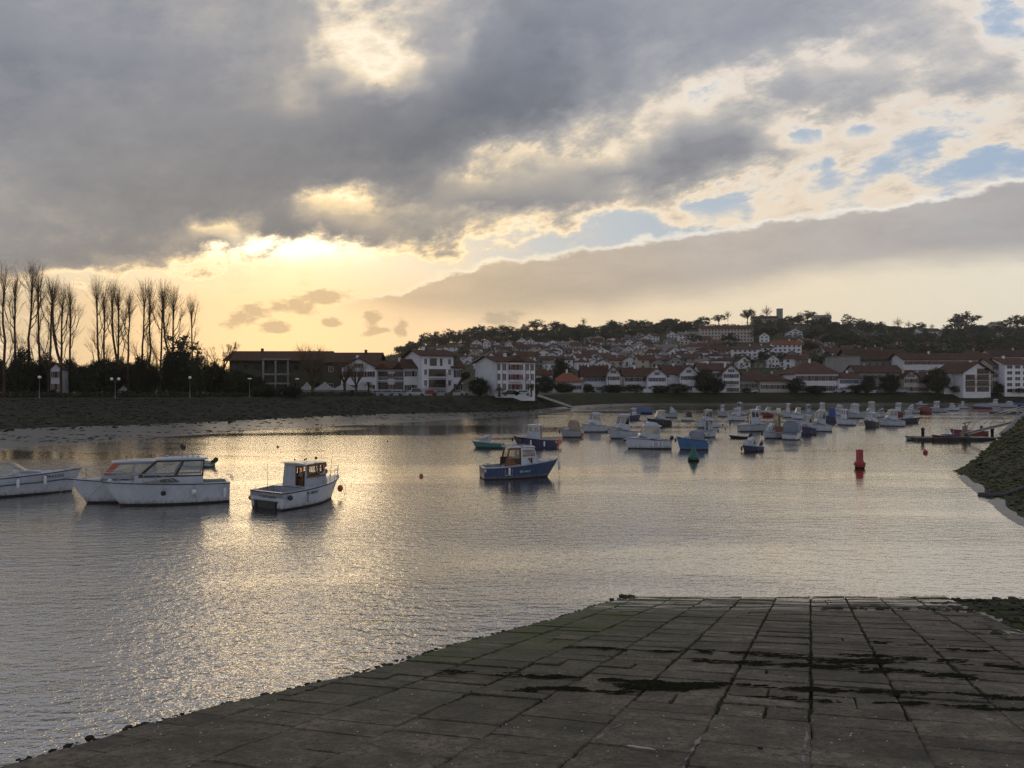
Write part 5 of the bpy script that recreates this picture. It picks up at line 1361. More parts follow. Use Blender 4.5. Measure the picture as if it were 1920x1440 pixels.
def balcony(root, x0, x1, y, z, d_=1.1, m='wood', slab='wall_white'):
    mb = MB(); mb.box(x0, x1, y-d_, y, z-.18, z); o = mb.build('balcony', M_[slab], root)
    mb = MB()
    mb.box(x0, x1, y-d_, y-d_+.06, z+.92, z+1.0); n = max(4, int((x1-x0)/.35))
    for k in range(n+1): xx = x0+(x1-x0-.05)*k/n; mb.box(xx, xx+.05, y-d_, y-d_+.05, z, z+.92)
    mb.build('railing', M_[m], o)
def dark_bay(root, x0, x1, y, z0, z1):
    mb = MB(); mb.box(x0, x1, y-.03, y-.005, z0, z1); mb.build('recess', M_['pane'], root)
def house(label, X0, X1, Yb, Ye, Yr, d, kind, wall='w', roof='r', sh='r', ny=2, nx=3, depth=None, yaw=0., extra=None, chim=1, z0=None, over=.6, group=None, cat='house', name='house', wins=True, big=1., pane_only=False):
    """facade between columns X0..X1 at depth d; rows Yb base, Ye eave, Yr ridge"""
    zb = CAMZ - (Yb-HZ)*d/F; ze = CAMZ - (Ye-HZ)*d/F - zb; zr = CAMZ - (Yr-HZ)*d/F - zb
    w = (X1-X0)*d/F; cx = xat((X0+X1)/2, d); look = math.atan2(cx, d)
    dp_ = depth or max(7., min(14., w*.9))
    root = thing(name, label, cat, (cx, d, zb), R(yaw), group)
    wm, rm = M_[WALLS[wall]], M_[ROOFS[roof]]
    ro = walls_roof(root, -w/2, w/2, 0, dp_, -1.5, ze, zr, kind, wm, rm, over)
    if wins:
        sh_h = ze/ny; zz = [sh_h*(k+.55) for k in range(ny)]
        ww = min(1.3*big, w/nx*.42); wh = min(1.35*big, sh_h*.5)
        grid_windows(root, -w/2+.4, w/2-.4, -.004, zz, nx, ww, wh, sh, pane_only=pane_only)
        if kind == 'g' and zr-ze > 2.2: put_window(root, 0, -.004, ze+(zr-ze)*.25, ww*.8, wh*.8, sh)
    if chim:
        mb = MB(); cx_ = w*random.uniform(-.25, .25); mb.box(cx_-.35, cx_+.35, dp_*.42, dp_*.42+.7, ze, zr+.9); mb.box(cx_-.42, cx_+.42, dp_*.42-.07, dp_*.42+.77, zr+.9, zr+1.05); mb.build('chimney', wm, ro)
    root['w'] = w; del root['w']
    return root, w, ze, zr, dp_
def local(root, X, d): return xat(X, d) - root.location.x

# --- left bank
D1 = 215
r, w, ze, zr, dp_ = house('long dark low building with white column frame behind the bare promenade trees', 430, 606, 741, 674, 658, 238, 's', 'd', 'b', None, 2, 9, 14, over=1.6, cat='building', name='building', pane_only=True)
for X in (497, 520, 543):
    mb = MB(); x = local(r, X, 238); mb.box(x-.25, x+.25, -1.9, -1.5, 0, 10.6); mb.build('column', M_['wall_grey'], r)
for Y in (674, 702, 719):
    mb = MB(); z = CAMZ-(Y-HZ)*238/F - r.location.z; mb.box(local(r, 495, 238), local(r, 546, 238), -2.0, -1.4, z-.25, z+.25); mb.build('beam', M_['wall_grey'], r)
house('white house wing with half gable right of the long dark building', 606, 706, 741, 678, 661, 226, 's', 'd', 'b', 'r', 2, 4, 12, over=1.0, cat='building', name='building')
r, w, ze, zr, dp_ = house('small white gabled house left of the two-balcony block', 640, 706, 741, 690, 672, 214, 'g', 'w', 'b', 'r', 2, 3, 9)
for k, (X, wpx, lb) in enumerate(((572,26,'leftmost white pointed marquee by the promenade'),(604,40,'second white marquee from the left, behind the bare pollard trees'),(642,44,'third white marquee between two pollard trees'),(676,40,'rightmost white marquee beside the palm'))):
    d = 205; root = thing('marquee', lb, 'tent', (xat(X, d), d, 4.55), 0, 'white marquees beside the promenade'); wd = wpx*d/F
    mb = MB(); mb.box(-wd/2, wd/2, 0, wd, 0, 1.4); mb.build('wall', M_['wall_grey'], root)
    mb = MB(); mb.add([(-wd/2-.1,-.1,1.4),(wd/2+.1,-.1,1.4),(wd/2+.1,wd+.1,1.4),(-wd/2-.1,wd+.1,1.4),(-wd*.2,wd*.3,2.5),(wd*.2,wd*.3,2.5),(wd*.2,wd*.7,2.5),(-wd*.2,wd*.7,2.5),(0,wd/2,3.7)], [(0,1,5,4),(1,2,6,5),(2,3,7,6),(3,0,4,7),(4,5,8),(5,6,8),(6,7,8),(7,4,8)]); mb.build('roof', M_['wall_grey'], root)
# two-balcony block
r, w, ze, zr, dp_ = house('white two-storey block with two balcony bays left of the tall gabled block', 700, 770, 741, 690, 677, D1, 's', 'w', 'b', None, 2, 3, 10, over=.9, wins=False, cat='building', name='building')
for X0, X1, Xm in ((709,727,718),(740,757,748)):
    x0, x1 = local(r, X0, D1), local(r, X1, D1); dark_bay(r, x0, x1, 0, 4.2, 6.6); dark_bay(r, x0, x1, 0, 1.6, 3.5); balcony(r, x0-.1, x1+.1, 0, 4.1, .9, 'wall_white')
    mb = MB(); xm = (x0+x1)/2; mb.prism([(x0-.9,-1.3,7.2),(x1+.9,-1.3,7.2),(xm,-1.3,8.9)], (0,5,0)); mb.build('dormer', M_['roof_brown'], r)
for X in (733, 763): put_window(r, local(r, X, D1), -.004, 5.3, .9, 1.3, 'r'); put_window(r, local(r, X, D1), -.004, 2.3, .9, 1.3, 'r')
# tall gabled block
r, w, ze, zr, dp_ = house('tall white three-storey block with long dark roof, left of the two big white blocks', 790, 852, 741, 667, 655, D1-3, 's', 'w', 'b', None, 3, 4, 17, 24, over=.9, wins=False, cat='building', name='building')
dd = D1-3
for X0, X1, Y0_, Y1_ in ((805,819,672,686),(825,830,672,686),(803,837,692,706),(803,837,712,727)):
    dark_bay(r, local(r, X0, dd), local(r, X1, dd), 0, CAMZ-(Y1_-HZ)*dd/F-r.location.z, CAMZ-(Y0_-HZ)*dd/F-r.location.z)
balcony(r, local(r, 802, dd), local(r, 838, dd), 0, CAMZ-(707-HZ)*dd/F-r.location.z, 1.0, 'wood'); balcony(r, local(r, 802, dd), local(r, 838, dd), 0, CAMZ-(727-HZ)*dd/F-r.location.z, 1.0, 'wood')
for X in (797, 844):
    for Y in (678, 698, 718): put_window(r, local(r, X, dd), -.004, CAMZ-(Y-HZ)*dd/F-r.location.z, .7, 1.4, None)
house('low brown-roofed left wing of the tall gabled block', 757, 792, 741, 689, 674, D1-1, 's', 'w', 'b', 'd', 2, 2, 10, 10, over=.8, chim=0, cat='building', name='building')
house('narrow right wing with brown roof joined to the tall gabled block', 850, 868, 741, 689, 676, D1-1, 's', 'w', 'b', 'd', 2, 1, 9, 20, over=.8, chim=0, cat='building', name='building', big=1.5)
# right white block, turned
r, w, ze, zr, dp_ = house('big white block with plain gable wall and red-shuttered strips', 927, 1008, 741, 679, 668, 204, 's', 'w', 'b', None, 3, 6, 13.5, 27, over=.7, wins=False, cat='building', name='building')
for f_ in (.06, .20, .80, .93):
    for z in (2.2, 4.8, 7.4): put_window(r, -w/2+w*f_, -.004, z, .8, 1.7, None); mb = MB()
    mb = MB(); x = -w/2+w*f_; mb.box(x-.62, x-.5, -.06, -.005, 1.2, 8.4); mb.build('shutter_strip', M_['shutter_red'], r)
for f_ in (.38, .48, .58):
    for z in (2.2, 4.8, 7.4): put_window(r, -w/2+w*f_, -.30 if z > 3 else -.004, z, .8, 1.3, 'r')
mb = MB(); mb.box(-w*.18, w*.16, -.28, 0, 3.7, 8.9); mb.build('bay', M_['wall_white'], r)
balcony(r, -w*.19, w*.17, -.28, 3.75, .8, 'wood'); balcony(r, -w*.19, w*.17, -.28, 6.3, .8, 'wood')
mb = MB(); mb.prism([(-w*.21,-1.2,8.9),(w*.19,-1.2,8.9),(-w*.01,-1.2,10.6)], (0,5,0)); mb.build('dormer', M_['roof_brown'], r)
# --- waterside row across the river
D = 302
house('low white house with brown roof just right of the big white block', 1007, 1036, 738, 703, 694, D+6, 's', 'w', 'b', 'd', 2, 3)
house('bungalow with wide orange tiled roof', 1038, 1092, 739, 716, 697, D, 'h', 'w', 'o', 'd', 1, 4, 11, over=1.0)
r, w, ze, zr, dp_ = house('white house wing with dark roof right of the orange-roofed bungalow', 1092, 1142, 738, 704, 686, D+5, 's', 'w', 'r', 'b', 2, 4, 9, over=.9)
house('gabled white house with red shutters right of the orange-roofed bungalow', 1138, 1163, 738, 701, 687, D, 'g', 'w', 'b', 'r', 2, 2, 9, over=.9)
house('long white two-storey house with brown roof, middle of the river row', 1170, 1222, 738, 704, 690, D+4, 's', 'w', 'b', 'd', 2, 4, 9, over=.9)
house('white gabled house with wide dark windows at the end of the long brown roof', 1214, 1250, 738, 704, 691, D, 'g', 'w', 'b', 'b', 2, 3, 10, over=1.0)
house('plain pale wall house with long red-brown roof beside the half-timbered gable', 1246, 1278, 738, 700, 685, D+4, 's', 'w', 'r', None, 2, 2, 9, over=.8, wins=False)
house('white gabled house with blue shutters and a dark downpipe', 1275, 1308, 738, 700, 685, D, 'g', 'w', 'b', 'b', 2, 3, 10, over=1.0)
house('white house with bright red-brown roof behind the dark bushes', 1311, 1358, 738, 693, 681, D+5, 's', 'w', 'r', 'b', 2, 4, 9, over=.8)
r, w, ze, zr, dp_ = house('tall narrow white gabled house with wooden balcony', 1355, 1387, 738, 699, 684, D, 'g', 'w', 'b', 'd', 3, 2, 10, over=.9); balcony(r, -w*.3, w*.35, 0, 3.6, 1.0, 'wood')
house('low brown-roofed house with red lean-to beside the balcony house', 1387, 1424, 738, 711, 696, D+3, 's', 'g', 'r', 'r', 1, 3, 9, over=.8)
house('single-storey cream house with wide hipped brown roof', 1425, 1481, 738, 715, 700, D, 'h', 'c', 'b', 'd', 1, 5, 12, over=.8)
house('white upper gable rising behind the single-storey cream house', 1458, 1487, 736, 708, 694, D+14, 'g', 'w', 'r', 'd', 2, 2, 8, over=1.0)
house('large white two-storey house with big orange-red hipped roof', 1490, 1572, 738, 701, 677, D, 'h', 'w', 'r', 'r', 2, 6, 14, over=1.0, big=1.3)
house('white cottage with red roof and outside stairs, right of the large hipped house', 1573, 1612, 738, 709, 699, D-1, 's', 'w', 'r', 'b', 2, 4, 9)
house('blank grey-white flat block rising behind the red-roofed cottage', 1571, 1613, 715, 669, 667, D+42, 'f', 'g', 'g', None, 3, 3, 14, chim=0, wins=False, cat='building', name='building')
house('wide pale house with long dark red roof behind dark shrubs', 1606, 1692, 738, 698, 685, D+3, 's', 'g', 'r', 'd', 2, 6, 11)
house('cream house with little gable right of the wide pale house', 1695, 1722, 738, 707, 696, D-2, 'g', 'c', 'r', 'd', 2, 2, 9)
house('narrow cream house part with brown roof beside the round dark tree', 1720, 1742, 738, 709, 698, D, 's', 'c', 'b', 'd', 2, 2, 9)
house('small white gabled house half behind the round dark tree', 1764, 1786, 738, 712, 698, D+8, 'g', 'w', 'b', 'd', 2, 1, 9)
r, w, ze, zr, dp_ = house('broad chalet block with three floors of wooden balconies', 1802, 1862, 739, 697, 680, D-8, 'g', 'w', 'b', None, 3, 4, 14, 12, over=1.2, wins=False, cat='building', name='building')
for k in range(4):
    z = .9 + k*2.35
    dark_bay(r, w*-.42, w*-.08, 0, z, z+1.8) if k < 3 else None; dark_bay(r, 0, w*.44, 0, z, z+1.8)
    if k: balcony(r, 0, w*.46, 0, z, 1.1, 'wood', 'wood'); (balcony(r, -w*.44, -w*.06, 0, z, 1.1, 'wood', 'wood') if k < 3 else None)
house('plain white side wing of the chalet block', 1770, 1803, 739, 700, 694, D-4, 's', 'w', 'b', None, 2, 2, 10, wins=False, chim=0, cat='building', name='building')
r, w, ze, zr, dp_ = house('brown link building with stacked balconies between chalet block and white block', 1860, 1884, 739, 684, 672, D-2, 's', 'c', 'r', 'd', 4, 2, 11, chim=0, cat='building', name='building', big=1.4)
r, w, ze, zr, dp_ = house('four-storey white block with five rows of red-shuttered windows at the right edge', 1884, 1932, 739, 683, 671, D-6, 's', 'w', 'r', None, 5, 3, 14, over=.8, wins=False, cat='building', name='building')
grid_windows(r, -w/2+.3, w/2-.3, -.004, [1.4+2.25*k for k in range(5)], 3, 1.9, 1.2, None)
house('long white apartment block with red-brown balconies behind the cream house', 1694, 1862, 722, 673, 662, D+48, 's', 'w', 'b', 'r', 3, 14, 13, over=1.2, cat='building', name='building', pane_only=False)
house('long low hall with wide dark roof behind the wide pale house', 1596, 1704, 715, 672, 654, D+60, 's', 'g', 'b', None, 2, 8, 16, over=1.5, cat='building', name='building')
house('pale building with red roof at the far right above the white block', 1862, 1935, 700, 668, 655, D+70, 's', 'c', 'r', 'd', 2, 5, 13, cat='building', name='building')
house('brown-roofed hall above the small gabled house', 1812, 1862, 690, 668, 655, D+80, 'h', 'g', 'b', None, 1, 4, 13, cat='building', name='building')
# garden walls along the far bank
for X0, X1, h, m_, lb in ((1166,1200,1.6,'wall_white','white garden wall left of the long brown-roofed house'),(1206,1222,1.5,'wall_white','short white garden wall by the white gabled house'),(1222,1246,2.0,'wall_white','white double garage front below the white gabled house'),(1248,1290,1.9,'wall_grey','grey garden wall with white coping below the plain pale house'),(1298,1362,1.9,'wall_white','long white garden wall below the dark bushes'),(1612,1642,1.0,'wall_white','low white wall in front of the wide pale house'),(1748,1778,.6,'wall_white','low pale wall left of the chalet block'),(1782,1812,.6,'wall_white','low pale wall in front of the chalet block')):
    d = 299; r = thing('garden_wall', lb, 'wall', (xat(X0, d), d, 4.4)); w = (X1-X0)*d/F
    mb = MB(); mb.box(0, w, 0, .25, -.4, h); mb.build('wall', M_[m_], r); mb = MB(); mb.box(-.05, w+.05, -.05, .3, h+.002, h+.12); mb.build('coping', M_['wall_white'], r)
    if 'garage' in lb:
        for k in (0, 1): mb = MB(); mb.box(.5+k*w*.47, .5+k*w*.47+w*.36, -.03, -.004, 0, 1.7); mb.build('door', M_['shutter_blue'], r)

# --- hillside houses, generated as a settlement thinning out towards the crest
marks = [(740,868,'the tall gabled block'),(868,930,'the white blocks gap'),(930,1010,'the plain-gabled block'),(1010,1092,'the orange-roofed bungalow'),(1092,1165,'the red-shuttered gable'),(1165,1250,'the long brown-roofed house'),(1250,1310,'the blue-shuttered gable'),(1310,1390,'the balcony house'),(1390,1487,'the cream hipped house'),(1487,1575,'the large hipped house'),(1575,1700,'the red-roofed cottage'),(1700,1770,'the round dark tree'),(1770,1850,'the chalet block'),(1850,1990,'the right-edge block')]
def mark(X):
    for a, b_, n in marks:
        if a <= X < b_: return n
    return marks[-1][2] if X > 1900 else 'the promenade'
def ground_hit(X, Y, d0=333.):
    """walk out along the sight line until it meets the hill"""
    d = d0
    while d < 850:
        z = CAMZ - (Y-HZ)*d/F; x = xat(X, d)
        if H(x, d) >= z: return x, d, z
        d += 3
    return None
specials = [
 ('long five-storey apartment terrace with white pillars high on the slope', 1315, 1412, 641, 616, 610, 's', 'c', 'r', None, 4, 16),
 ('apartment block with plain gable wall, left half of the bright hillside group', 1374, 1420, 682, 655, 648, 's', 'w', 'r', 'd', 4, 5),
 ('apartment block with dark window columns in the middle of the bright group', 1418, 1452, 678, 652, 647, 's', 'w', 'r', None, 4, 3),
 ('apartment block with orange roof, right end of the bright hillside group', 1450, 1502, 674, 646, 638, 's', 'w', 'o', None, 4, 6),
 ('white villa with pointed gable alone among trees below the tower', 1478, 1505, 632, 623, 616, 'g', 'w', 'g', 'd', 2, 3),
 ('pale three-storey house near the crest, left of the apartment terrace', 1272, 1311, 643, 628, 622, 's', 'w', 'g', 'd', 3, 5),
 ('pale house with red roof on the crest left of the tower', 1412, 1458, 604, 597, 592, 's', 'c', 'r', 'd', 1, 5),
 ('blue-grey villa on the crest right of the tower', 1527, 1558, 606, 596, 590, 's', 'w', 'g', 'b', 2, 4),
 ('pale house with brown roof on the right-hand crest', 1663, 1697, 627, 617, 611, 's', 'w', 'r', 'd', 2, 4),
 ('long low white house on the right-hand crest left of the big oak', 1724, 1768, 629, 621, 615, 's', 'w', 'b', 'd', 1, 5),
 ('wide pale gabled villa on the crest right of the big oak', 1842, 1886, 626, 614, 606, 'g', 'c', 'g', 'd', 2, 5),
 ('pale villa with dark loggia half-way up the right slope', 1596, 1622, 643, 634, 627, 's', 'w', 'r', 'd', 2, 3),
 ('cream villa among trees below the blue-grey villa', 1524, 1547, 654, 645, 638, 'g', 'c', 'r', 'd', 2, 2),
]
for lb, X0, X1, Yb, Ye, Yr, kd, wl_, rf_, shh, ny, nx in specials:
    hit = ground_hit((X0+X1)/2, Yb+1) or (0, 820, 0)
    house(lb, X0, X1, Yb, Ye, Yr, hit[1], kd, wl_, rf_, shh, ny, nx, 12, random.uniform(-12, 12), cat='building' if ny > 2 else 'house', name='building' if ny > 2 else 'house', pane_only=True, big=1.3)
hit = ground_hit(1463, 604) or (0, 830, 0)
d = 838; r = thing('tower', 'square dark stone tower standing on the crest of the hill', 'tower', (xat(1463.5, d), d, CAMZ+(HZ-604)/F*d)); w = 9*d/F
mb = MB(); mb.box(-w/2, w/2, 0, w, -3, 14.2); mb.build('shaft', M_['wall_grey'], r); mb = MB(); mb.box(-w/2-.25, w/2+.25, -.25, w+.25, 14.2, 14.8); mb.build('parapet', M_['wall_grey'], r)
rh = random.Random(5); placed = []
cand = []
for _ in range(4200):
    X = rh.uniform(770, 1625); Y = rh.uniform(636, 694)
    if X < 880 and Y > 662: continue
    if X < 1000 and Y < 650: continue
    if 1000 <= X < 1180 and Y < 648 - (X-1000)*.03: continue
    if X > 1490 and rh.random() < .6: continue
    if X > 1560 and Y < 660: continue
    if any(a-8 < X < b_+8 and Yr_-4 < Y < Yb_+8 for _, a, b_, Yb_, _, Yr_, *r_ in specials): continue
    if any(abs(X-x2)*.55 < 8.0 and abs(Y-y2) < 5.6 for x2, y2 in placed): continue
    placed.append((X, Y))
    if len(placed) >= 172: break
for X, Y in ((1640,668),(1672,662),(1640,640),(1712,640),(1750,636),(1780,650),(1803,642),(1830,655),(1872,640),(1892,648),(1735,655),(1690,652),(1768,664),(1905,634)): placed.append((X, Y))
info = []
for X, Y in placed:
    h_ = ground_hit(X, Y)
    if not h_: continue
    d = h_[1]; wpx = rh.uniform(9.5, 15)*F/d*.72; hp = rh.uniform(4.2, 6.8)*F/d*.8
    kd = rh.choice('ggssh'); wl_ = rh.choice('wwwcg'); rf_ = rh.choice('rrbbbrg'); info.append([X, Y, d, wpx, hp, kd, wl_, rf_])
tiers = [('low slope', 681), ('lower-mid slope', 668), ('mid slope', 655), ('upper slope', 0)]
wn = {'w': 'white', 'c': 'cream', 'g': 'grey'}; rn = {'r': 'red-brown', 'b': 'dark brown', 'o': 'orange', 'g': 'grey'}; kn = {'g': 'gabled', 's': 'long-roofed', 'h': 'hip-roofed'}
cells = {}
for it in info:
    tr = next(n for n, y in tiers if it[1] >= y); it.append(tr); cells.setdefault((mark(it[0]), tr), []).append(it)
ordn = ['first', 'second', 'third', 'fourth', 'fifth', 'sixth', 'seventh', 'eighth', 'ninth', 'tenth', 'eleventh', 'twelfth', 'thirteenth', 'fourteenth', 'fifteenth', 'sixteenth', 'seventeenth', 'eighteenth', 'nineteenth', 'twentieth']
for (mk, tr), its in cells.items():
    its.sort(key=lambda q_: q_[0])
    for k, (X, Y, d, wpx, hp, kd, wl_, rf_, _) in enumerate(its):
        lb = f'{wn[wl_]} {kn[kd]} house, {tr} above {mk}' + (f', {ordn[min(k,19)]} from left' if len(its) > 1 else '')
        rl = hp*rh.uniform(.35, .6)
        house(lb, X-wpx/2, X+wpx/2, Y, Y-hp, Y-hp-rl, d, kd, wl_, rf_, rh.choice('rgbd') if d < 430 else None, 2 if hp*d/F > 4.6 else 1, rh.choice((2, 3)), 8, rh.uniform(-35, 35), group='houses on the hillside', chim=rh.random() < .5, over=.5, pane_only=d > 430, big=1.1)

# ================================================================== street lamps, cars, people-sized things on the promenade
def lamp(X, d, kind, label):
    z = 4.5; r = thing('street_lamp', label, 'street lamp', (xat(X, d), d, z), 0, 'lamps along the promenade')
    mb = MB(); mb.lathe([(.11,-.5),(.11,.4),(.06,.5),(.045,4.1)], 8); mb.build('post', M_['lamp_post'], r)
    if kind == 'globe': mb = MB(); mb.ball((0,0,4.36), .33, 12); mb.build('globe', M_['opal'], r)
    elif kind == 'double':
        mb = MB(); mb.tube([(-.75,0,3.7),(0,0,3.45),(.75,0,3.7)], .04, 5); mb.build('arm', M_['lamp_post'], r)
        for sx in (-.75, .75): mb = MB(); mb.ball((sx,0,4.0), .33, 12); mb.build('globe', M_['opal'], r)
    else: mb = MB(); mb.lathe([(.10,4.0),(.55,4.15),(.5,4.25),(.05,4.35)], 10); mb.build('lamp_shade', M_['opal'], r)
lamp(74, 163, 'globe', 'single-globe street lamp farthest left on the promenade')
lamp(216, 165, 'double', 'street lamp with two white globes on the promenade')
lamp(356, 170, 'globe', 'single-globe street lamp in front of the last tall poplars')
lamp(468, 175, 'shade', 'flat-headed street lamp left of the white column frame')
lamp(557, 180, 'shade', 'flat-headed street lamp left of the first bare pollard tree')
lamp(800, 198, 'shade', 'flat-headed street lamp in front of the tall gabled block')
lamp(992, 205, 'shade', 'flat-headed street lamp at the end of the left bank')
for X, lb in ((1141,'lamp post in front of the red-shuttered gable'),(1329,'lamp post left of the tall balcony house'),(1421,'green lamp post left of the cream hipped house'),(1505,'lamp post in front of the large hipped house')):
    d = 300; r = thing('street_lamp', lb, 'street lamp', (xat(X, d), d, 4.4), 0, 'lamps along the far bank'); mb = MB(); mb.lathe([(.12,-.3),(.08,5.2)], 6); mb.build('post', M_['lamp_post'], r)
    mb = MB(); mb.box(-.5,.5,-.12,.12,5.2,5.32); mb.build('head', M_['lamp_post'], r)
def car(X, d, col, label, yaw=0., van=False, z=4.5):
    r = thing('parked_car', label, 'van' if van else 'car', (xat(X, d), d, z), R(yaw), 'cars parked along the waterfront'); L_, hh = (4.6, 1.45) if not van else (4.9, 2.0)
    b_ = MB(); prof = [(-L_/2,.35),(-L_/2,.85),(-L_/2*.62,.92),(-L_/2*.35,hh),(L_/2*.45,hh),(L_/2*.86,.95),(L_/2,.8),(L_/2,.35)] if not van else [(-L_/2,.35),(-L_/2,1.0),(-L_/2*.62,1.15),(-L_/2*.4,hh),(L_/2,hh),(L_/2,.35)]
    b_.prism([(x,-.85,z_) for x, z_ in prof], (0,1.7,0)); b_.build('body', M_[col], r)
    g = MB(); g.prism([(-L_/2*.5,-.862,1.0),(-L_/2*.32,-.862,hh-.12),(L_/2*.4,-.862,hh-.12),(L_/2*.72,-.862,1.0)], (0,1.724,0)); g.build('side_windows', M_['pane'], r)
    for x in (-L_/2*.62, L_/2*.62):
        for y_ in (-.86, .72): mb = MB(); mb.lathe([(.32,0),(.32,.14)], 12, 0, Matrix.Translation((x,y_,.32)) @ Matrix.Rotation(R(-90), 4, 'X')); mb.build('wheel', M_['rubber'], r)
    for y_ in (-.6, .6): mb = MB(); mb.box(-L_/2-.02, -L_/2+.04, y_-.15, y_+.15, .62, .78); mb.build('headlight', M_['opal'], r)
    return r
cars = [(512,190,'gel_grey','pale car with bright roof parked left of the marquees',0,0),(706,203,'gel_white','white car parked below the two-balcony block, first from the palm',20,0),(724,203,'gel_grey','grey car second from the palm',15,0),(742,204,'gel_white','white car third from the palm',10,0),(760,204,'gel_grey','grey car below the left wing of the gabled block',5,0),(780,203,'gel_white','white van with rounded roof below the gabled block',0,1),(803,204,'buoy_red','dark red car below the gabled block',0,0),(826,206,'gel_grey','pale grey car behind the leaning trunk',0,0),(856,206,'gel_white','white car right of the leaning trunk',0,0),(886,207,'gel_white','white van in front of the dark bush',0,1),(910,207,'gel_grey','grey car right of the dark bush',0,0),(958,200,'black','black car below the big plain-gabled block',0,0),(979,200,'gel_white','long white car below the red-shuttered strips',0,0),
        (1122,300,'gel_white','white van parked right of the orange-roofed bungalow',0,1),(1104,300,'gel_grey','grey car beside the white van near the bungalow',0,0),(1152,300,'gel_grey','pale car below the red-shuttered gable',0,0),(1409,299,'gel_white','silver car in front of the low house with red lean-to',0,0),(1573,299,'gel_grey','pale car in front of the red-roofed cottage',0,0),(1588,299,'gel_white','white car by the outside stairs of the cottage',0,0),(1690,299,'gel_grey','pale car in front of the cream house with little gable',0,0)]
for X, d, c_, lb, yw, vn in cars: car(X, d, c_, lb, yw, bool(vn), 4.5 if d < 250 else 4.45)

# ================================================================== trees
def leaf_crown(seed, rx, rz, nclump, nleaf, size, shape='round', gap=.0):
    rr = random.Random(seed); mb = MB(); vs = []; fs = []
    for c in range(nclump):
        for _ in range(40):
            p = Vector((rr.uniform(-1,1), rr.uniform(-1,1), rr.uniform(-1,1)))
            if p.length > 1: continue
            if shape == 'umbrella' and (p.z < -.55 + .55*p.xy.length or p.xy.length > .97): continue
            if shape == 'cone' and p.xy.length > (1-p.z)*.5+.05: continue
            if shape == 'tiers' and abs((p.z*3.2) % 1 - .5) > .24: continue
            if shape == 'round' and p.length < .35: continue
            break
        cr = rr.uniform(.55, 1.0)*(.30 if shape != 'tiers' else .22)
        for _ in range(nleaf):
            q_ = Vector((rr.gauss(0, .5), rr.gauss(0, .5), rr.gauss(0, .42)))*cr
            a = p + q_; a = Vector((a.x*rx, a.y*rx, a.z*rz)); n1 = Vector((rr.uniform(-1,1), rr.uniform(-1,1), rr.uniform(-.6,1))).normalized()
            t_ = n1.orthogonal().normalized(); t2 = n1.cross(t_); s = size*rr.uniform(.6, 1.3); b = len(vs)
            vs += [a - t_*s, a + t2*s*.7, a + t_*s, a - t2*s*.7]; fs.append((b, b+1, b+2, b+3))
    mb.add(vs, fs); return mb
def trunk_mesh(h, r0, r1, lean=0., seed=0, limbs=4, spread=.35, n=6):
    rr = random.Random(seed); mb = MB(); pts = [(lean*h*t_**1.5*.3+rr.uniform(-.05,.05)*h*.2*t_, rr.uniform(-.05,.05)*h*.1, h*t_) for t_ in (0,.25,.5,.75,1)]
    mb.tube([(pts[0][0],pts[0][1],-.8)]+pts, [r0*1.25]+[r0+(r1-r0)*t_ for t_ in (0,.25,.5,.75,1)], n)
    for k in range(limbs):
        t_ = rr.uniform(.5, .95); a = rr.uniform(0, 6.28); p = Vector((lean*h*t_**1.5*.3, 0, h*t_)); e = p + Vector((math.cos(a)*h*spread, math.sin(a)*h*spread, h*.35))
        mb.tube([p, p.lerp(e,.5)+Vector((0,0,-h*.03)), e], [r1*.8, r1*.55, r1*.2], 4)
    return mb
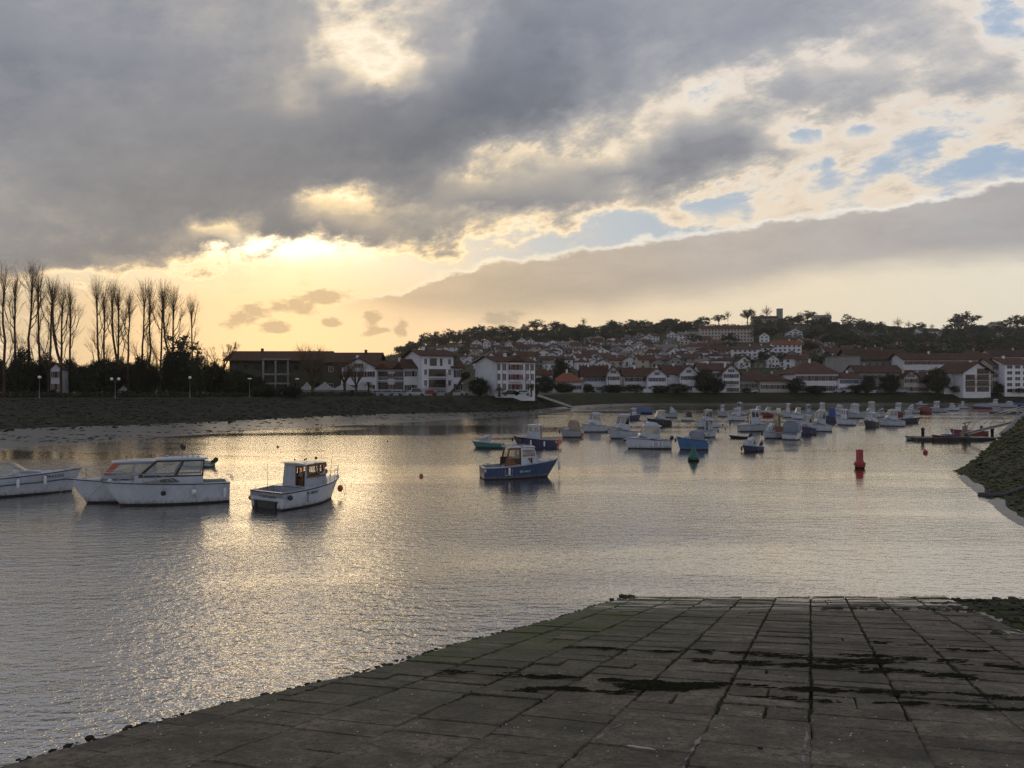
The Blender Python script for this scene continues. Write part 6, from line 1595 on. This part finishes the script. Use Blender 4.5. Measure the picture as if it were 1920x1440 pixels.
# bare trees --------------------------------------------------------
def bare_tree(seed, h, kind):
    rr = random.Random(seed); tb = MB(); tw = MB()
    def twigfan(p, d_, n, L_, sp_):
        for _ in range(n):
            dd = (d_ + Vector((rr.gauss(0,sp_), rr.gauss(0,sp_), rr.gauss(0,sp_*.5)))).normalized(); l_ = L_*rr.uniform(.6, 1.25)
            m1 = p + dd*l_*.5; e = m1 + (dd + Vector((0,0,.25))).normalized()*l_*.5
            tw.tube([p, m1, e], [.024, .016, .008], 3, cap=False)
            for _ in range(3):
                q_ = p.lerp(e, rr.uniform(.3, .85)); d2 = (dd + Vector((rr.gauss(0,.5), rr.gauss(0,.5), rr.gauss(.1,.3)))).normalized()
                tw.tube([q_, q_+d2*l_*.33], [.014, .007], 3, cap=False)
    fat = kind == 'far'
    if fat:
        tb.tube([(0,0,-1),(0,0,h*.45)], [.22,.14], 5)
        for k in range(46):
            a = rr.uniform(0, 6.28); el = rr.uniform(.15, 1.5); p = Vector((0,0,h*rr.uniform(.2,.45))); d_ = Vector((math.cos(a)*math.cos(el), math.sin(a)*math.cos(el), math.sin(el)))
            l_ = h*rr.uniform(.3,.52); e = p + d_*l_; tw.tube([p, p.lerp(e,.5)+Vector((0,0,.15)), e], [.07,.055,.04], 3, cap=False)
            for _ in range(2): q_ = p.lerp(e, rr.uniform(.4,.8)); tw.tube([q_, q_+(d_+Vector((rr.gauss(0,.5),rr.gauss(0,.5),.3))).normalized()*l_*.35], [.045,.03], 3, cap=False)
        return tb.mesh('trunk', M_['bark']), tw.mesh('branches', M_['twig'])
    if kind == 'poplar':
        nt = 1 if rr.random() < .7 else 2
        stems = []
        hk = h*rr.uniform(.68, .78)
        lean = rr.uniform(-.03,.03)
        main = [Vector((lean*h*t_**1.4 + rr.gauss(0,.10), rr.gauss(0,.10), hk*t_)) for t_ in (0,.18,.36,.54,.7,.86,1)]
        main[0] = Vector((0,0,-1)); tb.tube(main, [.33,.28,.25,.22,.19,.16,.20], 7); stems.append((main, 1.))
        if nt == 2:
            t0 = rr.choice((1, 2)); a = rr.choice((0, math.pi))+rr.uniform(-.5,.5); p0 = main[t0]; dirx = Vector((math.cos(a), math.sin(a)*.6, 0)); off = rr.uniform(.06, .10)*h
            st_ = [p0, p0+dirx*off*.45+Vector((0,0,h*.09)), p0+dirx*off*.9+Vector((0,0,h*.22)), p0+dirx*off*1.05+Vector((0,0,h*.36)), p0+dirx*off*1.1+Vector((0,0,h*.48))]
            tb.tube(st_, [.3,.28,.25,.21,.22], 6); stems.append((st_, .85))
        for st_, k_ in stems:
            for _ in range(6 if k_ == 1. else 3):
                t_ = rr.uniform(.15, .85); i = min(int(t_*(len(st_)-1)), len(st_)-2); p = st_[i].lerp(st_[i+1], t_*(len(st_)-1)-i); a = rr.choice((0, math.pi))+rr.gauss(0,.7); l_ = rr.uniform(.05,.12)*h
                m1 = p + Vector((math.cos(a)*l_*.45, math.sin(a)*l_*.4, l_*.6)); e = m1 + Vector((math.cos(a)*l_*.15, math.sin(a)*l_*.2, l_*rr.uniform(.5,1.1)))
                tb.tube([p, m1, e], [.11, .08, .10], 5); twigfan(e, Vector((math.cos(a)*.4,math.sin(a)*.3,1)), 12, h*.13, .36)
            for _ in range(26 if k_ == 1. else 12):
                t_ = rr.uniform(.25, .98); i = min(int(t_*(len(st_)-1)), len(st_)-2); p = st_[i].lerp(st_[i+1], t_*(len(st_)-1)-i); a = rr.uniform(0, 6.28); twigfan(p, Vector((math.cos(a)*.5, math.sin(a)*.5, 1)), 1, h*rr.uniform(.06,.13), .25)
            tb.ball(st_[-1], .30, 6); twigfan(st_[-1], Vector((0,0,1)), 44, h*.20, .19)
            for f_ in (.93, .8, .68): twigfan(st_[-2].lerp(st_[-1], f_) if f_ > .75 else st_[-2], Vector((rr.gauss(0,.3),0,1)), 9, h*.15, .35)
    else:
        def grow(p, d_, l_, r_, lev):
            if fat: r_ = max(r_, .07 if lev < 4 else .05)
            e = p + d_*l_; m1 = p.lerp(e, .5) + Vector((rr.gauss(0,.04), rr.gauss(0,.04), .02))*l_
            (tb if lev < 3 else tw).tube([p, m1, e], [r_, r_*.85, r_*.65], 6 if lev < 2 else 3, cap=False)
            if lev >= (5 if kind in ('round', 'far') else 4): return
            nb = rr.choice((2,3,3)) if lev < 3 else 3
            for k in range(nb):
                sp_ = .55 if lev == 0 else .42
                d2 = (d_ + Vector((rr.gauss(0,sp_), rr.gauss(0,sp_), rr.uniform(.0,.3)))).normalized(); grow(e, d2, l_*rr.uniform(.6,.85), r_*.6, lev+1)
        if kind == 'pollard':
            tb.tube([(0,0,-.5),(0.05,0,h*.18),(0,0,h*.30)], [.32,.28,.34], 7)
            for k in range(7):
                a = k*.9+rr.uniform(-.2,.2); d_ = Vector((math.cos(a)*.55, math.sin(a)*.55, 1)).normalized(); p = Vector((0,0,h*.29)); e = p + d_*h*.26
                tb.tube([p, p.lerp(e,.5)+Vector((0,0,.1)), e], [.17,.13,.15], 5); twigfan(e, (d_+Vector((0,0,.5))).normalized(), 16, h*.42, .22); twigfan(p.lerp(e,.6), d_, 7, h*.3, .3)
        else:
            tb.tube([(0,0,-.5),(0,0,h*.2)], [h*.030, h*.025], 6); grow(Vector((0,0,h*.2)), Vector((rr.gauss(0,.1),0,1)).normalized(), h*.22, h*.022, 0)
            grow(Vector((0,0,h*.2)), Vector((rr.gauss(0,.3),rr.gauss(0,.3),1)).normalized(), h*.2, h*.018, 0)
    return tb.mesh('trunk', M_['bark']), tw.mesh('branches', M_['twig'])
def put_bare(me, X, d, zb, s, label, group, name='bare_tree', flip=0.):
    r = thing(name, label, 'tree', (xat(X, d), d, zb), flip, group); r.scale = (s, s, s)
    link('trunk', me[0], r); link('branches', me[1], r); return r
pop = [bare_tree(s_, 28, 'poplar') for s_ in (3, 8, 21, 34, 55, 77)]
pp = [(8,485,'leftmost'),(28,505,'second'),(52,492,'third, with the tallest crown,'),(74,505,'fourth'),(93,512,'fifth'),(113,515,'sixth'),(131,530,'seventh, last before the gap,')]
for k, (X, Yt, o_) in enumerate(pp):
    d = 182+(k*7)%11; s = (CAMZ+(HZ-Yt)/F*d-4.5)/28/.98
    put_bare(pop[(k*2+k//3) % 6], X, d, 4.5, s, f'bare pollarded poplar, {o_} of the left-hand row', 'tall bare poplars, left group', 'poplar', (k*1.9) % 6.28)
pp = [(186,520,'leftmost'),(196,532,'second'),(221,518,'third'),(240,536,'fourth'),(266,528,'fifth'),(280,520,'sixth'),(301,530,'seventh'),(322,520,'eighth, with a forked top,'),(362,556,'shorter last one at the right end')]
for k, (X, Yt, o_) in enumerate(pp):
    d = 184+(k*5)%13; s = (CAMZ+(HZ-Yt)/F*d-4.5)/28/.98
    put_bare(pop[(k*2+1+k//3) % 6], X, d, 4.5, s, f'bare pollarded poplar, {o_} of the right-hand row' if 'last' not in o_ else f'bare pollarded poplar, {o_} of the right-hand row', 'tall bare poplars, right group', 'poplar', (k*2.3) % 6.28)
rnd_ = [bare_tree(s_, 10, 'round') for s_ in (5, 9)]; farb = [bare_tree(s_, 10, 'far') for s_ in (12, 14)]; pol = [bare_tree(s_, 9, 'pollard') for s_ in (2, 6)]
put_bare(rnd_[0], 421, 215, 4.5, 1.65, 'round bare tree rising behind the roof left of the long dark building', None)
put_bare(rnd_[1], 400, 225, 4.5, 1.35, 'smaller bare tree left of the round bare tree', None)
put_bare(pol[0], 586, 196, 4.5, 1.45, 'large bare pollard tree with dark trunk in front of the marquees', 'bare pollard trees before the marquees', 'pollard_tree')
put_bare(pol[1], 646, 198, 4.5, 1.15, 'smaller bare pollard tree between the marquees', 'bare pollard trees before the marquees', 'pollard_tree')
put_bare(pol[0], 668, 198, 4.5, .95, 'smallest bare pollard tree next to the palm', 'bare pollard trees before the marquees', 'pollard_tree', 2.)
for X, Yb, s, lb in ((1095,612,1.25,'wide bare tree on the left part of the crest'),(1365,600,1.3,'bare tree on the crest above the apartment terrace'),(1408,597,1.5,'slim bare tree on the crest right of the windswept pine'),(1438,597,1.7,'tall bare tree on the crest left of the tower'),(1553,600,1.2,'small bare tree right of the blue-grey villa'),(1684,616,1.5,'round bare tree on the right-hand crest'),(1704,616,1.1,'lower bare tree beside the round bare tree on the right crest'),(1748,617,.8,'faint low bare tree above the long low white house')):
    d = 835; put_bare(farb[int(X) % 2], X, d, CAMZ+(HZ-Yb)/F*d-1, s, lb, 'bare trees on the crest')
put_bare(rnd_[0], 583, 300, 4.5, 1.9, 'thin bare tree top showing above the long dark roof', None)

# leafy trees ---------------------------------------------------------
def crown_set(seed0, n, rx, rz, nc, nl, size, m, shape): return [leaf_crown(seed0+i, rx, rz, nc, nl, size, shape).mesh('crown', M_[m]) for i in range(n)]
C_round = crown_set(10, 4, 1., 1., 60, 34, .075, 'foliage', 'round'); C_olive = crown_set(20, 3, 1., 1., 60, 32, .075, 'foliage_olive', 'round')
C_umb = crown_set(30, 3, 1., 1., 46, 32, .07, 'foliage', 'umbrella'); C_cone = crown_set(40, 2, 1., 1., 50, 26, .08, 'foliage', 'cone'); C_tier = crown_set(50, 2, 1., 1., 60, 26, .06, 'foliage', 'tiers')
C_near = crown_set(60, 4, 1., 1., 170, 46, .045, 'hedge', 'round')
T_unit = [trunk_mesh(1, .05, .03, 0, s_, 5, .3).mesh('trunk', M_['bark']) for s_ in (1, 2, 3)]
rt = random.Random(99)
def leafy(crowns, x, d, zb, w, h, label, group, trunk=.35, name='tree', cat='tree', lift=None):
    r = thing(name, label, cat, (x, d, zb), rt.uniform(0, 6.28), group)
    th = h*trunk; ch = h-th*.75
    link('trunk', rt.choice(T_unit), r, (0, 0, 0), None, (max(w, h*.5)*.8, max(w, h*.5)*.8, th+ch*.45))
    link('crown', rt.choice(crowns), r, (0, 0, th*.75+ch/2), None, (w/2, w/2, ch/2)); return r
# evergreen mass behind the promenade
near_trees = []
for X in list(range(-90, 452, 15)) + [446, 462, 480]: near_trees.append((X + rt.uniform(-5, 5), rt.uniform(655, 690), rt.uniform(176, 206)))
near_trees.sort()
place_n = ['at the left edge', 'under the left poplar row', 'below the gap between the poplar rows', 'under the right poplar row', 'at the right end of the poplars']
cnt = {}
for X, Yt, d in near_trees:
    if 130 < X < 300: Yt = rt.uniform(668, 690)
    if X > 380: Yt = 676 + (X-380)*.3
    pl = place_n[0 if X < 15 else 1 if X < 135 else 2 if X < 175 else 3 if X < 350 else 4]; k = cnt.get(pl, 0); cnt[pl] = k+1
    h = CAMZ+(HZ-Yt)/F*d-4.5; w = rt.uniform(30, 48)*d/F
    leafy(C_near, xat(X, d), d, 4.5, w, h, f'dark bushy evergreen {pl}, {ordn[min(k,19)]} from left', 'evergreens behind the promenade', .12, 'evergreen_tree')
r = leafy(C_tier, xat(338, 185), 185, 4.5, 68*185/F, CAMZ+(HZ-626)/F*185-4.5, 'dark cedar with layered branches among the right poplars', None, .62, 'cedar')
# clipped hedge along the promenade
hm = MB(); hr = random.Random(4); vs = []; fs = []
for _ in range(26000):
    X = hr.uniform(-100, 705); s_ = interp(shore, X); d = s_[2] + hr.uniform(3.0, 4.8); x = (X-960)/F*d; z = 4.45 + hr.random()*1.15*(1+noise.noise(Vector((x*.15,0,0)))*.4); s = hr.uniform(.05,.13); b = len(vs)
    n1 = Vector((hr.uniform(-1,1), hr.uniform(-1,.2), hr.uniform(-.3,1))).normalized(); t_ = n1.orthogonal().normalized(); t2 = n1.cross(t_); a = Vector((x, d, z)); vs += [a-t_*s, a+t2*s, a+t_*s, a-t2*s]; fs.append((b,b+1,b+2,b+3))
hm.add(vs, fs); tag(hm.build('hedge', M_['hedge']), 'low dark hedge along the promenade above the river bank', 'hedge')
# bushes on the far bank gardens
for X, d, wpx, hpx, lb in ((1058,300,34,20,'dark bushes in front of the orange-roofed bungalow'),(1150,299,50,16,'clipped dark hedge below the red-shuttered gable'),(1102,299,18,18,'dark bush beside the white van'),(1190,300,36,17,'dark hedge below the long brown-roofed house'),(1236,299,34,15,'dark hedge below the white gabled house'),(1270,299,44,18,'dark hedge below the plain pale house'),(1322,298,40,44,'tall dark bush left of the balcony house'),(1340,298,36,30,'lower dark bush left of the balcony house'),(1400,299,18,10,'low bush by the low house with red lean-to'),(1493,298,30,28,'round dark bush right of the cream hipped house'),(1530,299,40,14,'dark hedge under the large hipped house'),(1605,299,28,16,'low dark bush right of the red-roofed cottage'),(1628,298,26,32,'dark shrub left of the wide pale house'),(1668,298,34,36,'dark shrub in front of the wide pale house'),(1757,297,42,46,'big round dark tree between cream house and chalet block'),(1796,297,30,16,'dark bush under the plain side wing'),(1872,297,18,18,'small dark bush left of the white block'),(1905,297,36,10,'low green hedge below the white block'),
                          (898,203,38,34,'dark bush left of the big plain-gabled block'),(1006,208,12,20,'narrow green shrub at the corner of the big block'),(1022,285,40,34,'dark trees behind the ramp'),(1052,330,36,62,'tall dark conifer mass above the orange roof')):
    leafy(C_near, xat(X, d), d, 4.3 if d > 240 else 4.5, wpx*d/F, hpx*d/F, lb, None, .06, 'bush', 'bush')
for X, w_, h_, lb in ((500,50,22,'dark hedge left half below the column frame'),(545,44,20,'dark hedge right half below the column frame'),(100,18,14,'low shrub before the house fragment, left'),(166,20,12,'low shrub before the white house corner'),(236,22,10,'low shrub before the small white gable')): leafy(C_near, xat(X, 178), 178, 4.5, w_*178/F, h_*178/F, lb, None, .06, 'bush', 'bush')
# leaning trunk and palm
r = thing('leaning_tree', 'dark leaning trunk with cropped head in front of the gabled block', 'tree', (xat(838, 204), 204, 4.5))
mb = MB(); mb.tube([(0,0,-.3),(1.6,0,1.4),(3.2,0,3.0),(4.4,0,4.8)], [.38,.34,.42,.5], 7); mb.build('trunk', M_['bark'], r)
o = link('crown', C_near[0], r, (4.9, 0, 5.3), None, (1.2, 1.0, 1.0))
def palm(X, d, h, lb):
    r = thing('palm_tree', lb, 'palm', (xat(X, d), d, 4.5)); mb = MB(); mb.tube([(0,0,-.3),(.05,0,h*.5),(0,0,h)], [.30,.26,.28], 8); mb.build('trunk', M_['bark'], r)
    mb = MB(); pr = random.Random(int(X))
    for k in range(34):
        a = k*2.4; el = pr.uniform(-.3, 1.1); l_ = pr.uniform(1.3, 1.9); p = Vector((0,0,h)); prev = None
        for j in range(6):
            t_ = j/5; q_ = p + Vector((math.cos(a)*l_*t_*math.cos(el*(1-t_*.3)), math.sin(a)*l_*t_*math.cos(el*(1-t_*.3)), l_*(math.sin(el)*t_ - .75*t_*t_)))
            w_ = .16*(1-t_)+.02; side = Vector((-math.sin(a), math.cos(a), 0))*w_
            if prev: mb.add([prev[0]-prev[1], q_-side+Vector((0,0,-w_*.6)), q_, prev[0], q_+side+Vector((0,0,-w_*.6)), prev[0]+prev[1]], [(0,1,2,3),(3,2,4,5)])
            prev = (q_, side)
    mb.build('fronds', M_['foliage'], r)
palm(691, 200, 3.2, 'short palm tree in front of the two-balcony block'); palm(936, 201, 1.9, 'left small palm in front of the big block'); palm(996, 203, 2.6, 'right small palm in front of the big block')
# crest silhouettes
def crest(X, Yt, wpx, kind, lb, Yb=None, d=840, trunk=None):
    trunk = trunk or (.28 if kind == 'u' else .12); wpx *= 1.25
    Yc, = interp(crest_px, X); Yb = Yb or Yc+3; zb = CAMZ+(HZ-Yb)/F*d; h = (Yb-Yt)*d/F
    leafy({'u': C_umb, 'r': C_round, 'o': C_olive, 'c': C_cone, 't': C_tier}[kind], xat(X, d), d, zb, wpx*d/F, h, lb, None, trunk, 'hill_tree')
for a in ((748,648,16,'r','rounded tree at the far left foot of the hill skyline'),(770,640,20,'r','low rounded tree before the hill skyline starts rising'),(796,624,18,'u','first tall pine where the skyline jumps up, left end'),(815,622,24,'r','broad dark tree second on the rising skyline'),(842,617,20,'u','pine crown third on the rising skyline'),(866,617,22,'r','dense tree fourth on the rising skyline'),(884,614,18,'u','pine with trunks showing sky through, left skyline'),(900,610,26,'r','broad crown above the trunks with sky gaps'),(922,612,22,'u','flat-topped pine left of the lone pine'),(942,610,24,'r','wide crown in mid-left skyline'),(960,612,22,'r','rounded crown left of the open pine'),(984,608,16,'r','small crown left of the open pine'),(1006,599,26,'u','open pine with bare trunks on the left crest'),(1022,606,16,'c','narrow conifer between the two open pines'),(1044,602,30,'u','second open pine with spread crown on the left crest'),(1064,612,18,'o','low olive crown left of the wide bare tree'),
          (1146,600,18,'u','leaning pine crown right of the wide bare tree'),(1162,604,20,'r','rounded crown next to the leaning pine'),(1186,599,24,'r','broad tall crown in the middle of the crest'),(1208,600,20,'o','olive crown right of the middle broad crown'),(1222,602,8,'c','slim cypress right of the olive crown'),(1250,598,30,'r','dense round clump left of the apartment terrace'),(1284,602,18,'o','light olive tree left of the crest gap'),(1292,602,12,'c','dark cone tree left of the apartment terrace'),(1318,594,22,'r','dark round tree above the left end of the terrace'),(1348,590,22,'u','flat dark pine above the apartment terrace'),(1402,580,22,'u','windswept pine above the terrace right end'),(1430,590,18,'u','low spreading pine left of the tower'),(1480,592,14,'r','small crown right of the tower'),(1497,584,6,'c','narrow cypress right of the tower'),(1514,583,28,'u','open spreading tree between tower and blue-grey villa'),(1536,592,18,'r','dark tree at the blue-grey villa'),
          (1590,588,20,'t','layered cedar right of the blue-grey villa'),(1608,597,24,'t','wider layered cedar next to the first'),(1622,598,6,'c','tiny cypress right of the cedars'),(1650,603,14,'r','dark round bush on the right crest'),(1724,604,20,'r','dark tree left of the long low white house'),(1776,608,16,'t','small cedar left of the big oak'),(1812,586,46,'o','big spreading oak standing alone on the right crest'),(1862,604,22,'o','olive tree in front of the wide villa'),(1884,600,24,'u','dark crown right of the wide villa'),(1908,590,34,'u','big pine at the right edge of the skyline'),(1940,592,36,'r','tree cut by the right edge of the skyline')):
    crest(*a)
# lower crowns closing the skyline between the named trees
sky_y = [(745,652),(790,636),(830,628),(880,624),(960,620),(1060,616),(1140,610),(1230,608),(1300,606),(1410,600),(1500,596),(1560,604),(1640,612),(1760,618),(1960,610)]
kc_ = {}
for X in list(range(752, 1312, 11)) + list(range(1500, 1960, 13)):
    X += rt.uniform(-3, 3); Yt, = interp(sky_y, X); kc_[mark(X)] = kc_.get(mark(X), -1)+1
    crest(X, Yt + rt.uniform(-3, 3), rt.uniform(14, 22), rt.choice('rrroo'), f"{rt.choice(('low', 'broad', 'rounded', 'uneven'))} crown filling the skyline canopy above {mark(X)}, {ordn[min(kc_[mark(X)],19)]} along", None, 822, .1)
# wooded slopes
tr_pts = []
for _ in range(6000):
    X = rt.uniform(745, 1960); Y = rt.uniform(606, 690)
    Yc, = interp(crest_px, X)
    if Y < Yc + 1: continue
    dens = 1.0 if (Y < 648 or X > 1510) else .34
    if 1000 < X < 1300 and 628 < Y < 648: dens = .8
    if X > 1500 and Y > 668: dens *= .5
    if rt.random() > dens: continue
    if any(a-2 < X < b_+2 and Yr_-1 < Y < Yb_+7 for _, a, b_, Yb_, _, Yr_, *r_ in specials): continue
    if Y > 634 and any(abs(X-q_[0]) < q_[3]*.55+4 and 0 < Y-q_[1] < 9 for q_ in info): continue
    if any(abs(X-a)*.8 < 9.0 and abs(Y-b_) < 4.2 for a, b_, *_ in tr_pts): continue
    tr_pts.append((X, Y))
    if len(tr_pts) > 225: break
tc_ = {}
lst = []
for X, Y in tr_pts:
    h_ = ground_hit(X, Y)
    if h_: lst.append((X, Y, h_))
lst.sort()
ttiers = [('at the hill foot', 672), ('on the lower slope', 655), ('on the middle slope', 638), ('on the upper slope', 624), ('under the crest', 0)]
cell2 = {}
for X, Y, h_ in lst:
    tr = next(n for n, y in ttiers if Y >= y); cell2.setdefault((mark(X), tr), []).append((X, Y, h_))
for (mk, tr), its in cell2.items():
    for k, (X, Y, h_) in enumerate(its):
        kd = rt.choice('rrrroooucr'); w = rt.uniform(9, 15)*(.7 if kd == 'c' else 1); h = rt.uniform(8, 13)*(.85 if Y > 660 else 1)
        nm = {'r': 'dark round tree', 'o': 'olive-green tree', 'u': 'spreading pine', 'c': 'pointed conifer'}[kd]
        leafy({'u': C_umb, 'r': C_round, 'o': C_olive, 'c': C_cone}[kd], h_[0], h_[1], H(h_[0], h_[1])-.5, w, h, f'{nm} {tr} above {mk}' + (f', {ordn[min(k,19)]} from left' if len(its) > 1 else ''), 'trees on the wooded hillside', .25, 'hill_tree')
# undergrowth that reads as one mass between them
um = MB(); ur_ = random.Random(3); vs = []; fs = []
for _ in range(90000):
    X = ur_.uniform(640, 1990); Yc, = interp(crest_px, X); d = 345 + 505*ur_.random()**.6; x = xat(X, d); z = H(x, d)
    if noise.noise(Vector((x*.03, d*.03, 1))) < -.05: continue
    if d < 420 and X > 1000 and ur_.random() < .7: continue
    s = ur_.uniform(.35, .9); b = len(vs); n1 = Vector((ur_.uniform(-1,1), ur_.uniform(-1,.3), ur_.uniform(-.2,1))).normalized(); t_ = n1.orthogonal().normalized(); t2 = n1.cross(t_)
    a = Vector((x, d, z + ur_.random()*2.6*(1+noise.noise(Vector((x*.05, d*.05, 8))))))
    vs += [a-t_*s, a+t2*s, a+t_*s, a-t2*s]; fs.append((b,b+1,b+2,b+3))
um.add(vs, fs); tag(um.build('undergrowth', M_['foliage_olive']), 'scrub and undergrowth covering the hillside between houses', kind='stuff')
# roofs and crowns beyond the poplars, seen faintly under them
for X, Yt, Yb, w_, lb in ((105,682,738,20,'pale house fragment with balcony seen through the left evergreens'),(172,708,739,26,'white house corner between the evergreens below the poplar gap'),(232,722,740,22,'small white gable seen left under the right poplars')):
    house(lb, X-w_/2, X+w_/2, Yb, Yt+10, Yt, 186, 'g', 'w', 'r', 'r', 2, 2, 3, over=.3, chim=0)
for X, Yt, w_, lb in ((20,662,60,'dark tree crown filling the left edge'),):
    pass

# ================================================================== evening haze in the valley air
hz_ = MB(); hz_.box(-1420, 1420, -62, 1320, -13, 125)
m = bpy.data.materials.new('haze'); m.use_nodes = True; nt = m.node_tree; nt.nodes.clear()
o = nt.nodes.new('ShaderNodeOutputMaterial'); v = nt.nodes.new('ShaderNodeVolumePrincipled')
v.inputs['Density'].default_value = .00011; v.inputs['Color'].default_value = (.92,.88,.84,1); v.inputs['Anisotropy'].default_value = .55
nt.links.new(v.outputs[0], o.inputs['Volume'])
tag(hz_.build('haze', m), 'thin warm evening haze filling the valley', kind='stuff')
